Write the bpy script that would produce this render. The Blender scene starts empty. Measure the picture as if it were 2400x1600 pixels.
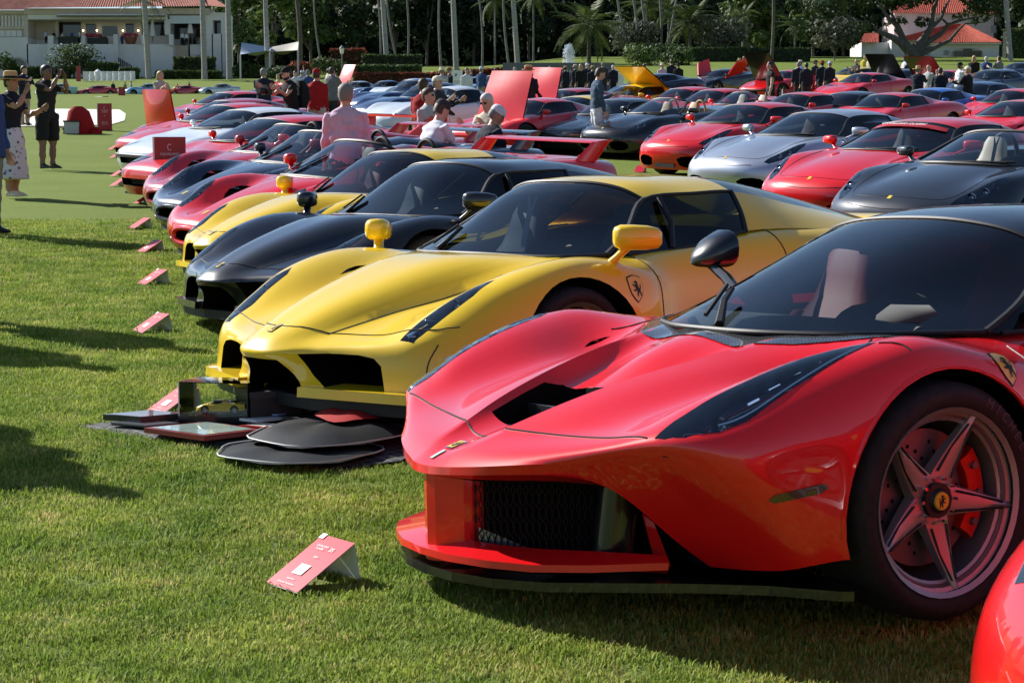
import bpy, bmesh, math, random
import numpy as np
from mathutils import Vector, Matrix, geometry
from mathutils.bvhtree import BVHTree
R = math.radians
scene = bpy.context.scene
COL = scene.collection
# ---------------------------------------------------------------- camera
F_PX, PITCH, CAM_H = 4000.0 / 2400.0, R(5.2), 1.215
cam_d = bpy.data.cameras.new('camera'); cam = bpy.data.objects.new('camera', cam_d); COL.objects.link(cam)
cam_d.sensor_width = 36.0; cam_d.lens = 36.0 * F_PX; cam_d.clip_end = 2000; cam_d.clip_start = 0.05
cam.location = (0, 0, CAM_H); cam.rotation_euler = (math.pi / 2 - PITCH, 0, 0)
scene.camera = cam
# ---------------------------------------------------------------- sky and sun
SUN_EL = R(34); SUN_DIR = Vector((-0.80, 0.60, 0)).normalized()      # horizontal direction towards the sun
sun_vec = Vector((SUN_DIR.x * math.cos(SUN_EL), SUN_DIR.y * math.cos(SUN_EL), math.sin(SUN_EL)))
world = bpy.data.worlds.new('World'); scene.world = world; world.use_nodes = True
wn = world.node_tree; wn.nodes.clear()
sky = wn.nodes.new('ShaderNodeTexSky'); sky.sky_type = 'NISHITA'; sky.sun_disc = False
sky.sun_elevation = SUN_EL; sky.sun_rotation = math.atan2(SUN_DIR.x, SUN_DIR.y)
sky.air_density = 1.0; sky.dust_density = 0.15; sky.ozone_density = 2.5
bg = wn.nodes.new('ShaderNodeBackground'); bg.inputs['Strength'].default_value = 0.066
wo = wn.nodes.new('ShaderNodeOutputWorld')
wn.links.new(sky.outputs[0], bg.inputs[0]); wn.links.new(bg.outputs[0], wo.inputs[0])
sun_d = bpy.data.lights.new('sun', 'SUN'); sun_d.energy = 5.0; sun_d.angle = R(0.5); sun_d.color = (1.0, 0.96, 0.90)
sun = bpy.data.objects.new('sun', sun_d); COL.objects.link(sun)
sun.rotation_euler = (-sun_vec).to_track_quat('-Z', 'Y').to_euler()
scene.view_settings.view_transform = 'Standard'; scene.view_settings.look = 'None'
scene.view_settings.exposure = 0.85; scene.view_settings.gamma = 1.0
scene.render.engine = 'CYCLES'
scene.cycles.max_bounces = 6; scene.cycles.transparent_max_bounces = 12; scene.cycles.glossy_bounces = 3
scene.cycles.caustics_reflective = False; scene.cycles.caustics_refractive = False
RNG = random.Random(7); NP = np.random.RandomState(11)
# ---------------------------------------------------------------- the lie of the land
_GY = np.array([-40, 0, 4.9, 7.5, 10.6, 13.3, 18, 23.4, 30, 35, 42, 50, 56, 70, 85, 100, 125, 160, 183, 200, 215, 240, 270, 300, 420, 900.])
_GZ = np.array([-.3, -.03, 0, .10, .235, .365, .68, 1.05, 1.47, 1.83, 2.33, 2.95, 3.4, 4.25, 5.1, 5.95, 7.4, 9.4, 10.7, 12.9, 14.3, 16.4, 19.2, 22., 30., 50.])
def ground(x, y):
    x = np.asarray(x, float); y = np.asarray(y, float)
    w = np.array([-2.5, -1.2, 0, 1.2, 2.5]); k = np.array([.1, .22, .36, .22, .1])
    z = sum(kk * np.interp(y + ww * np.clip(y / 14, .12, 1.6), _GY, _GZ) for kk, ww in zip(k, w))
    t = np.clip((x + 8) / 22, 0, 1); z = z + .021 * np.clip(y - 42, 0, 80) * t * t * (3 - 2 * t)
    return z
def gz(x, y): return float(ground(x, y))
_cp, _sp = math.cos(PITCH), math.sin(PITCH)
def ray_at(px, py, Y):
    """point at forward distance Y seen at pixel (px,py) of the 2400x1600 frame"""
    u, v = (px - 1200) / 4000.0, (py - 800) / 4000.0
    dy = _cp - v * _sp; dz = -_sp - v * _cp
    t = Y / dy
    return Vector((u * t, Y, CAM_H + dz * t))
def on_ground(px, py, y0=5, y1=220):
    """where the ray through a pixel meets the ground"""
    Y = y0; step = .05
    while Y < y1:
        p = ray_at(px, py, Y)
        if p.z <= gz(p.x, Y): return p
        Y += step * max(1, Y / 20)
    return ray_at(px, py, y1)
def w2px(p):
    x, y, z = p[0], p[1], p[2] - CAM_H
    yc = -_sp * y - _cp * z; zc = _cp * y - _sp * z
    return (4000 * x / zc + 1200, 4000 * yc / zc + 800)
# ---------------------------------------------------------------- materials
MATS = {}
def nodes_of(m): return m.node_tree.nodes, m.node_tree.links
def mat(name, col=(.5, .5, .5), rough=.5, metal=0., coat=0., coat_r=.03, spec=.5, trans=0., emis=None, es=1., sheen=0.):
    if name in MATS: return MATS[name]
    m = bpy.data.materials.new(name); m.use_nodes = True
    b = m.node_tree.nodes['Principled BSDF']
    b.inputs['Base Color'].default_value = (*col, 1); b.inputs['Roughness'].default_value = rough
    b.inputs['Metallic'].default_value = metal; b.inputs['Coat Weight'].default_value = coat
    b.inputs['Coat Roughness'].default_value = coat_r; b.inputs['Specular IOR Level'].default_value = spec
    if sheen: b.inputs['Sheen Weight'].default_value = sheen
    if emis: b.inputs['Emission Color'].default_value = (*emis, 1); b.inputs['Emission Strength'].default_value = es
    m.diffuse_color = (*col, 1)
    MATS[name] = m
    return m
def noise_mat(name, c1, c2, scale=8, rough=.7, detail=4, bump=0., bscale=None, c3=None, coord='Object', stretch=None, spec=.3, metal=0., coat=0.):
    """two or three tones mixed by noise, with optional relief"""
    if name in MATS: return MATS[name]
    m = mat(name, c1, rough, spec=spec, metal=metal, coat=coat); n, l = nodes_of(m); b = n['Principled BSDF']
    tc = n.new('ShaderNodeTexCoord'); src = tc.outputs[coord]
    if stretch:
        mp = n.new('ShaderNodeMapping'); mp.inputs['Scale'].default_value = stretch; l.new(src, mp.inputs[0]); src = mp.outputs[0]
    t = n.new('ShaderNodeTexNoise'); t.inputs['Scale'].default_value = scale; t.inputs['Detail'].default_value = detail
    t.inputs['Roughness'].default_value = .62
    l.new(src, t.inputs['Vector'])
    r = n.new('ShaderNodeValToRGB'); r.color_ramp.elements[0].position = .33; r.color_ramp.elements[1].position = .68
    r.color_ramp.elements[0].color = (*c1, 1); r.color_ramp.elements[1].color = (*c2, 1)
    if c3: e = r.color_ramp.elements.new(.5); e.color = (*c3, 1)
    l.new(t.outputs['Fac'], r.inputs[0]); l.new(r.outputs[0], b.inputs['Base Color'])
    if bump:
        t2 = n.new('ShaderNodeTexNoise'); t2.inputs['Scale'].default_value = bscale or scale * 4; t2.inputs['Detail'].default_value = 5
        l.new(src, t2.inputs['Vector'])
        bp = n.new('ShaderNodeBump'); bp.inputs['Strength'].default_value = bump; bp.inputs['Distance'].default_value = .02
        l.new(t2.outputs['Fac'], bp.inputs['Height']); l.new(bp.outputs[0], b.inputs['Normal'])
    return m
def paint(name, col, metal=0., rough=.32, coat=1.0, dust=.0):
    if name in MATS: return MATS[name]
    m = mat(name, col, rough, metal=metal, coat=coat, coat_r=.025, spec=.35)
    n, l = nodes_of(m); b = n['Principled BSDF']; b.inputs['Coat IOR'].default_value = 1.45
    # faint orange-peel and dust so that the lacquer is not a perfect mirror
    tc = n.new('ShaderNodeTexCoord'); t = n.new('ShaderNodeTexNoise'); t.inputs['Scale'].default_value = 5; t.inputs['Detail'].default_value = 6
    l.new(tc.outputs['Object'], t.inputs['Vector'])
    mr = n.new('ShaderNodeMapRange'); mr.inputs['From Min'].default_value = .35; mr.inputs['From Max'].default_value = .75
    mr.inputs['To Min'].default_value = .02; mr.inputs['To Max'].default_value = .055
    l.new(t.outputs['Fac'], mr.inputs['Value']); l.new(mr.outputs[0], b.inputs['Coat Roughness'])
    return m
def glass_mat(name, tint=(.55, .62, .62), refl=1.0, ior=1.5, rough=.0, dens=.0):
    """thin tinted pane: clear straight through, mirror by Fresnel"""
    if name in MATS: return MATS[name]
    m = bpy.data.materials.new(name); m.use_nodes = True; n, l = nodes_of(m); n.clear()
    o = n.new('ShaderNodeOutputMaterial'); mx = n.new('ShaderNodeMixShader'); fr = n.new('ShaderNodeFresnel'); fr.inputs['IOR'].default_value = ior
    tr = n.new('ShaderNodeBsdfTransparent'); tr.inputs[0].default_value = (*tint, 1)
    gl = n.new('ShaderNodeBsdfGlossy'); gl.inputs['Roughness'].default_value = rough; gl.inputs['Color'].default_value = (refl, refl, refl, 1)
    l.new(fr.outputs[0], mx.inputs[0]); l.new(tr.outputs[0], mx.inputs[1]); l.new(gl.outputs[0], mx.inputs[2]); l.new(mx.outputs[0], o.inputs[0])
    m.diffuse_color = (*tint, 1)
    MATS[name] = m; return m
PAINT = mat('paint_placeholder', (.5, .5, .5))
RED = paint('rosso_paint', (.68, .004, .007)); RED2 = paint('dark_rosso_paint', (.46, .008, .022)); YEL = paint('giallo_paint', (.84, .56, .012))
BLK = paint('black_paint', (.006, .006, .009)); SIL = paint('silver_paint', (.52, .56, .64), metal=.75, rough=.38)
GREY = paint('dark_grey_paint', (.022, .026, .036), metal=.3, rough=.4); WHT = paint('white_paint', (.72, .76, .80))
BLU = paint('blue_paint', (.012, .035, .11)); LBL = paint('light_blue_paint', (.22, .42, .58), metal=.4); NAVY = paint('navy_paint', (.01, .018, .045))
BRB = paint('bright_blue_paint', (.02, .12, .5)); GRN = paint('pale_green_paint', (.25, .45, .42))
GREYL = paint('pale_silver_paint', (.45, .5, .54), metal=.5)
DARK = mat('black_plastic', (.008, .008, .009), .55); VOID = mat('dark_void', (.003, .003, .003), .9, spec=.1)
RUB = noise_mat('tyre_rubber', (.012, .012, .013), (.022, .022, .023), 40, .75)
CHR = mat('chrome', (.75, .76, .78), .08, 1.0); ALU = mat('rim_alloy', (.42, .42, .45), .32, .9); GUN = mat('gunmetal_rim', (.36, .36, .38), .42, .75)
STEEL = mat('brake_disc', (.16, .16, .17), .45, .6); CALR = mat('caliper_red', (.55, .015, .01), .35); YBADGE = mat('badge_yellow', (.78, .55, .05), .3, coat=.6)
LEAB = noise_mat('black_leather', (.013, .014, .015), (.02, .021, .022), 60, .5); LEAR = mat('red_leather', (.30, .022, .02), .5); LEAT = mat('tan_leather', (.42, .24, .10), .5)
LEAG = mat('grey_leather', (.11, .13, .13), .5); CREAM = mat('cream_leather', (.5, .42, .3), .5)
SUEDE = mat('dash_suede', (.016, .022, .020), .8, sheen=.3)
GLASS = glass_mat('car_glass', (.52, .58, .60), ior=1.62); SGLASS = glass_mat('side_glass_tinted', (.13, .16, .20), ior=1.45)
LENS = glass_mat('lamp_cover', (.85, .9, .97), ior=1.6); LAMPIN = mat('lamp_inside', (.05, .062, .09), .3, coat=.6)
REFL = mat('lamp_reflector', (.8, .82, .85), .12, 1.0); AMB = mat('amber_lens', (.75, .16, .01), .2, coat=1.); SMOKE = mat('smoked_lens', (.06, .012, .006), .2, coat=1.)
WHTM = mat('white_card', (.78, .78, .78), .6)
def carbon():
    if 'carbon_weave' in MATS: return MATS['carbon_weave']
    m = mat('carbon_weave', (.02, .021, .023), .3, coat=.9); n, l = nodes_of(m); b = n['Principled BSDF']
    tc = n.new('ShaderNodeTexCoord'); w = n.new('ShaderNodeTexChecker'); w.inputs['Scale'].default_value = 130
    w.inputs['Color1'].default_value = (.012, .013, .014, 1); w.inputs['Color2'].default_value = (.07, .073, .08, 1)
    l.new(tc.outputs['Object'], w.inputs[0]); l.new(w.outputs[0], b.inputs['Base Color'])
    return m
CARB = carbon()
# ---------------------------------------------------------------- mesh helpers
def me_new(name, v, f, mats=None, mi=None, smooth=True, sharp=None):
    me = bpy.data.meshes.new(name); me.from_pydata([tuple(p) for p in v], [], [tuple(q) for q in f])
    for m in (mats or []): me.materials.append(m)
    if mi is not None: me.polygons.foreach_set('material_index', np.asarray(mi, np.int32))
    if smooth:
        me.polygons.foreach_set('use_smooth', np.ones(len(me.polygons), bool))
        if sharp is not None: me.set_sharp_from_angle(angle=R(sharp))
    me.update(); return me
def ob(name, me, parent=None, loc=None, rot=None):
    o = bpy.data.objects.new(name, me); COL.objects.link(o)
    if parent is not None: o.parent = parent
    if loc is not None: o.location = loc
    if rot is not None: o.rotation_euler = rot
    return o
def empty(name, loc=(0, 0, 0), rz=0, label=None, cat=None, group=None):
    o = bpy.data.objects.new(name, None); COL.objects.link(o); o.location = loc; o.rotation_euler = (0, 0, rz)
    o.empty_display_size = .2
    tag(o, label, cat, group); return o
def tag(o, label=None, cat=None, group=None, kind=None):
    if label: o['label'] = label
    if cat: o['category'] = cat
    if group: o['group'] = group
    if kind: o['kind'] = kind
    return o
class MB:
    """collects shapes for one mesh"""
    def __init__(s): s.v = []; s.f = []; s.m = []; s.mats = []
    def mi(s, m):
        if m not in s.mats: s.mats.append(m)
        return s.mats.index(m)
    def add(s, v, f, m):
        o = len(s.v); s.v += [tuple(map(float, p)) for p in v]; s.f += [tuple(i + o for i in q) for q in f]; s.m += [s.mi(m)] * len(f); return s
    def box(s, c, d, m, rz=0, rx=0, ry=0, taper=1.0, mat4=None):
        x, y, z = d[0] / 2, d[1] / 2, d[2] / 2
        v = [Vector((sx * x * (taper if sz > 0 else 1), sy * y * (taper if sz > 0 else 1), sz * z)) for sz in (-1, 1) for sx, sy in ((-1, -1), (1, -1), (1, 1), (-1, 1))]
        M = Matrix.Translation(c) @ Matrix.Rotation(rz, 4, 'Z') @ Matrix.Rotation(ry, 4, 'Y') @ Matrix.Rotation(rx, 4, 'X')
        if mat4 is not None: M = mat4 @ M
        return s.add([M @ p for p in v], [(3, 2, 1, 0), (4, 5, 6, 7), (0, 1, 5, 4), (1, 2, 6, 5), (2, 3, 7, 6), (3, 0, 4, 7)], m)
    def tube(s, pts, r, m, n=8, cap=True):
        pts = [Vector(p) for p in pts]; rs = r if hasattr(r, '__len__') else [r] * len(pts)
        rings = []; up = Vector((0, 0, 1)); prev = None
        for i, p in enumerate(pts):
            t = (pts[min(i + 1, len(pts) - 1)] - pts[max(i - 1, 0)]).normalized()
            a = t.cross(prev if prev is not None else (up if abs(t.z) < .9 else Vector((1, 0, 0))))
            if prev is not None: a = prev - t * prev.dot(t)
            if a.length < 1e-6: a = t.orthogonal()
            a.normalize(); b = t.cross(a); prev = a
            rings.append([p + (a * math.cos(k * 2 * math.pi / n) + b * math.sin(k * 2 * math.pi / n)) * rs[i] for k in range(n)])
        v = [q for rg in rings for q in rg]
        f = [(i * n + k, i * n + (k + 1) % n, (i + 1) * n + (k + 1) % n, (i + 1) * n + k) for i in range(len(pts) - 1) for k in range(n)]
        if cap: f += [tuple(range(n))[::-1], tuple((len(pts) - 1) * n + k for k in range(n))]
        return s.add(v, f, m)
    def lathe(s, prof, m, n=24, axis='z', c=(0, 0, 0), sx=1, sy=1):
        v = []; f = []
        for r, z in prof:
            for k in range(n):
                a = 2 * math.pi * k / n; p = (r * math.cos(a) * sx, r * math.sin(a) * sy, z)
                if axis == 'y': p = (p[0], z, p[1])
                if axis == 'x': p = (z, p[0], p[1])
                v.append((p[0] + c[0], p[1] + c[1], p[2] + c[2]))
        N = len(prof)
        f = [(i * n + k, i * n + (k + 1) % n, (i + 1) * n + (k + 1) % n, (i + 1) * n + k) for i in range(N - 1) for k in range(n)]
        if axis == 'y': f = [q[::-1] for q in f]
        return s.add(v, f, m)
    def ell(s, c, d, m, nu=12, nv=8, M=None):
        v = []; f = []
        for i in range(nv + 1):
            t = math.pi * i / nv
            for k in range(nu):
                a = 2 * math.pi * k / nu
                v.append(Vector((d[0] * math.sin(t) * math.cos(a), d[1] * math.sin(t) * math.sin(a), d[2] * math.cos(t))))
        if M is not None: v = [M @ p for p in v]
        v = [p + Vector(c) for p in v]
        f = [(i * nu + k, (i + 1) * nu + k, (i + 1) * nu + (k + 1) % nu, i * nu + (k + 1) % nu) for i in range(nv) for k in range(nu)]
        return s.add(v, f, m)
    def prism(s, poly, a, b, m, plane='xy'):
        """polygon in a plane extruded from a to b along the third axis"""
        def P(u, w, t): return {'xy': (u, w, t), 'xz': (u, t, w), 'yz': (t, u, w)}[plane]
        n = len(poly); v = [P(u, w, a) for u, w in poly] + [P(u, w, b) for u, w in poly]
        f = [tuple(range(n))[::-1], tuple(range(n, 2 * n))] + [(k, (k + 1) % n, n + (k + 1) % n, n + k) for k in range(n)]
        return s.add(v, f, m)
    def mesh(s, name, smooth=True, sharp=35, fix=True):
        me = me_new(name, s.v, s.f, s.mats, s.m, smooth, None)
        if fix:
            bm = bmesh.new(); bm.from_mesh(me); bmesh.ops.recalc_face_normals(bm, faces=bm.faces); bm.to_mesh(me); bm.free()
        if smooth and sharp: me.set_sharp_from_angle(angle=R(sharp))
        me.update(); return me
    def obj(s, name, parent=None, smooth=True, sharp=35, loc=None, rot=None, fix=True):
        return ob(name, s.mesh(name, smooth, sharp, fix), parent, loc, rot)
def nat_spline(t, P, tt):
    """C2 cubic through P (n,k) at knots t, evaluated at tt"""
    n = len(t)
    if n == 2: return P[0] + (P[1] - P[0]) * ((tt - t[0]) / (t[1] - t[0]))[:, None]
    h = np.diff(t); A = np.zeros((n, n)); B = np.zeros((n, P.shape[1])); A[0, 0] = A[-1, -1] = 1
    for i in range(1, n - 1):
        A[i, i - 1] = h[i - 1]; A[i, i] = 2 * (h[i - 1] + h[i]); A[i, i + 1] = h[i]
        B[i] = 6 * ((P[i + 1] - P[i]) / h[i] - (P[i] - P[i - 1]) / h[i - 1])
    M = np.linalg.solve(A, B); k = np.clip(np.searchsorted(t, tt, side='right') - 1, 0, n - 2)
    d = tt - t[k]; hk = h[k]; e = hk - d
    return ((M[k] * (e ** 3)[:, None] + M[k + 1] * (d ** 3)[:, None]) / (6 * hk)[:, None] + (P[k] / hk[:, None] - M[k] * (hk / 6)[:, None]) * e[:, None] + (P[k + 1] / hk[:, None] - M[k + 1] * (hk / 6)[:, None]) * d[:, None])
def spl_axis(G, axis, sub, crease=()):
    """refine a control grid along one axis, breaking the tangent at crease indices"""
    G = np.moveaxis(np.asarray(G, float), axis, 0); n, m, _ = G.shape
    d = np.linalg.norm(np.diff(G, axis=0), axis=2).mean(1) + 1e-4
    t = np.concatenate([[0], np.cumsum(np.sqrt(d))])
    cuts = [0] + [c for c in sorted(crease) if 0 < c < n - 1] + [n - 1]; out = []
    for a, b in zip(cuts[:-1], cuts[1:]):
        tt = np.concatenate([np.linspace(t[i], t[i + 1], sub, endpoint=False) for i in range(a, b)] + ([[t[b]]] if b == n - 1 else []))
        S = nat_spline(t[a:b + 1], G[a:b + 1].reshape(b - a + 1, -1), tt)
        out.append(S.reshape(len(tt), m, 3))
    return np.moveaxis(np.concatenate(out, 0), 0, axis)
def loft(net, su=5, sv=4, cu=(), cv=(), mirror=True):
    G = np.asarray(net, float)
    if mirror:
        L = G[:, :0:-1].copy(); L[..., 1] *= -1; nc = G.shape[1] - 1
        cvf = sorted(set([nc - c for c in cv] + [nc + c for c in cv])); G = np.concatenate([L, G], 1)
    else: cvf = cv
    return spl_axis(spl_axis(G, 0, su, cu), 1, sv, cvf)
def grid_faces(nu, nv, o=0, flip=False):
    f = [(o + i * nv + j, o + i * nv + j + 1, o + (i + 1) * nv + j + 1, o + (i + 1) * nv + j) for i in range(nu - 1) for j in range(nv - 1)]
    return [q[::-1] for q in f] if flip else f
WORK = bpy.data.scenes.new('workbench')
def evaluate(*objs):
    """mesh of the first object with its modifiers applied, worked out in a scratch scene"""
    for o in objs: WORK.collection.objects.link(o)
    with bpy.context.temp_override(scene=WORK, view_layer=WORK.view_layers[0]):
        dg = bpy.context.evaluated_depsgraph_get(); dg.update()
        r = bpy.data.meshes.new_from_object(objs[0].evaluated_get(dg), preserve_all_data_layers=False, depsgraph=dg)
    for o in objs: bpy.data.objects.remove(o)
    return r
def _bool1(me, c, solver):
    o = bpy.data.objects.new('tmp', me); co = bpy.data.objects.new('cut', c)
    m = o.modifiers.new('b', 'BOOLEAN'); m.operation = 'DIFFERENCE'; m.solver = solver; m.object = co
    if solver == 'EXACT': m.material_mode = 'TRANSFER'
    return evaluate(o, co)
def boolean(me, cutters):
    """carve closed cutter meshes out of a closed mesh, one after the other"""
    for c in cutters:
        n = len(me.polygons)
        for k, solver in enumerate(('EXACT', 'EXACT', 'EXACT', 'FAST')):
            if k: c.transform(Matrix.Translation((.011 * k, 0, .007 * k)))
            r = _bool1(me, c, solver)
            if len(r.polygons) > n * .5: me = r; break
    return me
def bvh_of(v, f): return BVHTree.FromPolygons([Vector(p) for p in v], [tuple(q) for q in f])
def patch(bvh, outline, plane, frm, off, step=.04, name='patch', m=None, back=None):
    """a sheet cut to an outline drawn in the side (xz), top (xy) or front (yz) view and laid on the body"""
    P = [Vector(p) for p in outline]; n = len(P)
    pts = []
    for i in range(n):
        a, b = P[i], P[(i + 1) % n]; k = max(1, int((b - a).length / step)); pts += [a.lerp(b, t / k) for t in range(k)]
    nb = len(pts); edges = [(i, (i + 1) % nb) for i in range(nb)]
    x0, x1 = min(p.x for p in P), max(p.x for p in P); y0, y1 = min(p.y for p in P), max(p.y for p in P)
    gx = x0 + step * .5
    def inside(q):
        c = False
        for i in range(n):
            a, b = P[i], P[(i + 1) % n]
            if (a.y > q.y) != (b.y > q.y) and q.x < (b.x - a.x) * (q.y - a.y) / (b.y - a.y) + a.x: c = not c
        return c
    while gx < x1:
        gy = y0 + step * .5
        while gy < y1:
            q = Vector((gx, gy))
            if inside(q): pts.append(q)
            gy += step
        gx += step
    r = geometry.delaunay_2d_cdt(pts, edges, [], 1, 1e-6)
    v2, f2 = r[0], r[2]; V = []; ok = []
    for q in v2:
        if plane == 'xz': o = Vector((q.x, frm, q.y)); d = Vector((0, -1 if frm > 0 else 1, 0))
        elif plane == 'xy': o = Vector((q.x, q.y, frm)); d = Vector((0, 0, -1))
        elif plane == 'free': o = frm[0] + frm[1] * q.x + frm[2] * q.y - frm[3] * .15; d = frm[3]
        else: o = Vector((frm, q.x, q.y)); d = Vector((1, 0, 0))
        h = bvh.ray_cast(o, d)
        if h[0] is None:
            h = bvh.find_nearest(o + d * .5); nn = h[1] if h[1].dot(d) < 0 else -h[1]; V.append(h[0] + nn * off)
        else:
            nn = h[1] if h[1].dot(d) < 0 else -h[1]; V.append(h[0] + nn * off)
    me = me_new(name, V, f2, [m] if m else [], smooth=True)
    bm = bmesh.new(); bm.from_mesh(me); bmesh.ops.recalc_face_normals(bm, faces=bm.faces)
    d = -frm[3] if plane == 'free' else Vector((0, 1 if frm > 0 else -1, 0)) if plane == 'xz' else Vector((0, 0, 1)) if plane == 'xy' else Vector((-1, 0, 0))
    if sum(f.normal.dot(d) * f.calc_area() for f in bm.faces) < 0: bmesh.ops.reverse_faces(bm, faces=bm.faces)
    bm.to_mesh(me); bm.free(); me.update(); return me
def mirror_me(me, name=None):
    m2 = me.copy(); m2.transform(Matrix.Scale(-1, 4, (0, 1, 0))); m2.flip_normals(); m2.update(); return m2
# ================================================================ cars
def _stack(s, secs, m, n=14, p=2.4, cap=True):
    """skin through super-ellipse sections (centre, u, v)"""
    v = []
    for c, u, w in secs:
        c, u, w = Vector(c), Vector(u), Vector(w)
        for k in range(n):
            a = 2 * math.pi * k / n; ca, sa = math.cos(a), math.sin(a)
            v.append(c + u * (math.copysign(abs(ca) ** (2 / p), ca)) + w * (math.copysign(abs(sa) ** (2 / p), sa)))
    N = len(secs); f = [(i * n + k, i * n + (k + 1) % n, (i + 1) * n + (k + 1) % n, (i + 1) * n + k) for i in range(N - 1) for k in range(n)]
    if cap: f += [tuple(range(n))[::-1], tuple((N - 1) * n + k for k in range(n))]
    return s.add(v, f, m)
MB.stack = _stack
def text_mesh(txt, size, m, align='CENTER', bold=0.0):
    cu = bpy.data.curves.new('text', 'FONT'); cu.body = txt; cu.size = size; cu.align_x = align; cu.align_y = 'CENTER'; cu.offset = bold; cu.resolution_u = 3; o = bpy.data.objects.new('text', cu)
    me = evaluate(o); me.materials.clear(); me.materials.append(m); return me
class Proto:
    def __init__(s): s.parts = []
    def add(s, name, me, parent=None, loc=(0, 0, 0), rz=0.0, label=None):
        s.parts.append((name, me, parent, loc, rz, label)); return len(s.parts) - 1
    def spawn(s, name, loc, rot, label, cat, group=None, paint=None, swap=None, skip=()):
        root = empty(name, loc, 0, label, cat, group); root.rotation_euler = rot if not hasattr(rot, 'to_euler') else rot.to_euler()
        made = []
        for (nm, me, par, lc, rz, lb) in s.parts:
            if nm in skip or (par is not None and made[par] is None): made.append(None); continue
            o = bpy.data.objects.new(nm, me); COL.objects.link(o); o.parent = root if par is None else made[par]
            o.location = lc; o.rotation_euler = (0, 0, rz)
            if lb: o['label'] = lb
            for i, sl in enumerate(o.material_slots):
                m = me.materials[i]; t = None
                if m == PAINT: t = paint
                if swap and m in swap: t = swap[m]
                if t is not None: sl.link = 'OBJECT'; sl.material = t
            made.append(o)
        return root
def closed_body(net, su=5, sv=4, cu=(), cv=(), front_in=.12, rear_in=.06, cap_f=None):
    S = loft(net, su, sv, cu, cv); nu, nv, _ = S.shape
    v = S.reshape(-1, 3).tolist(); f = grid_faces(nu, nv); mi = [0] * len(f)
    for i in range(nu - 1): f.append((i * nv + nv - 1, i * nv, (i + 1) * nv, (i + 1) * nv + nv - 1)); mi.append(1)
    c0 = S[0].mean(0); c0[1] = 0
    c0 = cap_f if cap_f is not None else (c0[0] + front_in, 0, c0[2]); c1 = S[-1].mean(0); c1 = (c1[0] - rear_in, 0, c1[2])
    a = len(v); v += [tuple(c0), tuple(c1)]
    for j in range(nv - 1): f.append((a, j + 1, j)); mi.append(2); f.append((a + 1, (nu - 1) * nv + j, (nu - 1) * nv + j + 1)); mi.append(2)
    f.append((a, 0, nv - 1)); mi.append(2); f.append((a + 1, (nu - 1) * nv + nv - 1, (nu - 1) * nv)); mi.append(2)
    me = me_new('body', v, f, [PAINT, DARK, VOID], mi)
    bm = bmesh.new(); bm.from_mesh(me); bmesh.ops.remove_doubles(bm, verts=bm.verts, dist=1e-5); bmesh.ops.recalc_face_normals(bm, faces=bm.faces); bm.to_mesh(me); bm.free()
    top = bvh_of(S.reshape(-1, 3), grid_faces(nu, nv))
    return me, top, S
def cyl_cut(x, y0, y1, z, r, n=40, m=None):
    b = MB(); prof = [(x + r * math.cos(2 * math.pi * k / n), z + r * math.sin(2 * math.pi * k / n)) for k in range(n)]
    b.prism(prof, y0, y1, m or VOID, 'xz'); return b.mesh('cut', smooth=False)
def prism_cut(poly, a, b_, plane, m=None):
    b = MB(); b.prism(poly, a, b_, m or VOID, plane); return b.mesh('cut', smooth=False)
def mir(poly): return [(-u, w) for u, w in poly][::-1]
def patch_cut(me, outline, up, down, m=None):
    """closed cutter: an outline seen from above, its floor a plane laid under the sheet"""
    A = np.array([v.co[:] for v in me.vertices]); k = np.linalg.lstsq(np.c_[A[:, :2], np.ones(len(A))], A[:, 2], rcond=None)[0]
    lo = (A[:, 2] - np.c_[A[:, :2], np.ones(len(A))] @ k).min(); hi = (A[:, 2] - np.c_[A[:, :2], np.ones(len(A))] @ k).max()
    n = len(outline); Z = [k[0] * x + k[1] * y + k[2] for x, y in outline]
    b = MB(); b.add([(x, y, z + lo - down) for (x, y), z in zip(outline, Z)] + [(x, y, z + hi + up) for (x, y), z in zip(outline, Z)], [tuple(range(n))[::-1], tuple(range(n, 2 * n))] + [(i, (i + 1) % n, n + (i + 1) % n, n + i) for i in range(n)], m or VOID)
    return b.mesh('cut', smooth=False)
def finish_body(me, angle=38):
    me.polygons.foreach_set('use_smooth', np.ones(len(me.polygons), bool)); me.set_sharp_from_angle(angle=R(angle)); me.update(); return me
def carve(me, planes, pred, gap=.0032, need=(0,)):
    """cut a panel (door, lid) out of the shell along planes; returns the panel and a dark gap strip"""
    bm = bmesh.new(); bm.from_mesh(me)
    for co, no in planes:
        fs = [f for f in bm.faces if f.material_index in need and pred(f.calc_center_median(), .12)]
        gm = list({e for f in fs for e in f.edges}) + list({v for f in fs for v in f.verts}) + fs
        bmesh.ops.bisect_plane(bm, geom=gm, plane_co=co, plane_no=no, dist=1e-5)
    sel = [f for f in bm.faces if f.material_index in need and pred(f.calc_center_median(), 0)]
    s = set(sel); idx = {}; V = []; F = []; ms = []
    for f in sel:
        q = []
        for v in f.verts:
            if v not in idx: idx[v] = len(V); V.append(v.co.copy())
            q.append(idx[v])
        F.append(q); ms.append(f.material_index)
    g = MB()
    for e in {e for f in sel for e in f.edges}:
        k = [f for f in e.link_faces if f in s]
        if len(k) == 1 and len(e.link_faces) == 2 and e.calc_length() > 1e-4:
            n = (e.link_faces[0].normal + e.link_faces[1].normal).normalized() * .0012
            g.tube([e.verts[0].co + n, e.verts[1].co + n], gap, DARK, 4, False)
    bmesh.ops.delete(bm, geom=sel, context='FACES')
    bm.to_mesh(me); bm.free(); me.update()
    pm = me_new('panel', V, F, list(me.materials), ms); pm.set_sharp_from_angle(angle=R(38))
    return pm, (g.mesh('panel_gap') if g.f else None)
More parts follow.
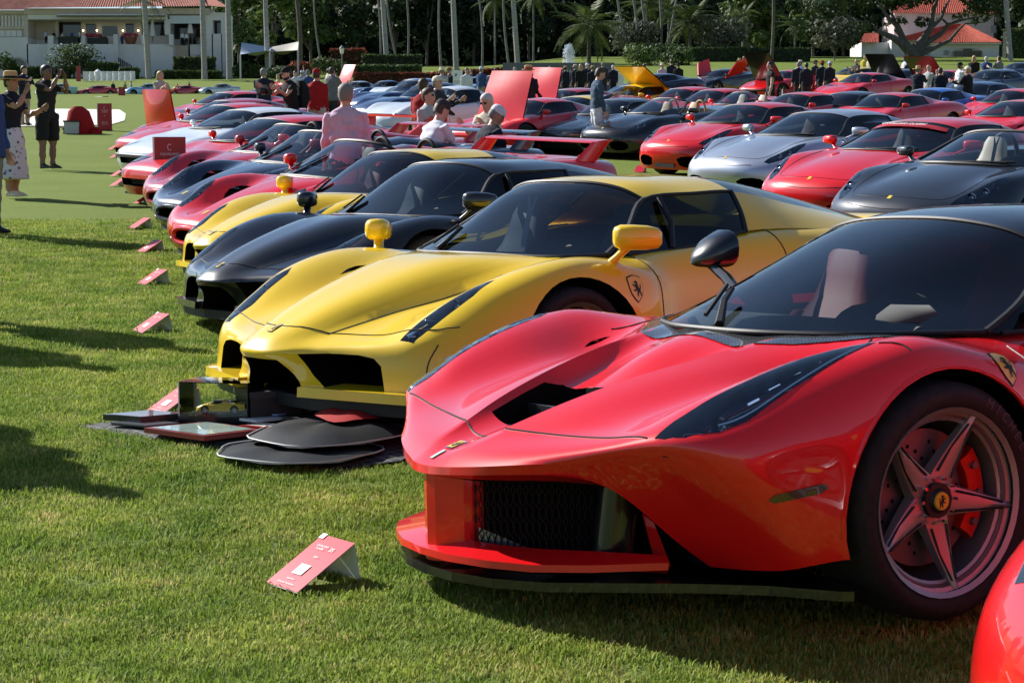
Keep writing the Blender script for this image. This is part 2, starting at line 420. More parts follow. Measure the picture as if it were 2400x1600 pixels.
def grid_obj(S, m, name, both=None):
    nu, nv, _ = S.shape
    A, B, C = S[:-1, :-1].reshape(-1, 3), S[1:, :-1].reshape(-1, 3), S[:-1, 1:].reshape(-1, 3); n = np.cross(B - A, C - A); c = S.reshape(-1, 3).mean(0); out = n @ np.array([0, 0, 1.]) + (n[:, 1] * np.sign(A[:, 1]))
    return me_new(name, S.reshape(-1, 3), grid_faces(nu, nv, 0, out.sum() > 0), [m])
def canopy(net, su=5, sv=4, ws=(0, 2), vA=3, vB=5, roof_rows=None, side_rows=None, rear_rows=None, roofm=None, hide_roof=False, cu=(), cv=None, trim=.011, trim_m=None, rearm=None, header=True):
    """glasshouse from one control net: columns 0..vA over the top, vA..vB down the side"""
    cv = (vA,) if cv is None else cv
    S = loft(net, su, sv, cu, cv); nc = np.asarray(net).shape[1] - 1; out = []
    mid = nc * sv; a, b = mid - vA * sv, mid + vA * sv; lo, hi = mid - vB * sv, mid + vB * sv
    r0, r1 = ws[0] * su, ws[1] * su
    out.append(('windshield', grid_obj(S[r0:r1 + 1, a:b + 1], GLASS, 'windshield')))
    tm = trim_m or DARK
    t = MB()
    if header: t.tube([tuple(p) for p in S[r1, a:b + 1]], trim, tm, 6)
    for c in (a, b): t.tube([tuple(p) for p in S[r0:r1 + 1, c]], trim * 1.5, tm, 6)
    t.tube([tuple(p) for p in S[r0, a:b + 1]], trim, tm, 6)
    if roof_rows and not hide_roof:
        q0, q1 = roof_rows[0] * su, roof_rows[1] * su
        out.append(('roof', grid_obj(S[q0:q1 + 1, a:b + 1], roofm or PAINT, 'roof')))
    if side_rows:
        q0, q1 = side_rows[0] * su, side_rows[1] * su
        for nm, sl in (('side_window', slice(lo, a + 1)), ('side_window', slice(b, hi + 1))):
            out.append((nm, grid_obj(S[q0:q1 + 1, sl], SGLASS, nm)))
        for c in (a, b, lo, hi): t.tube([tuple(p) for p in S[q0:q1 + 1, c]], trim, tm, 6)
        for c0, c1 in ((lo, a), (b, hi)): t.tube([tuple(p) for p in S[q1, c0:c1 + 1]], trim * 1.4, tm, 6)
    if rear_rows:
        q0, q1 = rear_rows[0] * su, rear_rows[1] * su
        out.append(('rear_window', grid_obj(S[q0:q1 + 1, a:b + 1], rearm or SGLASS, 'rear_window')))
    out.append(('window_trim', t.mesh('window_trim')))
    return out, S
# ---- wheels
def tyre_mesh(r=.33, rr=.258, w=.26):
    b = MB(); h = w / 2
    prof = [(rr - .01, -h * .80), (rr, -h * .86), (rr + .004, -h * .92), (rr + (r - rr) * .45, -h * 1.02), (r - .022, -h * .97), (r - .004, -h * .80), (r, -h * .55), (r, h * .55), (r - .004, h * .80), (r - .022, h * .97), (rr + (r - rr) * .45, h * 1.02), (rr, h * .86), (rr - .01, h * .8)]
    b.lathe(prof, RUB, 44, 'y'); return b.mesh('tyre', sharp=50)
def rim_mesh(kind='star', rr=.258, w=.26, m=None, cap=YBADGE):
    """outer face towards -y"""
    m = m or ALU; b = MB(); h = w / 2
    b.lathe([(rr - .012, -h * .88), (rr + .002, -h * .95), (rr + .002, -h * .80), (rr - .020, -h * .72), (rr - .03, 0), (rr - .03, h * .8)], m, 40, 'y')
    def spoke(a0, ri, ro, wi, wo, yi, yo, th, mm=m, sk=0):
        ca, sa = math.cos(a0), math.sin(a0); er = Vector((ca, 0, sa)); et = Vector((-sa, 0, ca)); ey = Vector((0, -1, 0)); V = []
        N = 6
        for i in range(N + 1):
            t = i / N; r_ = ri + (ro - ri) * t; wd = wi + (wo - wi) * t; y = yi + (yo - yi) * (t ** 1.6); bul = th * (1 - .45 * t)
            c = er * r_ + et * (sk * t * t)
            V += [c - et * wd + ey * (y - bul), c - et * wd * .82 + ey * (y - .004), c + ey * (y + .004), c + et * wd * .82 + ey * (y - .004), c + et * wd + ey * (y - bul)]
        F = [(i * 5 + k, i * 5 + k + 1, (i + 1) * 5 + k + 1, (i + 1) * 5 + k) for i in range(N) for k in range(4)]
        F += [(i * 5 + 4, i * 5, (i + 1) * 5, (i + 1) * 5 + 4) for i in range(N)]
        b.add(V, F, mm)
    n = 5; yf = h * .74
    for k in range(n):
        a = R(64 + 72 * k)
        if kind == 'star': spoke(a, .035, rr - .006, .055, .010, yf - .035, yf + .008, .035)
        elif kind == 'five': spoke(a, .03, rr - .012, .042, .034, yf - .03, yf - .005, .03)
        elif kind == 'double':
            for d in (-.10, .10): spoke(a + d, .04, rr - .012, .018, .012, yf - .025, yf - .002, .022)
        elif kind == 'wire':
            for d in range(4): spoke(a + d * R(18), .04, rr - .012, .006, .006, yf - .02 * (d % 2), yf - .02, .008, CHR)
    b.lathe([(0, -yf - .012 + .02), (.028, -yf - .010 + .02), (.045, -yf + .03), (.05, -yf + .06)], DARK if kind == 'star' else m, 20, 'y')
    if kind == 'star':
        for k in range(10): a = R(36 * k); b.lathe([(0, 0), (.005, 0), (.005, .012)], CHR, 6, 'y', (.062 * math.cos(a), -yf + .012, .062 * math.sin(a)))
        for k in range(5):
            a = R(64 + 72 * k); er, et = Vector((math.cos(a), 0, math.sin(a))), Vector((-math.sin(a), 0, math.cos(a)))
            for sg in (-1, 1): b.tube([er * .075 + et * sg * .028 + Vector((0, -yf + .030, 0)), er * .15 + et * sg * .019 + Vector((0, -yf + .022, 0)), er * .225 + et * sg * .008 + Vector((0, -yf - .002, 0))], .0035, DARK, 4)
        b.lathe([(rr - .038, -h * .60), (rr - .030, -h * .64), (rr - .022, -h * .60)], m, 40, 'y')
    if cap:
        b.lathe([(0, -yf + .004), (.024, -yf + .004), (.026, -yf + .009)], cap, 20, 'y')
        if kind == 'star': horse(b, (0, -yf + .002, 0), .036)
    return b.mesh('rim', sharp=40)
def brake_mesh(rr=.258, cal=None):
    b = MB(); b.lathe([(.07, .0), (.07, -.01), (rr * .74, -.012), (rr * .74, .012), (.07, .01)], STEEL, 32, 'y')
    secs = []
    for i in range(6):
        a = R(-38 + 76 * i / 5); c = Vector((math.cos(a), 0, math.sin(a))); secs.append((c * rr * .70, c * .034, Vector((0, .045, 0))))
    b.stack(secs, cal or CALR, 8, 4)
    for i in range(36):
        a = R(10 * i); r_ = rr * (.42 + .09 * (i % 3)); b.lathe([(0, -.0125), (.006, -.0128)], VOID, 6, 'y', (r_ * math.cos(a), 0, r_ * math.sin(a)))
    for i in (0, 1, 2): a = R(-26 + 26 * i); b.lathe([(0, -.055), (.011, -.055), (.012, -.04)], STEEL, 8, 'y', (rr * .70 * math.cos(a), 0, rr * .70 * math.sin(a)))
    return b.mesh('brake_disc')
def add_wheels(P, xs, track, r, rr, w, kind, m=None, cal=None, steer=0., cap=YBADGE, brake=True, rear=None):
    """four wheels, near side is -y; returns nothing"""
    for ax, x in enumerate(xs):
        R_, RR, W = (r, rr, w) if ax == 0 or not rear else rear
        tm, rm = tyre_mesh(R_, RR, W), rim_mesh(kind, RR, W, m, cap); bk = brake_mesh(RR, cal) if brake else None
        for s in (-1, 1):
            y = s * (track / 2 if not isinstance(track, tuple) else track[ax] / 2)
            hub = MB(); hub.lathe([(.0, -W * .3), (.05, -W * .3), (.05, W * .4), (0, W * .4)], DARK, 12, 'y')
            wi = P.add('wheel', hub.mesh('wheel'), None, (x, y, R_), (0 if s < 0 else math.pi) + (steer if ax == 0 else 0))
            P.add('tyre', tm, wi); P.add('rim', rm, wi)
            if bk: P.add('brake_disc', bk, wi)
# ---- cabin pieces
def seat_mesh(m, side=None):
    b = MB(); U = Vector((0, 1, 0))
    b.stack([((0, 0, .02), (.25, 0, 0), U * .22), ((0, 0, .10), (.27, 0, .0), U * .25), ((.0, 0, .17), (.24, 0, .02), U * .22)], m, 16, 3.2)
    secs = []
    for z, w, t, x in [(.10, .20, .08, .20), (.22, .245, .085, .25), (.38, .25, .075, .30), (.50, .225, .065, .34), (.58, .16, .055, .37), (.66, .135, .05, .395), (.74, .125, .045, .415), (.79, .095, .03, .425)]:
        secs.append(((x, 0, z), (t, 0, -.02), U * w))
    b.stack(secs, m, 18, 2.8)
    for s in (-1, 1):
        b.stack([((.16 + .0, s * .20, .16), (.05, 0, 0), U * .05), ((.21, s * .225, .30), (.06, 0, 0), U * .05), ((.27, s * .215, .46), (.045, 0, 0), U * .04), ((.31, s * .19, .55), (.02, 0, 0), U * .025)], side or m, 10, 2.2)
    return b.mesh('seat', sharp=60)
def steer_mesh(r=.18):
    b = MB(); n = 28
    ring = [(0, r * math.cos(2 * math.pi * k / n), r * math.sin(2 * math.pi * k / n) * .96) for k in range(n + 1)]
    b.tube(ring, .017, LEAB, 8, False); b.ell((0.02, 0, 0), (.03, .06, .055), LEAB)
    for a in (0, 180, 270): b.tube([(.015, 0, 0), (0, r * math.cos(R(a)), r * math.sin(R(a)))], .014, LEAB, 6)
    me = b.mesh('steering_wheel'); me.transform(Matrix.Rotation(R(-24), 4, 'Y')); return me
def badge_mesh(w, h, prance=True, frame=CHR):
    """small upright rectangle badge with a rearing horse, lying in xz, face towards -y"""
    b = MB(); b.box((0, .002, 0), (w, .004, h), frame); b.box((0, -.0012, 0), (w * .84, .003, h * .84), YBADGE)
    horse(b, (0, -.0035, 0), h * .66); return b.mesh('badge', smooth=False)
HORSE = [(-.05, .50), (.06, .46), (.17, .40), (.14, .34), (.04, .36), (.05, .24), (.15, .22), (.30, .30), (.33, .24), (.19, .13), (.10, .10), (.10, -.02), (.20, -.08), (.32, -.05), (.33, -.11), (.18, -.17), (.04, -.12), (-.02, -.20), (.04, -.32), (.0, -.47), (.10, -.50), (-.07, -.50), (-.08, -.33), (-.16, -.22), (-.24, -.34), (-.28, -.48), (-.19, -.51), (-.35, -.50), (-.33, -.30), (-.27, -.12), (-.35, .02), (-.36, .18), (-.42, .26), (-.30, .24), (-.29, .06), (-.22, .0), (-.14, .10), (-.13, .28), (-.16, .40)]
def horse(b, c, s, m=None, axes=((1, 0, 0), (0, 0, 1))):
    """rearing horse emblem as a flat filled outline"""
    u, w = Vector(axes[0]), Vector(axes[1]); P = [Vector(p) * s for p in HORSE]
    r = geometry.delaunay_2d_cdt([Vector(p) for p in P], [(i, (i + 1) % len(P)) for i in range(len(P))], [], 1, 1e-6)
    b.add([Vector(c) + u * q.x + w * q.y for q in r[0]], [tuple(f) for f in r[2]], m or DARK)
def shield_outline(c, s):
    x, z = c; o = [(-.36, .42), (-.18, .47), (0, .50), (.18, .47), (.36, .42), (.37, .1), (.30, -.15), (.18, -.34), (0, -.50), (-.18, -.34), (-.30, -.15), (-.37, .1)]
    return [(x + a * s, z + b * s) for a, b in o]
def add_shield(P, bvh, c, s, tilt=45, horizontal=False):
    """shield emblems on both flanks; c = (x, y) of the centre (near side given with +y), s = height"""
    for sg in (-1, 1):
        h = bvh.ray_cast(Vector((c[0], c[1] * sg, 2)), Vector((0, 0, -1))) if not horizontal else bvh.ray_cast(Vector((c[0], 1.6 * sg, c[1])), Vector((0, -sg, 0)))
        if h[0] is None: continue
        n = h[1] if (h[1].z > 0 and not horizontal) or (horizontal and h[1].y * sg > 0) else -h[1]
        fr = (h[0], Vector((1, 0, 0)), Vector((0, -n.z * sg, abs(n.y))).normalized(), -n.normalized())
        k = P.add('shield_emblem', patch(bvh, shield_outline((0, 0), s * 1.12), 'free', fr, .002, s * .2, 'shield_emblem', DARK))
        P.add('field', patch(bvh, shield_outline((0, 0), s), 'free', fr, .004, s * .2, 'field', YBADGE), k)
        P.add('horse', patch(bvh, [(-p[0] * s * .62 * (1 if sg < 0 else -1), p[1] * s * .62) for p in HORSE], 'free', fr, .006, s * .25, 'horse', DARK), k)
def headlamp(P, cover_me, lamps, inner=LAMPIN, d=Vector((0, 0, 1)), sink=.05, extra=None, rimm=None):
    """clear cover with a bowl of lamps under it, both sides; lamps: (x,y,z,r) near side given with +y"""
    for s in (-1, 1):
        me = cover_me if s < 0 else mirror_me(cover_me)
        bowl = MB(); n = len(me.vertices)
        ec = {}
        for p in me.polygons:
            for e in p.edge_keys: ec[e] = ec.get(e, 0) + 1
        rimv = {i for e, c in ec.items() if c == 1 for i in e}
        bowl.add([v.co - d * (.006 if v.index in rimv else sink) for v in me.vertices], [tuple(p.vertices) for p in me.polygons], inner)
        hi = P.add('headlight', bowl.mesh('headlight'))
        b = MB()
        for x, y, z, r in lamps:
            yy = y * s
            b.ell((x, yy, z), (r, r, r), REFL, 14, 10); b.lathe([(r * 1.05, -.004), (r * 1.35, .0), (r * 1.35, -.02)], ALU, 20, 'x', (x - r * .3, yy, z))
        if extra: extra(b, s)
        if b.f: P.add('lamp', b.mesh('lamp'), hi)
        P.add('cover', me, hi)
def seam(bvh, pts, plane, frm, r=.003, n=10, m=None, close=False):
    """dark panel gap laid along a line drawn in one view"""
    P = np.array(pts, float); t = np.arange(len(P)); tt = np.linspace(0, len(P) - 1, (len(P) - 1) * n + 1)
    Q = nat_spline(t.astype(float), P, tt) if len(P) > 2 else P[0] + (P[1] - P[0]) * tt[:, None]
    V = []
    for a, b in Q:
        if plane == 'xz': o, d = Vector((a, frm, b)), Vector((0, -1 if frm > 0 else 1, 0))
        elif plane == 'xy': o, d = Vector((a, b, frm)), Vector((0, 0, -1))
        else: o, d = Vector((frm, a, b)), Vector((1, 0, 0))
        h = bvh.ray_cast(o, d)
        if h[0] is not None: V.append(h[0] + (h[1] if h[1].dot(d) < 0 else -h[1]) * .0006)
    b = MB()
    if len(V) > 1: b.tube(V, r, m or DARK, 5)
    return b
def seams(P, bvh, lines, name='panel_gap'):
    for pts, plane, frm, both in lines:
        q = seam(bvh, pts, plane, frm)
        if not q.f: continue
        P.add(name, q.mesh(name))
        if both: b = MB(); b.add([(x, -y, z) for x, y, z in q.v], q.f, DARK); P.add(name, b.mesh(name))
def mirror_head(kind, m):
    b = MB(); return b
def add_cabin(P, xs, ys, zf, leather, xw, dash, lea2=None, wheel_z=None, hump=True):
    """two seats, steering wheel on the near side (-y) and a dashboard roll"""
    sm = seat_mesh(leather, lea2)
    for s in (-1, 1): P.add('seat', sm, None, (xs, s * ys, zf))
    P.add('steering_wheel', steer_mesh(), None, (xw, -ys, wheel_z or zf + .53))
    x0, x1, z, w = dash; b = MB()
    secs = []
    for i in range(9):
        y = -w + 2 * w * i / 8; k = 1 - (abs(y) / w) ** 4 * .5
        secs.append((((x0 + x1) / 2, y, z - .09), ((x1 - x0) / 2 * k, 0, 0), (0, 0, .075)))
    b.stack(secs, SUEDE, 14, 2.6)
    if hump: b.stack([((x0 + .02, -ys, z - .05), (0, .10, 0), (0, 0, .05)), ((x0 + (x1 - x0) * .5, -ys, z - .02), (0, .19, 0), (0, 0, .065)), ((x1, -ys, z - .01), (0, .20, 0), (0, 0, .07)), ((x1 + .06, -ys, z - .02), (0, .17, 0), (0, 0, .05))], SUEDE, 14, 2.2)
    P.add('dashboard', b.mesh('dashboard'))
def wiper(P, pts, r=.008):
    b = MB(); b.tube(pts, [r * 1.6, r * 1.2, r] if len(pts) == 3 else r, DARK, 6); a, c = Vector(pts[-1]), Vector(pts[0])
    d = (c - a) * .75; b.tube([a + Vector((-.012, 0.012, .012)), a + d + Vector((-.03, .05, .0))], r * .8, DARK, 6)
    P.add('wiper', b.mesh('wiper'))
# ---------------------------------------------------------------- the red flagship coupe in front
def build_hyper():
    P = Proto()
    net = [
     [(.06, 0, .385), (.09, .10, .385), (.17, .23, .388), (.27, .34, .390), (.375, .45, .378), (.425, .51, .345), (.455, .55, .30), (.495, .585, .255), (.54, .61, .205), (.595, .635, .165)],
     [(.028, 0, .395), (.047, .10, .399), (.095, .24, .411), (.165, .36, .421), (.265, .475, .416), (.345, .545, .375), (.41, .58, .315), (.465, .605, .26), (.52, .625, .21), (.575, .645, .165)],
     [(.032, 0, .418), (.050, .10, .421), (.097, .245, .436), (.16, .38, .452), (.245, .51, .465), (.325, .62, .468), (.40, .70, .42), (.475, .74, .34), (.54, .757, .25), (.60, .77, .175)],
     [(.11, 0, .452), (.122, .085, .466), (.165, .25, .477), (.232, .42, .494), (.29, .57, .514), (.338, .69, .533), (.385, .79, .512), (.485, .865, .415), (.565, .88, .31), (.635, .875, .188)],
     [(.22, 0, .480), (.22, .105, .507), (.28, .25, .515), (.36, .42, .530), (.40, .57, .553), (.43, .70, .588), (.465, .85, .556), (.565, .925, .465), (.63, .935, .345), (.69, .935, .205)],
     [(.38, 0, .512), (.38, .155, .570), (.40, .28, .564), (.45, .44, .556), (.49, .59, .588), (.53, .73, .640), (.585, .885, .602), (.66, .955, .51), (.715, .968, .37), (.755, .965, .215)],
     [(.60, 0, .570), (.60, .21, .640), (.60, .33, .622), (.61, .47, .594), (.63, .61, .632), (.66, .76, .692), (.70, .90, .655), (.745, .975, .55), (.78, .988, .38), (.80, .985, .215)],
     [(.80, 0, .672), (.80, .26, .688), (.80, .38, .662), (.80, .51, .628), (.80, .64, .678), (.82, .79, .738), (.845, .925, .70), (.865, .992, .58), (.875, .998, .39), (.88, .99, .20)],
     [(1.0, 0, .738), (1.0, .29, .728), (1.0, .43, .692), (1.0, .55, .652), (1.0, .68, .708), (1.0, .82, .768), (1.0, .945, .735), (1.0, .998, .60), (1.0, 1.0, .40), (1.0, .99, .18)],
     [(1.2, 0, .76), (1.2, .32, .757), (1.2, .46, .750), (1.2, .58, .735), (1.18, .70, .745), (1.15, .83, .774), (1.15, .948, .742), (1.15, .998, .61), (1.15, 1.0, .40), (1.15, .99, .18)],
     [(1.45, 0, .765), (1.45, .32, .765), (1.45, .46, .757), (1.45, .60, .740), (1.45, .71, .742), (1.42, .83, .725), (1.42, .935, .69), (1.44, .985, .58), (1.45, .985, .38), (1.45, .975, .17)],
     [(1.80, 0, .76), (1.80, .32, .76), (1.80, .48, .76), (1.80, .60, .755), (1.80, .70, .75), (1.80, .80, .705), (1.80, .875, .635), (1.80, .91, .51), (1.80, .935, .34), (1.80, .925, .15)],
     [(2.4, 0, .80), (2.4, .32, .80), (2.4, .48, .80), (2.4, .61, .80), (2.4, .73, .80), (2.4, .84, .785), (2.4, .92, .70), (2.4, .93, .54), (2.4, .94, .36), (2.4, .93, .15)],
     [(3.1, 0, .92), (3.1, .32, .91), (3.1, .48, .89), (3.1, .61, .875), (3.1, .74, .88), (3.1, .87, .885), (3.1, .965, .80), (3.1, .99, .62), (3.1, .99, .40), (3.1, .985, .18)],
     [(3.78, 0, .90), (3.78, .32, .89), (3.78, .48, .875), (3.78, .62, .87), (3.78, .75, .885), (3.78, .88, .90), (3.78, .97, .82), (3.78, .995, .64), (3.78, .995, .42), (3.78, .99, .20)],
     [(4.35, 0, .86), (4.35, .32, .855), (4.35, .48, .85), (4.35, .62, .85), (4.35, .74, .855), (4.35, .85, .85), (4.35, .92, .78), (4.38, .94, .64), (4.40, .93, .46), (4.40, .90, .28)],
     [(4.62, 0, .83), (4.62, .32, .83), (4.62, .48, .83), (4.61, .62, .825), (4.60, .73, .82), (4.58, .82, .80), (4.58, .87, .74), (4.60, .88, .62), (4.60, .86, .48), (4.58, .80, .34)]]
    for r in net:                                    # a gutter on either side of the bonnet spine
        a, b = r[0], r[1]; x = (a[0] + b[0]) / 2; d = float(np.interp(x, [.15, .38, .6, .8, 1.0, 1.2], [0, .012, .03, .05, .02, 0]))
        r.insert(1, (x, b[1] * .72, a[2] + (b[2] - a[2]) * .62 - d))
    me, bvh, S = closed_body(net, 5, 4, cu=(1, 2), cv=(2,), cap_f=(.62, 0, .26))
    XF, XR = 1.135, 3.785
    HO = [(.352, .705), (.362, .735), (.392, .782), (.46, .835), (.533, .862), (.729, .875), (.88, .866), (.985, .852), (.93, .815), (.78, .775), (.62, .745), (.50, .715), (.42, .70)]
    hl = patch(bvh, HO, 'xy', 2, .0015, .03, 'cover', LENS)
    hr = mirror_me(hl)
    duct = [(.335, -.12), (.46, -.155), (.56, -.18), (.62, -.165), (.655, -.09), (.66, 0), (.655, .09), (.62, .165), (.56, .18), (.46, .155), (.335, .12)]
    cock = [(1.12, 0), (1.14, .2), (1.22, .33), (1.36, .47), (1.50, .58), (1.62, .66), (2.3, .68), (2.6, .55), (2.6, 0)]
    cock = cock + [(x, -y) for x, y in cock[::-1] if y > 0]
    cuts = [cyl_cut(XF, s * .60, s * 1.3, .325, .372) for s in (-1, 1)] + [cyl_cut(XR, s * .60, s * 1.3, .345, .385) for s in (-1, 1)]
    cuts += [patch_cut(hl, HO, .03, .04, LAMPIN), patch_cut(hr, [(x, -y) for x, y in HO], .03, .04, LAMPIN), prism_cut(duct, .40, 1.0, 'xy'), prism_cut(cock, .22, 1.4, 'xy', DARK)]
    me = finish_body(boolean(me, cuts), 36); P.add('body', me)
    # arch lips
    for s in (-1, 1):
        for x, r in ((XF, .377), (XR, .39)):
            b = MB(); pts = []
            for k in range(25):
                a = R(-8 + 196 * k / 24); q = (x + r * math.cos(a), .325 + r * math.sin(a))
                h = bvh.ray_cast(Vector((q[0], 1.6 * s, q[1])), Vector((0, -s, 0)))
                if h[0]: pts.append(h[0] + Vector((0, -.006 * s, 0)))
            b.tube(pts, .009, PAINT, 6); P.add('arch_lip', b.mesh('arch_lip'))
    # splitter, keel, grilles and vanes
    def outline(half): return half + [(x, -y) for x, y in half[::-1] if y > 0]
    b = MB(); lipo = [(.02, 0), (.032, .14), (.08, .28), (.15, .40), (.28, .50), (.47, .595)]; lipi = [(.13, 0), (.14, .10), (.17, .20), (.24, .32), (.35, .44), (.47, .59)]
    V = []; 
    for (xo, yo), (xi, yi) in zip(lipo, lipi): V += [(xo, yo, .160), (xo + .002, yo, .180), (xi, yi, .200), (xi, yi, .150)]
    F = [(4 * i + k, 4 * i + (k + 1) % 4, 4 * i + 4 + (k + 1) % 4, 4 * i + 4 + k) for i in range(5) for k in range(4)]
    b.add(V, F, PAINT); b.add([(x, -y, z) for x, y, z in V], F, PAINT); P.add('front_lip', b.mesh('front_lip', sharp=45))
    b = MB(); b.prism(outline([(.03, 0), (.045, .14), (.095, .28), (.19, .41), (.36, .54), (.52, .66), (.66, .79), (.77, .95), (.80, .97), (.85, .94), (.85, .2)]), .102, .128, BLK, 'xy')
    P.add('splitter', b.mesh('splitter', smooth=False))
    b = MB(); b.prism(outline([(.045, 0), (.055, .032), (.12, .085), (.35, .11)]), .14, .41, PAINT, 'xy'); P.add('nose_pillar', b.mesh('nose_pillar', sharp=20))
    for s in (-1, 1):
        b = MB(); A, B = Vector((.15, .095 * s, 0)), Vector((.44, .40 * s, 0)); n = 22; D = (B - A)
        zz = [.155 + .235 * k / 11 for k in range(12)]
        for i in range(n):
            for sg in (-1, 1):
                pts = []
                for k, z in enumerate(zz):
                    t = (i + (.35 if (k % 2) else -.1) * sg) / n; pts.append(A + D * min(max(t, 0), 1) + Vector((0, 0, z)))
                b.tube(pts, .0024, DARK, 3, False)
        b.add([A + Vector((.03, 0, .15)), B + Vector((.03, 0, .15)), B + Vector((.03, 0, .40)), A + Vector((.03, 0, .40))], [(0, 1, 2, 3)], VOID)
        b.add([A + Vector((.012, 0, .15)), A + D * .55 + Vector((.012, 0, .15)), A + Vector((.012, 0, .235))], [(0, 1, 2)], ALU)
        P.add('grille', b.mesh('grille', smooth=False, fix=False))
        b = MB(); b.stack([((.42, .395 * s, .145), (.06, .012 * s, 0), (-.01, .05 * s, 0)), ((.43, .40 * s, .26), (.055, .012 * s, 0), (-.01, .05 * s, 0)), ((.44, .405 * s, .385), (.05, .012 * s, 0), (-.01, .05 * s, 0))], BLK, 14, 3.5)
        b.add([(.465, .44 * s, .385), (.47, .455 * s, .385), (.53, .525 * s, .15), (.51, .48 * s, .15)], [(0, 1, 2, 3)], PAINT)
        P.add('intake_vane', b.mesh('intake_vane'))
    # side skirt under the doors
    for s in (-1, 1):
        b = MB(); b.prism([(1.50, s * .70), (1.50, s * .965), (3.38, s * .96), (3.38, s * .70)], .10, .155, CARB, 'xy'); P.add('side_skirt', b.mesh('side_skirt', smooth=False))
    # carbon flap inside the bonnet duct, carbon cowl
    b = MB(); b.add([(.33, -.13, .502), (.33, .13, .502), (.43, .16, .488), (.43, -.16, .488)], [(0, 1, 2, 3)], ALU2)
    b.add([(.485, -.17, .548), (.485, .17, .548), (.62, .19, .525), (.62, -.19, .525)], [(0, 1, 2, 3)], ALU2)
    b.add([(.485, -.17, .548), (.485, .17, .548), (.52, .17, .43), (.52, -.17, .43)], [(0, 1, 2, 3)], CARB)
    P.add('duct_flap', b.mesh('duct_flap', smooth=False, fix=False))
    hw = [(1.0, 0), (1.0, .20), (1.01, .30), (1.08, .40), (1.20, .52), (1.34, .62), (1.42, .665), (1.47, .66), (1.35, .575), (1.25, .48), (1.16, .34), (1.12, .2), (1.10, 0)]
    half = patch(bvh, [(x, y) for x, y in hw], 'xy', 2, .003, .05, 'cowl_panel', CARB)
    b = MB(); F = [tuple(p.vertices) for p in half.polygons]; b.add([v.co for v in half.vertices], F, CARB); b.add([(v.co.x, -v.co.y, v.co.z) for v in half.vertices], [f[::-1] for f in F], CARB); P.add('cowl_panel', b.mesh('cowl_panel', fix=False))
    # glasshouse
    def z3(*r): return list(r)
    cn = [[(1.07, 0, .755), (1.085, .2, .755), (1.145, .35, .755), (1.25, .5, .755), (1.55, .705, .757), (1.57, .712, .755), (1.60, .72, .752)],
          [(1.47, 0, .935), (1.49, .20, .930), (1.545, .34, .915), (1.62, .46, .890), (1.80, .635, .868), (1.84, .685, .81), (1.86, .715, .755)],
          [(1.90, 0, 1.088), (1.905, .19, 1.083), (1.92, .32, 1.068), (1.945, .43, 1.043), (1.99, .545, .985), (2.08, .645, .87), (2.12, .71, .765)],
          [(2.25, 0, 1.128), (2.25, .19, 1.122), (2.25, .32, 1.105), (2.25, .43, 1.072), (2.25, .55, 1.005), (2.32, .65, .89), (2.36, .72, .79)],
          [(2.70, 0, 1.115), (2.70, .18, 1.108), (2.70, .31, 1.09), (2.70, .42, 1.055), (2.66, .54, .99), (2.62, .65, .90), (2.60, .72, .81)],
          [(3.30, 0, 1.02), (3.30, .17, 1.01), (3.30, .29, .99), (3.28, .38, .96), (3.22, .50, .915), (3.12, .62, .89), (3.05, .70, .87)],
          [(4.10, 0, .90), (4.10, .15, .895), (4.10, .25, .885), (4.05, .34, .875), (4.0, .46, .865), (3.95, .58, .86), (3.9, .66, .86)]]
    parts, CS = canopy(cn, 5, 4, (0, 2), 4, 6, (2, 4), (0, 3), (4, 6), roofm=BLKROOF, rearm=SGLASS, trim=.008)
    for n, m in parts: P.add(n, m)
    # B pillar panels between side window and engine cover
    nc = 6 * 4; nu0, nu1 = 3 * 5, 6 * 5
    for s, sl in ((-1, slice(0, 2 * 4 + 1)), (1, slice(nc + 4 * 4, nc + 6 * 4 + 1))): P.add('quarter_panel', grid_obj(CS[nu0:nu1 + 1, sl], PAINT, 'quarter_panel'))
    # lamps
    def extra(b, s):
        def on(x, y, dz): h = bvh.ray_cast(Vector((x, y * s, 2)), Vector((0, 0, -1))); return h[0] + Vector((0, 0, dz))
        for k in range(6):
            t = k / 5.; p = on(.58 + .34 * t, .818 + .018 * t, -.012); b.box(p, (.036, .040 - .012 * t, .006), REFL, ry=R(-22), rz=R(10 * s), rx=R(12 * s))
        q = seam(bvh, [(.47, .822 * s), (.56, .853 * s), (.73, .864 * s), (.88, .857 * s), (.965, .849 * s)], 'xy', 2, .0042, m=REFL); b.add(q.v, q.f, REFL)
        b.ell(on(.44, .775, -.030), (.045, .035, .010), REFL, 12, 8)
    headlamp(P, hl, [(.515, .80, .565, .024)], extra=extra, sink=.05)
    # marker, badge, flag
    for s in (-1, 1):
        P.add('side_marker', patch(bvh, [(.56, .388), (.575, .379), (.69, .398), (.71, .41), (.708, .422), (.69, .424), (.575, .402)], 'xz', 1.6 * s, .003, .03, 'side_marker', SMOKE))
    P.add('nose_badge', patch(bvh, [(.12, -.020), (.12, .020), (.175, .020), (.175, -.020)], 'xy', 2, .003, .02, 'nose_badge', CHR)); k = len(P.parts) - 1
    P.add('field', patch(bvh, [(.124, -.016), (.124, .016), (.171, .016), (.171, -.016)], 'xy', 2, .0045, .02, 'field', YBADGE), k)
    P.add('horse', patch(bvh, [(.148 - p[1] * .036, p[0] * .036) for p in HORSE], 'xy', 2, .006, .02, 'horse', DARK), k)
    gs = [mat('flag_green', (.01, .25, .08), .4, coat=1.), WHTM, mat('flag_red', (.55, .01, .015), .4, coat=1.)]
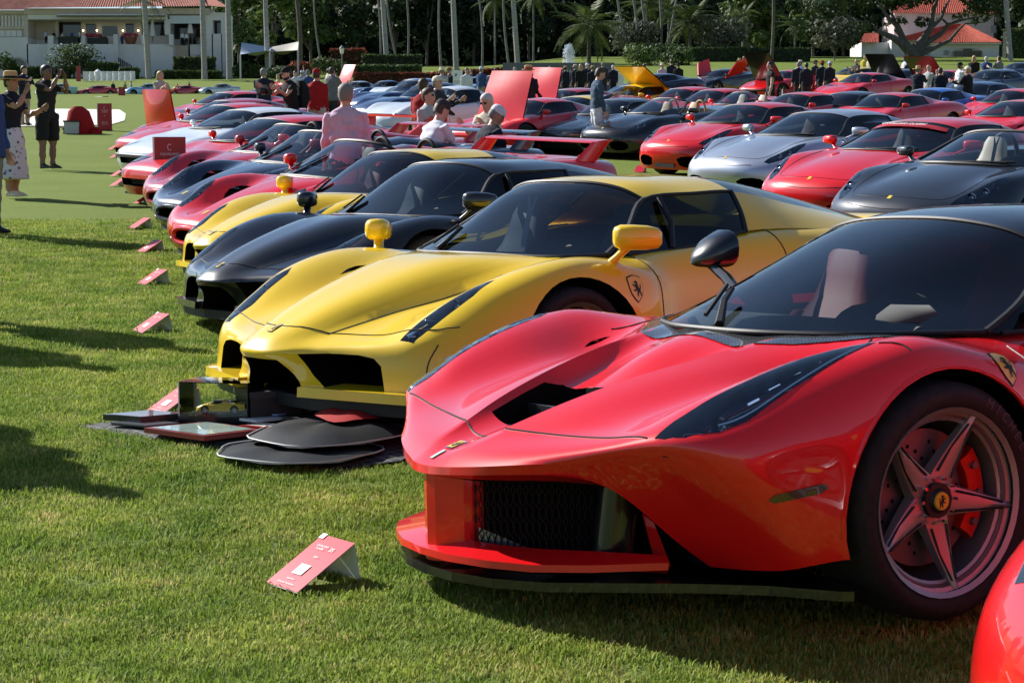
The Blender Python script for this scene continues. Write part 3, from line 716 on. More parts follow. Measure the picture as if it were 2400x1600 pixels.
    for i, m in enumerate(gs): P.add('tricolour_stripe', patch(bvh, [(.062, -.012 + .008 * i), (.062, -.004 + .008 * i), (.108, -.004 + .008 * i), (.108, -.012 + .008 * i)], 'xy', 2, .003, .02, 'tricolour_stripe', m))
    add_shield(P, bvh, (1.365, .685), .105, horizontal=True)
    seams(P, bvh, [([(.232, 0), (.245, .12), (.29, .30), (.325, .50), (.345, .68)], 'xy', 2, True), ([(.985, .862), (1.02, .90), (1.03, .935)], 'xy', 2, True), ([(1.235, .56), (1.17, .60), (1.12, .64)], 'xy', 2, True), ([(1.55, .72), (1.50, .60), (1.52, .35), (1.56, .17)], 'xz', -1.6, False), ([(1.55, .72), (1.50, .60), (1.52, .35), (1.56, .17)], 'xz', 1.6, False)])
    # mirrors on long arms
    for s in (-1, 1):
        b = MB(); b.tube([(1.74, .70 * s, .80), (1.775, .83 * s, .865), (1.79, .95 * s, .915)], [.026, .022, .018], BLK, 10); st = P.add('mirror', b.mesh('mirror'))
        b = MB(); y = .965 * s; b.stack([((1.73, y + .02 * s, .925), (0, .012, 0), (0, 0, .012)), ((1.75, y + .01 * s, .935), (0, .05, 0), (0, 0, .03)), ((1.79, y, .955), (0, .08, 0), (0, 0, .055)), ((1.85, y - .01 * s, .972), (0, .095, 0), (0, 0, .074)), ((1.862, y - .01 * s, .973), (0, .093, 0), (0, 0, .072))], BLK, 18, 2.5)
        P.add('housing', b.mesh('housing', sharp=50), st)
    wiper(P, [(1.09, -.02, .768), (1.17, .06, .835), (1.235, .10, .872)], .010)
    add_wheels(P, (XF, XR), (1.715, 1.70), .330, .259, .262, 'star', GUN, CALR, steer=R(0), rear=(.348, .27, .33))
    add_cabin(P, 1.60, .38, .20, LEAR, 1.60, (1.28, 1.58, .79, .58), LEAR, .70)
    fw = [i for i, p in enumerate(P.parts) if p[0] == 'wheel'][0]
    for k, ch in enumerate('MICHELIN'): t = text_mesh(ch, .038, mat('tyre_print', (.05, .05, .05), .6)); t.transform(Matrix.Rotation(R(62 - 7.0 * k - 90), 4, 'Z') @ Matrix.Translation((0, .293, 0))); t.transform(Matrix.Rotation(R(90), 4, 'X')); t.transform(Matrix.Translation((0, -.1335, 0))); P.add('tyre_lettering', t, fw)
    # interior mirror and permit
    b = MB(); b.stack([((1.80, -.11, .985), (.012, 0, 0), (0, 0, .02)), ((1.80, 0, .99), (.02, 0, 0), (0, 0, .032)), ((1.80, .11, .985), (.012, 0, 0), (0, 0, .02))], DARK, 10, 3); b.tube([(1.80, 0, 1.0), (1.78, 0, 1.04)], .01, DARK, 6); P.add('rear_view_mirror', b.mesh('rear_view_mirror'))
    return P
ALU2 = mat('satin_flap', (.32, .34, .36), .35, .7); BLKROOF = paint('black_roof', (.012, .013, .018), rough=.3)
# ---------------------------------------------------------------- wedge-nosed coupe with the raised spine (three in the row)
def stalk_mirror(P, base, head, dirv, size, m=None, both=True):
    """mirror on a stalk: base, head centre (near side, +y), long axis, (length, depth, height)"""
    m = m or PAINT
    for s in (-1, 1):
        f = lambda v: Vector((v[0], v[1] * s, v[2]))
        b = MB(); B, H, D = f(base), f(head), f(dirv).normalized(); L, dp, h = size; up = Vector((0, 0, 1)); dn = D.cross(up).normalized()
        b.stack([(B, (.035, 0, 0), (0, .028, 0)), (B.lerp(H, .35), (.026, 0, 0), (0, .024, 0)), (B.lerp(H, .8), (.03, 0, 0), (0, .03, 0))], m, 10, 2.2)
        k = P.add('mirror', b.mesh('mirror', sharp=60))
        b = MB(); secs = []
        for t, a, c in [(-.5, .35, .45), (-.47, .6, .75), (-.35, .92, .97), (-.1, 1, 1), (.2, .95, .96), (.42, .7, .8), (.5, .35, .5)]:
            secs.append((H + D * (L * t) + up * (.006 * (1 - t)), dn * (dp / 2 * a), up * (h / 2 * c)))
        b.stack(secs, m, 16, 3.0); P.add('housing', b.mesh('housing', sharp=60), k)
def build_spine():
    P = Proto()
    net = [
     [(.16, 0, .19), (.15, .15, .19), (.17, .25, .19), (.21, .40, .19), (.25, .55, .19), (.29, .67, .19), (.33, .75, .19), (.38, .82, .19), (.46, .87, .19), (.56, .90, .19)],
     [(.13, 0, .175), (.12, .15, .175), (.13, .25, .175), (.17, .40, .175), (.21, .55, .175), (.255, .68, .175), (.295, .77, .175), (.35, .84, .175), (.43, .89, .175), (.53, .92, .175)],
     [(.10, 0, .27), (.105, .15, .27), (.13, .26, .27), (.18, .42, .27), (.225, .56, .27), (.265, .68, .27), (.31, .775, .27), (.37, .85, .265), (.47, .905, .245), (.60, .95, .18)],
     [(.012, 0, .352), (.03, .13, .358), (.115, .25, .37), (.19, .42, .375), (.235, .56, .375), (.28, .69, .372), (.33, .79, .36), (.42, .88, .33), (.55, .94, .275), (.68, .975, .185)],
     [(.018, 0, .385), (.04, .12, .388), (.14, .25, .402), (.215, .42, .412), (.26, .56, .418), (.305, .69, .424), (.35, .79, .418), (.45, .895, .375), (.60, .958, .295), (.73, .985, .19)],
     [(.065, 0, .428), (.085, .11, .427), (.19, .24, .428), (.28, .42, .436), (.32, .56, .446), (.35, .68, .466), (.40, .81, .458), (.52, .925, .405), (.66, .98, .31), (.76, .992, .19)],
     [(.17, 0, .482), (.17, .13, .472), (.28, .265, .458), (.38, .42, .465), (.42, .56, .485), (.44, .69, .522), (.48, .83, .512), (.58, .945, .445), (.70, .99, .33), (.78, 1.0, .19)],
     [(.35, 0, .568), (.35, .17, .556), (.42, .305, .500), (.49, .44, .500), (.52, .57, .532), (.53, .70, .578), (.57, .85, .564), (.65, .96, .48), (.74, 1.0, .34), (.79, 1.006, .19)],
     [(.60, 0, .662), (.60, .22, .646), (.60, .36, .547), (.62, .47, .540), (.64, .59, .585), (.66, .74, .648), (.69, .885, .625), (.74, .98, .52), (.79, 1.01, .36), (.81, 1.01, .19)],
     [(.85, 0, .738), (.85, .26, .722), (.84, .42, .604), (.84, .52, .598), (.84, .63, .655), (.85, .78, .720), (.86, .915, .69), (.87, 1.0, .57), (.88, 1.015, .37), (.88, 1.01, .19)],
     [(1.08, 0, .774), (1.08, .30, .765), (1.08, .47, .69), (1.08, .57, .68), (1.1, .67, .725), (1.1, .80, .772), (1.1, .93, .742), (1.1, 1.008, .60), (1.1, 1.018, .38), (1.1, 1.01, .19)],
     [(1.38, 0, .775), (1.38, .34, .772), (1.38, .53, .765), (1.38, .62, .752), (1.38, .70, .757), (1.36, .81, .775), (1.36, .935, .738), (1.36, 1.005, .60), (1.36, 1.015, .38), (1.36, 1.0, .18)],
     [(1.62, 0, .775), (1.62, .36, .775), (1.62, .56, .773), (1.62, .66, .77), (1.62, .73, .765), (1.60, .825, .748), (1.60, .935, .69), (1.60, .985, .57), (1.60, .99, .36), (1.60, .97, .16)],
     [(1.80, 0, .785), (1.80, .36, .785), (1.80, .56, .785), (1.80, .67, .785), (1.80, .74, .782), (1.80, .805, .752), (1.80, .865, .675), (1.80, .885, .55), (1.80, .93, .34), (1.80, .94, .14)],
     [(2.1, 0, .81), (2.1, .36, .81), (2.1, .56, .81), (2.1, .67, .81), (2.1, .75, .808), (2.1, .81, .775), (2.1, .865, .685), (2.1, .885, .55), (2.1, .93, .34), (2.1, .94, .14)],
     [(2.5, 0, .87), (2.5, .36, .87), (2.5, .55, .87), (2.5, .65, .87), (2.5, .745, .868), (2.5, .83, .83), (2.5, .895, .73), (2.5, .915, .58), (2.5, .945, .36), (2.5, .945, .14)],
     [(3.0, 0, .94), (3.0, .36, .94), (3.0, .52, .93), (3.0, .63, .915), (3.0, .745, .90), (3.0, .865, .86), (3.0, .965, .77), (3.0, .99, .60), (3.0, .985, .38), (3.0, .975, .17)],
     [(3.75, 0, .92), (3.75, .36, .915), (3.75, .52, .91), (3.75, .64, .90), (3.75, .76, .89), (3.75, .89, .865), (3.75, .985, .77), (3.75, 1.015, .60), (3.75, 1.015, .40), (3.75, 1.01, .20)],
     [(4.35, 0, .90), (4.35, .36, .90), (4.35, .52, .89), (4.35, .64, .88), (4.35, .76, .87), (4.35, .87, .84), (4.35, .94, .76), (4.35, .96, .62), (4.35, .95, .45), (4.35, .92, .28)],
     [(4.66, 0, .87), (4.66, .36, .87), (4.66, .52, .865), (4.66, .64, .855), (4.65, .74, .84), (4.64, .82, .81), (4.64, .87, .74), (4.65, .88, .62), (4.65, .86, .48), (4.64, .82, .34)]]
    me, bvh, S = closed_body(net, 4, 3, cu=(1,), cv=(2,), front_in=.1)
    XF, XR = 1.105, 3.755
    HO = [(.318, .675), (.335, .745), (.45, .77), (.63, .795), (.765, .785), (.70, .735), (.627, .712), (.444, .665)]
    hl = patch(bvh, HO, 'xy', 2, .0015, .035, 'cover', LENS)
    outer = [(.225, .366), (.36, .374), (.51, .374), (.59, .363), (.628, .332), (.655, .21), (.36, .21), (.29, .27)]
    cen = [(-.135, .336), (.135, .336), (.20, .24), (.262, .10), (-.262, .10), (-.20, .24)]
    cock = [(1.34, 0), (1.35, .2), (1.38, .34), (1.46, .52), (1.60, .64), (2.1, .70), (2.5, .66), (2.62, .45), (2.62, 0)]
    cock = cock + [(x, -y) for x, y in cock[::-1] if y > 0]
    cuts = [cyl_cut(XF, s * .60, s * 1.3, .327, .372) for s in (-1, 1)] + [cyl_cut(XR, s * .60, s * 1.3, .345, .388) for s in (-1, 1)]
    cuts += [patch_cut(hl, HO, .03, .035, LAMPIN), patch_cut(hl, HO, .03, .035, LAMPIN)]
    cuts[-1].transform(Matrix.Scale(-1, 4, (0, 1, 0))); cuts[-1].flip_normals()
    cuts += [prism_cut(outer, -.3, .62, 'yz'), prism_cut(mir(outer), -.3, .62, 'yz'), prism_cut(cen, -.3, .50, 'yz'), prism_cut(cock, .22, 1.4, 'xy', DARK)]
    me = finish_body(boolean(me, cuts), 36)
    doors = []
    for s in (-1, 1):
        pr = lambda c, t, s=s: 1.66 - t < c.x < 2.62 + t and c.y * s > .70 - t and .20 - t < c.z < 1.0
        d, g = carve(me, [((1.66, 0, 0), (1, 0, 0)), ((2.62, 0, 0), (1, 0, 0)), ((0, 0, .20), (0, 0, 1)), ((0, .70 * s, 0), (0, 1, 0))], pr); doors.append((d, g))
    P.add('body', me)
    for d, g in doors:
        k = P.add('door', d)
        if g: P.add('panel_gap', g, k)
    for s in (-1, 1):
        b = MB(); o = [(.10, .24), (.165, .45), (.235, .68), (.275, .80), (.36, .87), (.46, .90)]; V = []
        for x, y in o: V += [(x - .02, y * s, .178), (x - .016, y * s, .222), (x + .14, y * s * .97, .232), (x + .14, y * s * .97, .172)]
        F = [(4 * i + k, 4 * i + (k + 1) % 4, 4 * i + 4 + (k + 1) % 4, 4 * i + 4 + k) for i in range(5) for k in range(4)] + [(3, 2, 1, 0), (20, 21, 22, 23)]
        b.add(V, F, PAINT); P.add('front_lip', b.mesh('front_lip', sharp=40))
    b = MB(); o = [(.16, 0), (.15, .24), (.20, .45), (.27, .68), (.32, .80), (.44, .89), (.70, .95), (.80, .94), (.80, 0)]
    b.prism(o + [(x, -y) for x, y in o[::-1] if y > 0], .115, .172, DARK, 'xy'); P.add('splitter', b.mesh('splitter', smooth=False))
    b = MB(); b.stack([((.30, -.36, .178), (.06, 0, 0), (0, 0, .008)), ((.27, 0, .178), (.08, 0, 0), (0, 0, .010)), ((.30, .36, .178), (.06, 0, 0), (0, 0, .008))], BLK, 12, 2); P.add('intake_wing', b.mesh('intake_wing'))
    for s in (-1, 1):
        b = MB(); b.prism([(1.46, s * .70), (1.46, s * .97), (3.40, s * .975), (3.40, s * .70)], .10, .155, DARK, 'xy'); P.add('side_skirt', b.mesh('side_skirt', smooth=False))
    cn = [[(1.29, 0, .772), (1.30, .2, .770), (1.325, .35, .768), (1.40, .55, .768), (1.55, .69, .777), (1.57, .70, .777), (1.60, .715, .777)],
          [(1.57, 0, .965), (1.58, .2, .96), (1.61, .34, .945), (1.665, .48, .915), (1.78, .612, .905), (1.82, .68, .835), (1.85, .73, .785)],
          [(1.86, 0, 1.128), (1.875, .19, 1.123), (1.91, .31, 1.11), (1.945, .41, 1.085), (1.98, .515, 1.035), (2.05, .64, .90), (2.08, .752, .803)],
          [(2.3, 0, 1.160), (2.3, .18, 1.153), (2.3, .31, 1.14), (2.3, .42, 1.115), (2.3, .54, 1.065), (2.3, .66, .94), (2.3, .765, .84)],
          [(2.62, 0, 1.165), (2.62, .18, 1.158), (2.62, .31, 1.145), (2.62, .42, 1.12), (2.61, .54, 1.075), (2.55, .66, .97), (2.48, .755, .875)],
          [(3.1, 0, 1.11), (3.1, .18, 1.105), (3.1, .31, 1.09), (3.08, .42, 1.065), (3.02, .56, 1.015), (2.94, .69, .955), (2.86, .80, .885)],
          [(3.9, 0, .945), (3.9, .17, .945), (3.9, .29, .94), (3.85, .42, .93), (3.78, .57, .91), (3.68, .72, .89), (3.58, .86, .86)]]
    parts, CS = canopy(cn, 4, 4, (0, 2), 4, 6, (2, 4), (0, 4), (4, 6), rearm=SGLASS, trim=.010)
    for n, m in parts: P.add(n, m)
    nc = 24
    for sl in (slice(0, 9), slice(nc + 16, nc + 25)): P.add('quarter_panel', grid_obj(CS[16:25, sl], PAINT, 'quarter_panel'))
    b = MB()                                                    # pillar across each side window
    for s in (-1, 1): b.tube([(1.96, .735 * s, .80), (2.03, .66 * s, .92), (2.06, .545 * s, 1.045)], .014, DARK, 6)
    P.add('window_divider', b.mesh('window_divider'))
    def extra(b, s):
        b.tube([(.46, .672 * s, .522), (.47, .76 * s, .52)], .004, ALU, 5); b.tube([(.34, .70 * s, .455), (.42, .72 * s, .49), (.44, .72 * s, .50)], .012, REFL, 6)
    headlamp(P, hl, [(.60, .745, .572, .026), (.675, .758, .60, .018)], sink=.045, extra=extra)
    for s in (-1, 1):
        P.add('side_marker', patch(bvh, [(.60, .395), (.60, .425), (.72, .438), (.72, .408)], 'xz', 1.6 * s, .003, .03, 'side_marker', AMB))
        P.add('repeater', patch(bvh, [(.76 + .016 * math.cos(k), .50 + .016 * math.sin(k)) for k in np.linspace(0, 6.28, 13)[:-1]], 'xz', 1.6 * s, .004, .02, 'repeater', SMOKE))
        fr = [(2.98 + .085 * math.cos(k), .94 + .105 * math.sin(k)) for k in np.linspace(0, 6.28, 21)[:-1]]
    k = P.add('nose_badge', patch(bvh, [(.10, -.020), (.10, .020), (.165, .020), (.165, -.020)], 'xy', 2, .003, .02, 'nose_badge', CHR))
    P.add('field', patch(bvh, [(.104, -.016), (.104, .016), (.161, .016), (.161, -.016)], 'xy', 2, .0045, .02, 'field', YBADGE), k)
    P.add('horse', patch(bvh, [(.133 - p[1] * .04, p[0] * .04) for p in HORSE], 'xy', 2, .006, .02, 'horse', DARK), k)
    add_shield(P, bvh, (1.44, .635), .12, horizontal=True)
    seams(P, bvh, [([(.155, 0), (.165, .10), (.24, .235), (.30, .35), (.345, .50), (.375, .65), (.41, .77), (.50, .86)], 'xy', 2, True), ([(.24, .252), (.42, .31), (.60, .362), (.84, .423), (1.08, .475)], 'xy', 2, True), ([(.40, .43), (.355, .35), (.35, .26), (.37, .19)], 'xz', -1.6, False)])
    stalk_mirror(P, (1.385, .875, .745), (1.465, .975, .862), (.62, .50, 0), (.225, .13, .118))
    wiper(P, [(1.325, .30, .785), (1.40, .28, .845), (1.455, .26, .895)], .009)
    add_wheels(P, (XF, XR), (1.71, 1.70), .328, .258, .25, 'five', ALU, CALR, rear=(.35, .262, .34))
    add_cabin(P, 1.62, .38, .20, LEAG, 1.66, (1.36, 1.62, .79, .58), LEAG, .70)
    b = MB(); b.stack([((1.86, -.11, .99), (.012, 0, 0), (0, 0, .02)), ((1.86, 0, .995), (.03, 0, 0), (0, 0, .035)), ((1.86, .11, .99), (.012, 0, 0), (0, 0, .02))], DARK, 10, 3); P.add('rear_view_mirror', b.mesh('rear_view_mirror'))
    # tail wing and rear lamps
    b = MB(); b.stack([((4.55, -.55, .92), (.13, 0, .01), (0, 0, .012)), ((4.55, .55, .92), (.13, 0, .01), (0, 0, .012))], PAINT, 12, 2.2); P.add('rear_wing', b.mesh('rear_wing'))
    for s in (-1, 1):
        b = MB(); b.lathe([(.0, .02), (.065, .02), (.07, 0), (.07, -.04)], SMOKE, 20, 'x', (4.66, .70 * s, .72)); P.add('tail_light', b.mesh('tail_light'))
    return P
def hang_tag(P, c, s=1.0, name='entry_band'):
    b = MB(); x, y, z = c
    o = [(-.012, -.10), (-.006, -.115), (.006, -.115), (.012, -.10), (.013, 0), (.020, .05), (.014, .055), (0, .012), (-.014, .055), (-.020, .05), (-.013, 0)]
    b.add([(x + v * .35 * s, y + u * s * 1.3, z + v * s * 1.25) for u, v in o], [tuple(range(len(o)))], WHTM); P.add(name, b.mesh(name, smooth=False))
# ---------------------------------------------------------------- other body shapes
def finish_car(P, net, XF, XR, wheel, lamp=None, fronts=(), cock=None, canopy_net=None, open_top=False, rc=.355, cv=(), doors=None, su=3, sv=3, roofm=None, cu=(1,), lampin=None, lamps=(), zc=None, rearglass=True, sink=.04):
    me, bvh, S = closed_body(net, su, sv, cu=cu, cv=cv, front_in=.1)
    cuts = [cyl_cut(x, s * .52, s * 1.3, zc or wheel[0], rc, 32) for x in (XF, XR) for s in (-1, 1)]; hl = None
    if lamp:
        hl = patch(bvh, lamp, 'xy', 2, .0015, .04, 'cover', LENS)
        cuts += [patch_cut(hl, lamp, .03, .03, LAMPIN)]; c2 = patch_cut(hl, lamp, .03, .03, LAMPIN); c2.transform(Matrix.Scale(-1, 4, (0, 1, 0))); c2.flip_normals(); cuts.append(c2)
    for poly, depth, both in fronts:
        cuts.append(prism_cut(poly, -.4, depth, 'yz'))
        if both: cuts.append(prism_cut(mir(poly), -.4, depth, 'yz'))
    if cock: cuts.append(prism_cut(cock + [(x, -y) for x, y in cock[::-1] if y > 0], .25, 1.5, 'xy', DARK))
    me = finish_body(boolean(me, cuts), 38); dd = []
    if doors:
        x0, x1, y0, z0 = doors
        for s in (-1, 1):
            pr = lambda c, t, s=s: x0 - t < c.x < x1 + t and c.y * s > y0 - t and z0 - t < c.z < 1.1
            dd.append(carve(me, [((x0, 0, 0), (1, 0, 0)), ((x1, 0, 0), (1, 0, 0)), ((0, 0, z0), (0, 0, 1)), ((0, y0 * s, 0), (0, 1, 0))], pr))
    P.add('body', me)
    for d, g in dd:
        k = P.add('door', d)
        if g: P.add('panel_gap', g, k)
    if hl: headlamp(P, hl, lamps, sink=sink)
    CS = None
    if canopy_net:
        if open_top:
            parts, CS = canopy(canopy_net, 4, 4, (0, 2), 4, 6, None, None, None, trim=.016)
        else:
            parts, CS = canopy(canopy_net, 4, 4, (0, 2), 4, 6, (2, 4), (0, 4), (4, 6), roofm=roofm, trim=.009)
            nc = 24
            for sl in (slice(0, 9), slice(nc + 16, nc + 25)): parts.append(('quarter_panel', grid_obj(CS[16:25, sl], PAINT, 'quarter_panel')))
        for n, m in parts: P.add(n, m)
    add_wheels(P, (XF, XR), *wheel[1:])
    return bvh
def build_open_hump():
    """open two-seater with humped wings and deep bonnet channels"""
    P = Proto()
    net = [
     [(.19, 0, .185), (.18, .15, .185), (.19, .28, .185), (.22, .42, .185), (.26, .55, .185), (.31, .66, .185), (.36, .74, .185), (.43, .81, .185), (.52, .86, .185), (.62, .89, .185)],
     [(.16, 0, .17), (.15, .15, .17), (.16, .28, .17), (.19, .42, .17), (.23, .55, .17), (.28, .67, .17), (.33, .75, .17), (.40, .82, .17), (.50, .87, .17), (.60, .90, .17)],
     [(.06, 0, .27), (.065, .15, .27), (.08, .28, .27), (.12, .42, .27), (.17, .55, .27), (.23, .67, .27), (.29, .76, .265), (.38, .84, .255), (.50, .90, .235), (.62, .93, .18)],
     [(.03, 0, .37), (.035, .15, .37), (.055, .28, .37), (.10, .42, .375), (.155, .55, .375), (.22, .67, .37), (.29, .77, .36), (.39, .86, .33), (.52, .92, .275), (.66, .955, .182)],
     [(.06, 0, .44), (.065, .15, .44), (.09, .28, .44), (.14, .42, .445), (.195, .55, .45), (.26, .68, .455), (.33, .79, .44), (.44, .89, .38), (.58, .945, .30), (.70, .975, .185)],
     [(.16, 0, .49), (.165, .13, .487), (.20, .26, .482), (.25, .41, .487), (.30, .55, .505), (.35, .69, .53), (.42, .82, .505), (.53, .92, .43), (.65, .965, .32), (.74, .985, .19)],
     [(.32, 0, .55), (.32, .15, .542), (.37, .28, .505), (.42, .42, .500), (.45, .55, .545), (.48, .70, .60), (.54, .85, .565), (.62, .95, .47), (.71, .985, .33), (.76, .99, .19)],
     [(.55, 0, .635), (.55, .19, .62), (.56, .33, .545), (.58, .45, .525), (.60, .57, .60), (.62, .72, .685), (.65, .87, .63), (.70, .97, .52), (.76, .99, .35), (.79, .993, .19)],
     [(.80, 0, .705), (.80, .24, .69), (.80, .40, .60), (.80, .50, .585), (.80, .62, .67), (.81, .75, .75), (.83, .89, .69), (.85, .98, .56), (.86, .993, .37), (.87, .993, .19)],
     [(1.05, 0, .76), (1.05, .29, .748), (1.05, .45, .69), (1.05, .56, .68), (1.05, .66, .725), (1.05, .78, .785), (1.05, .91, .73), (1.05, .985, .59), (1.05, .993, .38), (1.05, .99, .19)],
     [(1.3, 0, .79), (1.3, .33, .785), (1.3, .50, .765), (1.3, .60, .75), (1.3, .69, .758), (1.3, .79, .775), (1.3, .90, .72), (1.3, .975, .59), (1.3, .985, .38), (1.3, .975, .18)],
     [(1.6, 0, .785), (1.6, .36, .785), (1.6, .55, .78), (1.6, .65, .775), (1.6, .72, .765), (1.6, .80, .735), (1.6, .875, .67), (1.6, .92, .55), (1.6, .945, .35), (1.6, .93, .15)],
     [(2.1, 0, .79), (2.1, .36, .79), (2.1, .55, .79), (2.1, .65, .79), (2.1, .73, .79), (2.1, .805, .765), (2.1, .86, .69), (2.1, .88, .55), (2.1, .93, .35), (2.1, .93, .14)],
     [(2.6, 0, .86), (2.6, .36, .86), (2.6, .55, .855), (2.6, .66, .85), (2.6, .75, .85), (2.6, .845, .83), (2.6, .92, .74), (2.6, .94, .58), (2.6, .955, .37), (2.6, .95, .15)],
     [(3.1, 0, .94), (3.1, .36, .93), (3.1, .52, .90), (3.1, .64, .885), (3.1, .76, .885), (3.1, .875, .87), (3.1, .96, .78), (3.1, .985, .62), (3.1, .985, .40), (3.1, .98, .19)],
     [(3.6, 0, .93), (3.6, .36, .92), (3.6, .52, .90), (3.6, .64, .89), (3.6, .76, .89), (3.6, .88, .875), (3.6, .965, .79), (3.6, .99, .63), (3.6, .99, .41), (3.6, .985, .2)],
     [(4.15, 0, .90), (4.15, .36, .90), (4.15, .52, .89), (4.15, .64, .88), (4.15, .75, .875), (4.15, .85, .85), (4.15, .92, .77), (4.15, .94, .63), (4.15, .93, .46), (4.15, .90, .28)],
     [(4.45, 0, .87), (4.45, .36, .87), (4.45, .52, .865), (4.45, .64, .855), (4.44, .73, .84), (4.43, .80, .81), (4.43, .85, .74), (4.44, .86, .62), (4.44, .84, .48), (4.43, .8, .34)]]
    cn = [[(1.27, 0, .79), (1.28, .2, .787), (1.305, .35, .783), (1.38, .55, .772), (1.52, .69, .772), (1.54, .70, .772), (1.56, .715, .772)],
          [(1.55, 0, .955), (1.56, .2, .95), (1.59, .34, .935), (1.645, .48, .91), (1.75, .61, .895), (1.78, .66, .83), (1.80, .72, .78)],
          [(1.82, 0, 1.10), (1.83, .19, 1.095), (1.86, .31, 1.082), (1.90, .41, 1.06), (1.95, .51, 1.015), (1.98, .62, .90), (2.0, .73, .80)],
          [(2.2, 0, 1.12), (2.2, .18, 1.115), (2.2, .31, 1.10), (2.2, .42, 1.08), (2.2, .53, 1.03), (2.2, .64, .92), (2.2, .74, .82)],
          [(2.5, 0, 1.1), (2.5, .18, 1.1), (2.5, .31, 1.09), (2.5, .42, 1.06), (2.5, .53, 1.0), (2.45, .64, .93), (2.42, .74, .85)],
          [(3.0, 0, 1.02), (3.0, .18, 1.02), (3.0, .31, 1.01), (3.0, .42, .99), (2.95, .54, .95), (2.9, .66, .91), (2.85, .76, .88)],
          [(3.8, 0, .94), (3.8, .17, .94), (3.8, .29, .93), (3.75, .4, .92), (3.7, .53, .9), (3.6, .66, .89), (3.5, .78, .88)]]
    oval = [(.235 * math.copysign(abs(math.cos(a)) ** .7, math.cos(a)), .315 + .058 * math.copysign(abs(math.sin(a)) ** .7, math.sin(a))) for a in np.linspace(0, 2 * math.pi, 25)[:-1]]
    rnd = [(.63 + .075 * math.cos(a), .245 + .045 * math.sin(a)) for a in np.linspace(0, 2 * math.pi, 17)[:-1]]
    lamp = [(.33, .60), (.35, .70), (.45, .775), (.62, .815), (.74, .80), (.78, .745), (.70, .68), (.52, .62)]
    cock = [(1.33, 0), (1.35, .3), (1.44, .5), (1.58, .62), (2.0, .68), (2.45, .64), (2.5, .3), (2.5, 0)]
    bvh = finish_car(P, net, .98, 3.56, (.325, (1.66, 1.66), .325, .245, .25, 'five', ALU, CALR), lamp, [(oval, .45, False), (rnd, .5, True)], cock, cn, True, .362, cv=(2,), doors=(1.60, 2.5, .70, .20), lamps=[(.50, .69, .545, .038), (.62, .74, .60, .034)], sink=.05)
    k = P.add('nose_badge', patch(bvh, [(.19, -.02), (.19, .02), (.26, .02), (.26, -.02)], 'xy', 2, .004, .03, 'nose_badge', YBADGE))
    b = MB()
    n = 32; b.tube([(.045 if True else 0, .25 * math.copysign(abs(math.cos(a)) ** .7, math.cos(a)), .315 + .07 * math.copysign(abs(math.sin(a)) ** .7, math.sin(a))) for a in np.linspace(0, 2 * math.pi, n + 1)], .022, PAINT, 8, False); P.add('grille_surround', b.mesh('grille_surround'))
    stalk_mirror(P, (1.62, .72, .80), (1.66, .82, .90), (.25, .9, 0), (.15, .12, .10))
    wiper(P, [(1.30, .22, .80), (1.42, .12, .88), (1.55, .02, .96)], .007)
    add_cabin(P, 1.88, .35, .20, LEAB, 1.78, (1.42, 1.72, .80, .58), LEAR, .72)
    for s in (-1, 1):                                              # head fairings with roll hoops
        b = MB(); b.stack([((2.45, .35 * s, .90), (0, .20, 0), (0, 0, .10)), ((2.7, .35 * s, .93), (0, .19, 0), (0, 0, .10)), ((3.1, .35 * s, .92), (0, .16, 0), (0, 0, .06)), ((3.5, .35 * s, .91), (0, .08, 0), (0, 0, .02))], PAINT, 14, 2.2); k = P.add('head_fairing', b.mesh('head_fairing'))
        b = MB(); b.tube([(2.42, .35 * s + .16 * math.cos(a), .88 + .22 * math.sin(a)) for a in np.linspace(0, math.pi, 13)], .022, LEAB, 8); P.add('roll_hoop', b.mesh('roll_hoop'), k)
    b = MB(); b.prism([(1.45, -.93), (1.45, .93), (3.1, .93), (3.1, -.93)], .10, .145, DARK, 'xy'); b.prism([(.17, 0), (.19, .3), (.25, .55), (.36, .74), (.62, .88), (.62, -.88), (.36, -.74), (.25, -.55), (.19, -.3)], .115, .168, DARK, 'xy'); P.add('underbody', b.mesh('underbody', smooth=False))
    b = MB(); b.stack([((4.25, -.85, 1.05), (.13, 0, .01), (0, 0, .014)), ((4.25, .85, 1.05), (.13, 0, .01), (0, 0, .014))], PAINT, 12, 2.2)
    for s in (-1, 1): b.stack([((4.0, .84 * s, .86), (.16, 0, 0), (0, .02, 0)), ((4.22, .84 * s, 1.05), (.12, 0, 0), (0, .015, 0))], PAINT, 10, 2.5)
    P.add('rear_wing', b.mesh('rear_wing'))
    return P
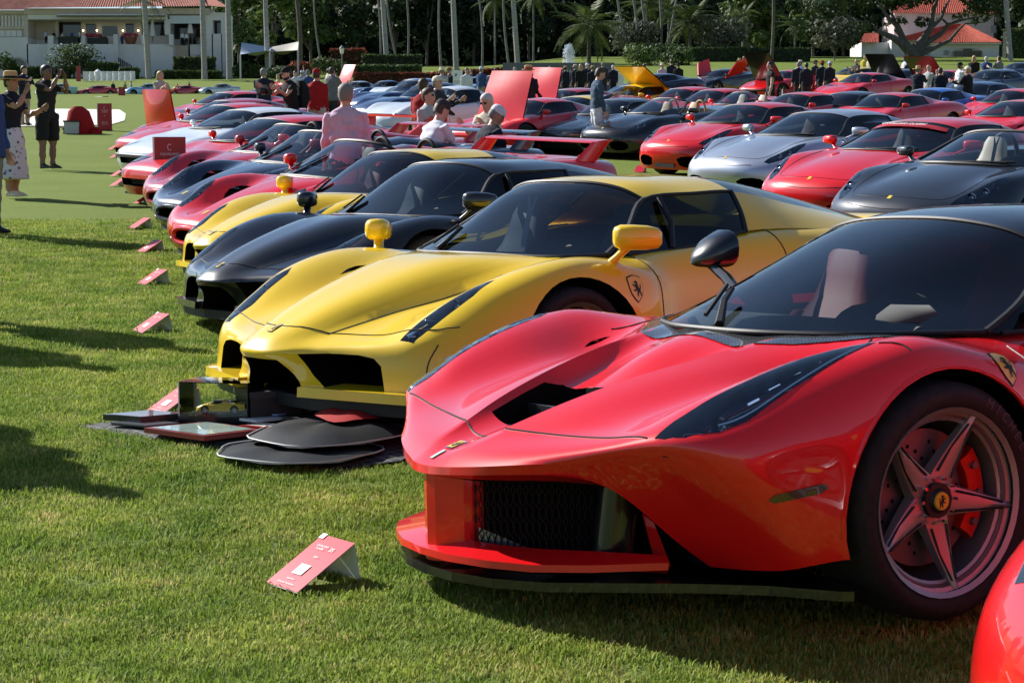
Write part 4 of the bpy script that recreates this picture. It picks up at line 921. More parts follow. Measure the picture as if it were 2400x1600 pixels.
F43 = [
     [(.13, 0, .165), (.13, .15, .165), (.14, .30, .165), (.17, .45, .165), (.22, .57, .165), (.28, .68, .165), (.35, .76, .165), (.44, .83, .165), (.55, .88, .165), (.65, .91, .165)],
     [(.10, 0, .15), (.10, .15, .15), (.11, .30, .15), (.14, .45, .15), (.19, .58, .15), (.25, .69, .15), (.32, .77, .15), (.41, .84, .15), (.52, .89, .15), (.62, .92, .15)],
     [(.03, 0, .27), (.032, .15, .27), (.045, .30, .27), (.075, .45, .27), (.125, .58, .27), (.19, .69, .27), (.27, .78, .27), (.38, .86, .26), (.50, .91, .24), (.64, .945, .17)],
     [(.0, 0, .40), (.004, .15, .40), (.02, .30, .40), (.055, .45, .40), (.11, .58, .40), (.18, .69, .40), (.265, .785, .39), (.38, .87, .36), (.52, .925, .29), (.66, .95, .18)],
     [(.015, 0, .51), (.02, .15, .51), (.037, .30, .51), (.08, .45, .51), (.14, .58, .51), (.215, .70, .505), (.31, .80, .48), (.43, .89, .42), (.57, .94, .32), (.69, .955, .185)],
     [(.085, 0, .595), (.09, .15, .595), (.11, .30, .592), (.155, .45, .588), (.215, .58, .583), (.29, .70, .575), (.38, .82, .548), (.50, .91, .47), (.63, .945, .345), (.73, .957, .19)],
     [(.22, 0, .668), (.225, .15, .664), (.245, .30, .655), (.285, .45, .645), (.34, .58, .645), (.41, .71, .648), (.49, .84, .615), (.59, .93, .51), (.69, .955, .36), (.77, .96, .19)],
     [(.45, 0, .745), (.45, .15, .74), (.46, .30, .725), (.49, .45, .708), (.53, .58, .718), (.57, .72, .735), (.63, .86, .685), (.69, .945, .56), (.76, .957, .38), (.80, .96, .19)],
     [(.75, 0, .81), (.75, .15, .805), (.75, .30, .79), (.75, .45, .77), (.76, .58, .785), (.76, .74, .808), (.79, .88, .755), (.82, .95, .60), (.84, .957, .40), (.86, .96, .19)],
     [(1.0, 0, .85), (1.0, .15, .848), (1.0, .30, .835), (1.0, .45, .815), (1.0, .58, .825), (1.0, .75, .842), (1.0, .89, .785), (1.0, .953, .62), (1.0, .957, .40), (1.0, .955, .18)],
     [(1.3, 0, .885), (1.3, .15, .885), (1.3, .30, .878), (1.3, .45, .868), (1.3, .60, .865), (1.3, .75, .858), (1.3, .885, .80), (1.3, .95, .64), (1.3, .955, .40), (1.3, .95, .17)],
     [(1.6, 0, .89), (1.6, .15, .89), (1.6, .30, .89), (1.6, .46, .888), (1.6, .62, .885), (1.6, .745, .868), (1.6, .87, .81), (1.6, .925, .65), (1.6, .94, .40), (1.6, .93, .15)],
     [(2.2, 0, .90), (2.2, .15, .90), (2.2, .30, .90), (2.2, .47, .90), (2.2, .63, .90), (2.2, .75, .888), (2.2, .855, .82), (2.2, .895, .66), (2.2, .93, .40), (2.2, .93, .14)],
     [(2.8, 0, .96), (2.8, .15, .96), (2.8, .30, .955), (2.8, .47, .945), (2.8, .63, .94), (2.8, .77, .93), (2.8, .89, .86), (2.8, .935, .70), (2.8, .945, .44), (2.8, .94, .16)],
     [(3.4, 0, 1.0), (3.4, .15, 1.0), (3.4, .30, .99), (3.4, .47, .98), (3.4, .63, .975), (3.4, .785, .96), (3.4, .91, .89), (3.4, .96, .72), (3.4, .96, .48), (3.4, .955, .2)],
     [(4.1, 0, .97), (4.1, .15, .97), (4.1, .30, .965), (4.1, .47, .96), (4.1, .62, .95), (4.1, .76, .93), (4.1, .88, .86), (4.1, .93, .72), (4.1, .93, .5), (4.1, .92, .25)],
     [(4.46, 0, .90), (4.46, .15, .90), (4.46, .30, .90), (4.45, .46, .89), (4.43, .6, .885), (4.40, .72, .86), (4.37, .82, .80), (4.36, .86, .68), (4.38, .86, .5), (4.38, .84, .32)]]
F43C = [[(1.20, 0, .885), (1.215, .2, .883), (1.26, .36, .876), (1.35, .53, .868), (1.56, .705, .872), (1.58, .715, .872), (1.60, .73, .872)],
          [(1.58, 0, 1.045), (1.59, .2, 1.04), (1.62, .34, 1.027), (1.68, .48, 1.003), (1.80, .615, .985), (1.83, .68, .93), (1.85, .735, .888)],
          [(1.95, 0, 1.17), (1.955, .19, 1.165), (1.975, .31, 1.155), (2.0, .42, 1.135), (2.04, .52, 1.10), (2.10, .64, .98), (2.13, .742, .895)],
          [(2.4, 0, 1.213), (2.4, .18, 1.207), (2.4, .31, 1.195), (2.4, .42, 1.178), (2.4, .54, 1.135), (2.4, .65, 1.0), (2.4, .755, .905)],
          [(2.85, 0, 1.195), (2.85, .18, 1.19), (2.85, .31, 1.178), (2.85, .42, 1.16), (2.88, .53, 1.115), (2.86, .64, 1.02), (2.82, .76, .94)],
          [(3.3, 0, 1.11), (3.3, .18, 1.105), (3.3, .31, 1.095), (3.28, .42, 1.08), (3.25, .54, 1.05), (3.15, .66, 1.0), (3.08, .78, .955)],
          [(3.9, 0, 1.0), (3.9, .17, 1.0), (3.9, .29, .995), (3.85, .4, .99), (3.8, .53, .98), (3.7, .66, .97), (3.6, .78, .955)]]
def build_round(open_top=False):
    """modern mid-engined two-seater with a rounded nose and twin lower intakes"""
    P = Proto(); net = [list(r) for r in F43]
    inn = [(.27, .33), (.36, .37), (.50, .38), (.60, .365), (.66, .32), (.655, .25), (.58, .205), (.40, .195), (.30, .23)]
    lamp = [(.205, .575), (.22, .64), (.36, .735), (.55, .80), (.72, .815), (.80, .785), (.66, .72), (.47, .645), (.32, .585)]
    cock = [(1.27, 0), (1.32, .3), (1.45, .52), (1.62, .65), (2.3, .69), (2.75, .66), (2.8, .3), (2.8, 0)]
    lips = [(.0, .205), (.20, .205), (.24, .225), (.20, .245), (.0, .245)]
    bvh = finish_car(P, net, .99, 3.59, (.328, (1.66, 1.64), .328, .25, .24, 'double', ALU, CALR), lamp, [(inn, .5, True)], cock, F43C, open_top, .362, doors=(1.50, 2.7, .72, .22), lamps=[(.42, .665, .625, .036), (.54, .725, .665, .036), (.66, .765, .70, .026)])
    b = MB(); b.prism([(-.22, .19), (.22, .19), (.20, .25), (-.20, .25)], .03, .05, DARK, 'yz'); P.add('lower_grille', b.mesh('lower_grille', smooth=False))
    P.add('nose_badge', patch(bvh, [(.10, -.018), (.10, .018), (.14, .018), (.14, -.018)], 'xy', 2, .004, .03, 'nose_badge', YBADGE))
    seams(P, bvh, [([(.135, 0), (.14, .18), (.18, .38), (.28, .52), (.5, .58), (.8, .60), (1.15, .63)], 'xy', 2, True), ([(.02, 0), (.04, .25), (.10, .45)], 'xy', 2, True)])
    for s in (-1, 1): P.add('side_marker', patch(bvh, [(.50, .43), (.50, .47), (.62, .475), (.62, .44)], 'xz', 1.6 * s, .003, .03, 'side_marker', AMB))
    add_shield(P, bvh, (1.37, .72), .08, horizontal=True)
    stalk_mirror(P, (1.63, .80, .86), (1.70, .96, .945), (.35, .9, 0), (.22, .12, .10))
    wiper(P, [(1.22, .1, .895), (1.27, -.25, .905), (1.36, -.5, .90)], .008)
    add_cabin(P, 1.98, .37, .28, CREAM, 1.80, (1.42, 1.78, .905, .60), LEAT if not open_top else CREAM, .80)
    hang_tag(P, (1.80, 0, 1.03), 1.25)
    if open_top:
        for s in (-1, 1):
            b = MB(); b.tube([(2.55, .37 * s + .15 * math.cos(a), .90 + .22 * math.sin(a)) for a in np.linspace(0, math.pi, 13)], .024, LEAB, 8); P.add('roll_hoop', b.mesh('roll_hoop'))
    b = MB(); b.prism([(1.42, -.93), (1.42, .93), (3.2, .93), (3.2, -.93)], .10, .142, DARK, 'xy'); P.add('underbody', b.mesh('underbody', smooth=False))
    for s in (-1, 1):
        b = MB(); b.lathe([(.0, .02), (.065, .02), (.07, 0), (.07, -.04)], SMOKE, 16, 'x', (4.42, .60 * s, .76)); P.add('tail_light', b.mesh('tail_light'))
    return P
def morph(net, f): return [[f(x, y, z) for x, y, z in r] for r in net]
def build_wedge(kind='wedge', L=4.3, W=.90, open_top=False):
    """angular wedge coupe of the seventies to nineties; kind picks the nose and tail"""
    P = Proto(); sx = L / 4.46; sw = W / .957
    H = {'wedge': 1.13, 'ninety': 1.17, 'flat': 1.13, 'track': 1.13}[kind]
    def f(x, y, z):
        # flatten the bonnet into a wedge: nose top at .56, cowl at .78
        t = min(max((x - .05) / 1.3, 0), 1)
        if z > .42:
            top = .53 + .27 * t; ref = .60 + .285 * min(max((x - .08) / 1.1, 0), 1) if x < 1.3 else .885
            z2 = .42 + (z - .42) * (top - .42) / max(ref - .42, .02) if x < 1.3 else (z - .06)
            z = z2
        ax = min(x, .5)
        x2 = x - (.16 * (abs(y) / .9) ** 2 * max(0, 1 - x / .8))              # squarer front in plan
        return (x2 * sx, y * sw, z)
    net = morph(F43, f); cn = morph(F43C, lambda x, y, z: ((x + .0) * sx, y * sw * .98, (z - .07) * 1.0))
    cock = [(1.27, 0), (1.32, .3), (1.45, .5), (1.62, .62), (2.3, .66), (2.75, .63), (2.8, .3), (2.8, 0)]; cock = [(x * sx, y * sw * .97) for x, y in cock]
    gr = [(-.42, .28), (.42, .28), (.42, .38), (-.42, .38)] if kind != 'track' else [(-.62, .26), (.62, .26), (.60, .36), (-.60, .36)]
    gr = [(y * sw, z) for y, z in gr]
    bvh = finish_car(P, net, .98 * sx, 3.56 * sx, (.325, (1.62 * sw, 1.6 * sw), .325, .225, .23, 'five', ALU, None), None, [(gr, .35 * sx, False)], cock, cn, open_top, .355, doors=(1.50 * sx, 2.6 * sx, .70 * sw, .24), su=3, sv=2, cu=(1, 4))
    b = MB()
    for i in range(5): b.box((.07 * sx + .03, 0, .29 + i * .021), (.012, .80 * sw, .006), CHR if kind == 'ninety' else DARK)
    if kind == 'ninety': horse(b, (.06 * sx, 0, .335), .11, CHR, ((0, 1, 0), (0, 0, 1)))
    P.add('grille', b.mesh('grille', smooth=False))
    for s in (-1, 1):
        fr = 'yz'
        P.add('turn_signal', patch(bvh, [(s * .50 * sw, .40), (s * .50 * sw, .455), (s * .70 * sw, .455), (s * .70 * sw, .40)], 'yz', -.5, .004, .05, 'turn_signal', AMB if kind != 'track' else LENS))
        k = P.add('headlight', patch(bvh, [(.20 * sx, s * .48 * sw), (.20 * sx, s * .72 * sw), (.46 * sx, s * .72 * sw), (.46 * sx, s * .48 * sw)], 'xy', 2, .006, .06, 'headlight', LENS if kind == 'track' else PAINT))
        if kind == 'track': P.add('lamp_bed', patch(bvh, [(.205 * sx, s * .485 * sw), (.205 * sx, s * .715 * sw), (.455 * sx, s * .715 * sw), (.455 * sx, s * .485 * sw)], 'xy', 2, .002, .06, 'lamp_bed', GREYP), k)
    if kind != 'track':
        row = [q for q in net[3] if q[1] < .88 * sw]; pl = [(x - .012, -y, .405) for x, y, z in row[:0:-1]] + [(x - .012, y, .405) for x, y, z in row]
        b = MB(); b.stack([(p, (.022, 0, 0), (0, 0, .03)) for p in pl], PAINT if kind == 'ninety' else DARK, 10, 3.5); P.add('bumper', b.mesh('bumper'))
    stalk_mirror(P, (1.60 * sx, .78 * sw, .80), (1.64 * sx, .90 * sw, .875), (.25, .9, 0), (.17, .10, .09))
    wiper(P, [(1.22 * sx, .1, .825), (1.27 * sx, -.25, .83), (1.36 * sx, -.5, .83)], .008)
    add_cabin(P, 1.95 * sx, .36 * sw, .22, CREAM, 1.80 * sx, (1.42 * sx, 1.76 * sx, .83, .56), LEAT, .74, hump=False)
    b = MB(); b.prism([(.2, -.8 * sw), (.2, .8 * sw), (4.1 * sx, .8 * sw), (4.1 * sx, -.8 * sw)], .13, .16, DARK, 'xy'); P.add('underbody', b.mesh('underbody', smooth=False))
    if kind == 'track':
        b = MB(); z = 1.10; b.box((4.25 * sx, 0, z), (.28, 1.72 * sw, .03), PAINT)
        for s in (-1, 1): b.prism([(3.7 * sx, .86), (4.4 * sx, .86), (4.42 * sx, z), (4.12 * sx, z)], s * .84 * sw - .02, s * .84 * sw + .02, PAINT, 'xz')
        P.add('rear_wing', b.mesh('rear_wing', smooth=False))
    for s in (-1, 1):
        b = MB(); b.lathe([(.0, .02), (.06, .02), (.065, 0), (.065, -.06)], SMOKE, 16, 'x', (4.38 * sx, .55 * sw * s, .70)); P.add('tail_light', b.mesh('tail_light'))
    return P
GREYP = mat('grey_lamp_bed', (.12, .14, .17), .4)
def build_classic(L=4.4):
    """sixties front-engined grand tourer: oval grille, round lamps, chrome, wire wheels"""
    P = Proto(); sx = L / 4.46; sw = .86 / .957
    def f(x, y, z):
        a = abs(y) / .957
        if z > .40 and x < 1.9:
            t = min(max((x - .05) / 1.6, 0), 1); z = .40 + (z - .40) * (1.0 + .22 * (1 - t)) + (.05 * math.exp(-((a - .76) / .12) ** 2) * (1 - t)) + .02
        if x > 1.9: z = z if z < .4 else .40 + (z - .40) * .93 + .02
        x2 = x + .05 * (1 - a)
        return (x2 * sx, y * sw, z + .05)
    net = morph(F43, f)
    def g(x, y, z):
        return ((x * .82 + .62) * sx, y * sw * .95, (z - .872) * 1.12 + .955 - max(0, x - 2.9) * .10)
    cn = morph(F43C, g); cock = [((x * .82 + .64) * sx, y * sw * .92) for x, y in [(1.27, 0), (1.32, .3), (1.45, .5), (1.62, .62), (2.3, .66), (2.75, .63), (2.8, .3), (2.8, 0)]]
    oval = [(.40 * sw * math.cos(a), .43 + .095 * math.sin(a)) for a in np.linspace(0, 2 * math.pi, 25)[:-1]]
    finish = finish_car(P, net, .82 * sx, 3.35 * sx, (.33, (1.42, 1.42), .33, .235, .19, 'wire', CHR, None, 0., None), None, [(oval, .40, False)], cock, cn, False, .37, doors=(1.75 * sx, 2.7 * sx, .66 * sw, .30), su=3, sv=2)
    b = MB(); b.tube([(.045 * sx - .01 + .12 * (math.cos(a) ** 2) * .5, .41 * sw * math.cos(a), .43 + .10 * math.sin(a)) for a in np.linspace(0, 2 * math.pi, 29)], .014, CHR, 6, False); P.add('grille_surround', b.mesh('grille_surround'))
    b = MB()
    for k in range(9): b.box((.16, (k - 4) * .085, .43), (.008, .006, .16), CHR)
    for k in range(3): b.box((.155, 0, .385 + k * .045), (.008, .70, .006), CHR)
    P.add('grille', b.mesh('grille', smooth=False))
    for s in (-1, 1):
        b = MB(); c = (.30 * sx, .66 * sw * s, .66); b.lathe([(.0, -.035), (.055, -.03), (.085, -.005), (.09, .03), (.08, .09)], REFL, 18, 'x', c); b.lathe([(.086, -.01), (.098, -.005), (.098, .05)], CHR, 18, 'x', c); P.add('headlight', b.mesh('headlight'))
        b = MB(); b.stack([((.30 * sx, .80 * sw * s, .42), (.03, 0, 0), (0, 0, .035)), ((.13 * sx, .68 * sw * s, .42), (.035, 0, 0), (0, 0, .04)), ((.02 * sx, .40 * sw * s, .40), (.03, 0, 0), (0, 0, .035)), ((.0, .30 * sw * s, .40), (.02, 0, 0), (0, 0, .02))], CHR, 10, 2.5); P.add('bumper', b.mesh('bumper'))
    add_cabin(P, 2.15 * sx, .34, .30, LEAT, 2.02 * sx, (1.78 * sx, 2.02 * sx, .96, .52), LEAT, .86, hump=False)
    b = MB(); b.prism([(.25, -.75), (.25, .75), (4.1 * sx, .75), (4.1 * sx, -.75)], .16, .20, DARK, 'xy'); P.add('underbody', b.mesh('underbody', smooth=False))
    return P
# ================================================================ ground
def drape(name, px, m, off=.01, n=14, kind='structure', y1=400):
    """sheet on the ground whose outline is given by points (x, y) on the ground plan"""
    pts = [Vector(p) for p in px]; c = sum(pts, Vector((0, 0))) / len(pts); V = []; F = []; N = len(pts); R_ = 6
    for k in range(R_ + 1):
        for p in pts:
            q = c.lerp(p, k / R_); V.append((q.x, q.y, gz(q.x, q.y) + off))
    F = [(k * N + i, k * N + (i + 1) % N, (k + 1) * N + (i + 1) % N, (k + 1) * N + i) for k in range(R_) for i in range(N)]
    me = me_new(name, V, F, [m]); bm = bmesh.new(); bm.from_mesh(me); bmesh.ops.remove_doubles(bm, verts=bm.verts, dist=1e-4); bmesh.ops.recalc_face_normals(bm, faces=bm.faces)
    if sum(f.normal.z for f in bm.faces) < 0: bmesh.ops.reverse_faces(bm, faces=bm.faces)
    bm.to_mesh(me); bm.free()
    return tag(ob(name, me), kind=kind)
def turf_material():
    m = mat('turf', (.08, .13, .03), .9, spec=.08); n, l = nodes_of(m); b = n['Principled BSDF']
    tc = n.new('ShaderNodeTexCoord'); pos = tc.outputs['Object']
    def noise(sc, det=5, ro=.6):
        t = n.new('ShaderNodeTexNoise'); t.inputs['Scale'].default_value = sc; t.inputs['Detail'].default_value = det; t.inputs['Roughness'].default_value = ro; l.new(pos, t.inputs['Vector']); return t.outputs['Fac']
    def ramp(fac, stops):
        r = n.new('ShaderNodeValToRGB'); e = r.color_ramp.elements
        e[0].position, e[0].color = stops[0][0], (*stops[0][1], 1); e[1].position, e[1].color = stops[-1][0], (*stops[-1][1], 1)
        for p, c in stops[1:-1]: q = e.new(p); q.color = (*c, 1)
        l.new(fac, r.inputs[0]); return r.outputs[0]
    def mix(f, a, c, mode='MIX'):
        x = n.new('ShaderNodeMix'); x.data_type = 'RGBA'; x.blend_type = mode
        if hasattr(f, 'links') or hasattr(f, 'is_linked'): l.new(f, x.inputs[0])
        else: x.inputs[0].default_value = f
        l.new(a, x.inputs[6]); l.new(c, x.inputs[7]); return x.outputs[2]
    fair = ramp(noise(.45, 6), [(.3, (.115, .158, .026)), (.55, (.138, .182, .034)), (.75, (.165, .200, .046))])
    fine = ramp(noise(26, 5, .75), [(.30, (.55, .55, .55)), (.5, (1, 1, 1)), (.72, (1.45, 1.4, 1.3))])
    fair = mix(.55, fair, fine, 'MULTIPLY')
    rough = ramp(noise(9, 7, .7), [(.28, (.05, .08, .018)), (.45, (.10, .15, .032)), (.60, (.14, .175, .050)), (.78, (.19, .185, .075))])
    sep = n.new('ShaderNodeSeparateXYZ'); l.new(pos, sep.inputs[0])
    add = n.new('ShaderNodeMath'); add.operation = 'MULTIPLY_ADD'; l.new(noise(.8, 4), add.inputs[0]); add.inputs[1].default_value = 4.5; l.new(sep.outputs['Y'], add.inputs[2])
    mr = n.new('ShaderNodeMapRange'); mr.inputs['From Min'].default_value = 17.0; mr.inputs['From Max'].default_value = 20.5; l.new(add.outputs[0], mr.inputs['Value'])
    col = mix(mr.outputs[0], rough, fair); l.new(col, b.inputs['Base Color'])
    bp = n.new('ShaderNodeBump'); bp.inputs['Strength'].default_value = .5; bp.inputs['Distance'].default_value = .03; l.new(noise(30, 4, .7), bp.inputs['Height']); l.new(bp.outputs[0], b.inputs['Normal'])
    return m
TURF = turf_material()
def build_ground():
    xs = np.concatenate([np.linspace(-220, -24, 18, endpoint=False), np.linspace(-24, 24, 97), np.linspace(26, 260, 20)])
    ys = np.concatenate([np.linspace(-40, 2, 12, endpoint=False), np.linspace(2, 24, 89, endpoint=False), np.linspace(24, 110, 70, endpoint=False), np.linspace(110, 900, 40)])
    X, Y = np.meshgrid(xs, ys); Z = ground(X, Y)
    near = np.clip(1 - (Y - 2) / 20, 0, 1); Z = Z + near * .012 * (np.sin(X * 2.3 + 1.3 * np.sin(Y * 1.7)) * np.sin(Y * 2.9 + X * .7))
    V = np.stack([X, Y, Z], -1).reshape(-1, 3)
    o = ob('ground', me_new('ground', V, grid_faces(len(ys), len(xs)), [TURF])); tag(o, kind='structure')
build_ground()
SAND = noise_mat('bunker_sand', (.60, .56, .50), (.72, .68, .62), 3, .95, bump=.4, bscale=30)
def plan(pxs, y0=5, y1=330): return [(p.x, p.y) for p in (on_ground(a, b, y0, y1) for a, b in pxs)]
drape('sand_bunker', plan([(-60, 297), (100, 298), (200, 296), (262, 293), (292, 284), (295, 268), (280, 258), (200, 257), (120, 256), (40, 262), (-60, 262)]), SAND, .02)
drape('sand_bunker', plan([(185, 226), (215, 216), (262, 211), (320, 209), (344, 211), (322, 218), (285, 222), (235, 228)]), SAND, .02)
# ---- blades in the foreground
def grass_material():
    m = mat('grass_blade', (.09, .15, .03), .7, spec=.2); n, l = nodes_of(m); b = n['Principled BSDF']
    oi = n.new('ShaderNodeObjectInfo'); r = n.new('ShaderNodeValToRGB'); e = r.color_ramp.elements
    e[0].position, e[0].color = 0, (.19, .26, .045, 1); e[1].position, e[1].color = 1, (.55, .48, .24, 1)
    for p, c in ((.35, (.27, .37, .068)), (.7, (.36, .44, .115)), (.9, (.44, .46, .17))): q = e.new(p); q.color = (*c, 1)
    l.new(oi.outputs['Random'], r.inputs[0])
    g = n.new('ShaderNodeNewGeometry'); tx = n.new('ShaderNodeTexNoise'); tx.inputs['Scale'].default_value = 2.2; tx.inputs['Detail'].default_value = 4; l.new(g.outputs['Position'], tx.inputs['Vector'])
    rr = n.new('ShaderNodeValToRGB'); rr.color_ramp.elements[0].position = .3; rr.color_ramp.elements[1].position = .72
    rr.color_ramp.elements[0].color = (.50, .66, .42, 1); rr.color_ramp.elements[1].color = (1.28, 1.16, 1.0, 1); l.new(tx.outputs['Fac'], rr.inputs[0])
    mx = n.new('ShaderNodeMix'); mx.data_type = 'RGBA'; mx.blend_type = 'MULTIPLY'; mx.inputs[0].default_value = 1; l.new(r.outputs[0], mx.inputs[6]); l.new(rr.outputs[0], mx.inputs[7])
    l.new(mx.outputs[2], b.inputs['Base Color'])
    tr = n.new('ShaderNodeBsdfTranslucent'); l.new(mx.outputs[2], tr.inputs['Color']); ms = n.new('ShaderNodeMixShader'); ms.inputs[0].default_value = .35
    o = n['Material Output']; l.new(b.outputs[0], ms.inputs[1]); l.new(tr.outputs[0], ms.inputs[2]); l.new(ms.outputs[0], o.inputs[0])
    return m
MAT_PX = [(172, 1006), (260, 993), (420, 978), (600, 972), (760, 975), (930, 985), (1010, 1010), (985, 1060), (940, 1088), (760, 1112), (720, 1102), (560, 1072), (400, 1045), (260, 1018)]
CARD_PX = [(728, 1372), (404, 968), (352, 780), (356, 668), (350, 593)]
GRASS_FREE = [[(p.x, p.y) for p in (on_ground(a, b) for a, b in MAT_PX)]]
for a, b in CARD_PX:
    p = on_ground(a, b); GRASS_FREE.append([(p.x - .10, p.y - .16), (p.x + .02, p.y - .18), (p.x + .13, p.y + .10), (p.x - .02, p.y + .16)])
def build_grass():
    gm = grass_material(); coll = bpy.data.collections.new('grass_clumps'); rs = np.random.RandomState(3)
    for c in range(7):
        V = []; F = []; nb = 52
        for i in range(nb):
            x, y = rs.normal(0, .036, 2); a = rs.rand() * 6.283; h = rs.uniform(.007, .021) * (1.0 if c < 6 else .8); w = rs.uniform(.0014, .0028); ln = rs.uniform(.1, 1.1) * h; d = np.array([math.cos(a), math.sin(a)]); p = np.array([-d[1], d[0]]) * w
            k = len(V)
            V += [(x - p[0], y - p[1], -.004), (x + p[0], y + p[1], -.004), (x + p[0] * .8 + d[0] * ln * .4, y + p[1] * .8 + d[1] * ln * .4, h * .65), (x - p[0] * .8 + d[0] * ln * .4, y - p[1] * .8 + d[1] * ln * .4, h * .65), (x + d[0] * ln, y + d[1] * ln, h)]
            F += [(k, k + 1, k + 2, k + 3), (k + 3, k + 2, k + 4)]
        o = bpy.data.objects.new('grass_clump', me_new('grass_clump', V, F, [gm])); coll.objects.link(o)
    N = 46000; Y = np.sqrt(rs.uniform(3.3 ** 2, 20.0 ** 2, N * 3)); keep = rs.rand(len(Y)) < np.clip(1.25 - Y / 17, .0, 1); Y = Y[keep]; X = (rs.rand(len(Y)) * 2 - 1) * (Y * .32 + .35)
    cl = np.sin(X * 1.9 + 2 * np.sin(Y * .8)) * np.sin(Y * 2.3 + X)                    # thin and dense patches
    k = rs.rand(len(X)) < .80 + .28 * cl; X, Y = X[k], Y[k]
    for poly in GRASS_FREE:
        ins = np.zeros(len(X), bool)
        for (ax, ay), (bx, by) in zip(poly, poly[1:] + poly[:1]): ins ^= ((ay > Y) != (by > Y)) & (X < (bx - ax) * (Y - ay) / ((by - ay) or 1e-9) + ax)
        X, Y = X[~ins], Y[~ins]
    near = np.clip(1 - (Y - 2) / 20, 0, 1); Z = ground(X, Y) + near * .012 * (np.sin(X * 2.3 + 1.3 * np.sin(Y * 1.7)) * np.sin(Y * 2.9 + X * .7))
    me = bpy.data.meshes.new('grass'); me.from_pydata(np.stack([X, Y, Z], -1).tolist(), [], [])
    sc = me.attributes.new('size', 'FLOAT', 'POINT'); sc.data.foreach_set('value', (rs.uniform(.7, 1.25, len(X)) * np.clip(.75 + Y / 22, .9, 1.5)).astype(np.float32))
    me.materials.append(gm)
    o = ob('grass', me); tag(o, 'short mown grass covering the foreground', 'grass', kind='stuff')
    t = bpy.data.node_groups.new('grass_scatter', 'GeometryNodeTree'); t.interface.new_socket('Geometry', in_out='INPUT', socket_type='NodeSocketGeometry'); t.interface.new_socket('Geometry', in_out='OUTPUT', socket_type='NodeSocketGeometry')
    gi, go = t.nodes.new('NodeGroupInput'), t.nodes.new('NodeGroupOutput'); mp = t.nodes.new('GeometryNodeMeshToPoints'); ip = t.nodes.new('GeometryNodeInstanceOnPoints'); ci = t.nodes.new('GeometryNodeCollectionInfo')
    ci.inputs['Collection'].default_value = coll; ci.inputs['Separate Children'].default_value = True; ci.inputs['Reset Children'].default_value = True
    ip.inputs['Pick Instance'].default_value = True
    rv = t.nodes.new('FunctionNodeRandomValue'); rv.data_type = 'FLOAT_VECTOR'; rv.inputs[0].default_value = (-.12, -.12, 0); rv.inputs[1].default_value = (.12, .12, 6.283)
    na = t.nodes.new('GeometryNodeInputNamedAttribute'); na.data_type = 'FLOAT'; na.inputs['Name'].default_value = 'size'
    L = t.links.new; L(gi.outputs[0], mp.inputs['Mesh']); L(mp.outputs[0], ip.inputs['Points']); L(ci.outputs[0], ip.inputs['Instance']); L(rv.outputs[0], ip.inputs['Rotation']); L(na.outputs['Attribute'], ip.inputs['Scale']); L(ip.outputs[0], go.inputs[0])
    md = o.modifiers.new('scatter', 'NODES'); md.node_group = t
build_grass()
# ================================================================ plants
BARK = noise_mat('palm_trunk', (.24, .23, .22), (.36, .345, .33), 1.2, .9, stretch=(1, 1, 5), bump=.2); BARKD = noise_mat('dark_bark', (.07, .06, .05), (.14, .12, .10), 3, .9, stretch=(1, 1, .4), bump=.4)
BARKG = noise_mat('grey_bark', (.12, .115, .105), (.24, .23, .215), 2, .9, stretch=(1, 1, .5), bump=.4)
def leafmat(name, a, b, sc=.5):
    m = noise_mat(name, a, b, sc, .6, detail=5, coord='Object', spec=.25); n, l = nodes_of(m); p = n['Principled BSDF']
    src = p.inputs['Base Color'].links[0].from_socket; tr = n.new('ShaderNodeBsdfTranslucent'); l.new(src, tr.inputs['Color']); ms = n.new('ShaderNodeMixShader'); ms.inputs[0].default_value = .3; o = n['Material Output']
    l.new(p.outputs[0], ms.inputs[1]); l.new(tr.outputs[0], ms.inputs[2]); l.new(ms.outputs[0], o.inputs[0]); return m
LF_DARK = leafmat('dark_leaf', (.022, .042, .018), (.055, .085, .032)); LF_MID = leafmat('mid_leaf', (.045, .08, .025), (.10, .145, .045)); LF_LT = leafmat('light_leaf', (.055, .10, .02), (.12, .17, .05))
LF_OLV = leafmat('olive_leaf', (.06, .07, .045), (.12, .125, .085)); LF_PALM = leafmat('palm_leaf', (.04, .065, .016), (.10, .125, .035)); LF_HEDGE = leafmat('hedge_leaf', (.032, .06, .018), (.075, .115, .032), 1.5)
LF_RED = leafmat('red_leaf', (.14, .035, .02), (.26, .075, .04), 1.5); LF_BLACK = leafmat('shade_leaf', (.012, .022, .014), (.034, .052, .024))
def leaves(centres, radii, n, size, rs, flat=.7, up=.25):
    """n leaf faces spread over the skins of blobs"""
    C = np.asarray(centres, float); Rd = np.asarray(radii, float); w = Rd ** 2; k = rs.choice(len(C), n, p=w / w.sum())
    d = rs.normal(size=(n, 3)); d /= np.linalg.norm(d, axis=1)[:, None]; rr = Rd[k][:, None] * (.55 + .5 * rs.rand(n, 1) ** .6); P = C[k] + d * rr * np.array([1, 1, flat])
    nn = d + rs.normal(scale=.6, size=(n, 3)) + np.array([0, 0, up]); nn /= np.linalg.norm(nn, axis=1)[:, None]
    a = np.cross(nn, rs.normal(size=(n, 3))); a /= np.linalg.norm(a, axis=1)[:, None]; b = np.cross(nn, a); s = (size * rs.uniform(.6, 1.4, n))[:, None]
    V = np.stack([P - a * s, P - b * s * .45, P + a * s, P + b * s * .45], 1).reshape(-1, 3); F = np.arange(4 * n).reshape(-1, 4)
    return V, F
def leaf_mesh(name, V, F, m): return me_new(name, V, F.tolist(), [m], smooth=False)
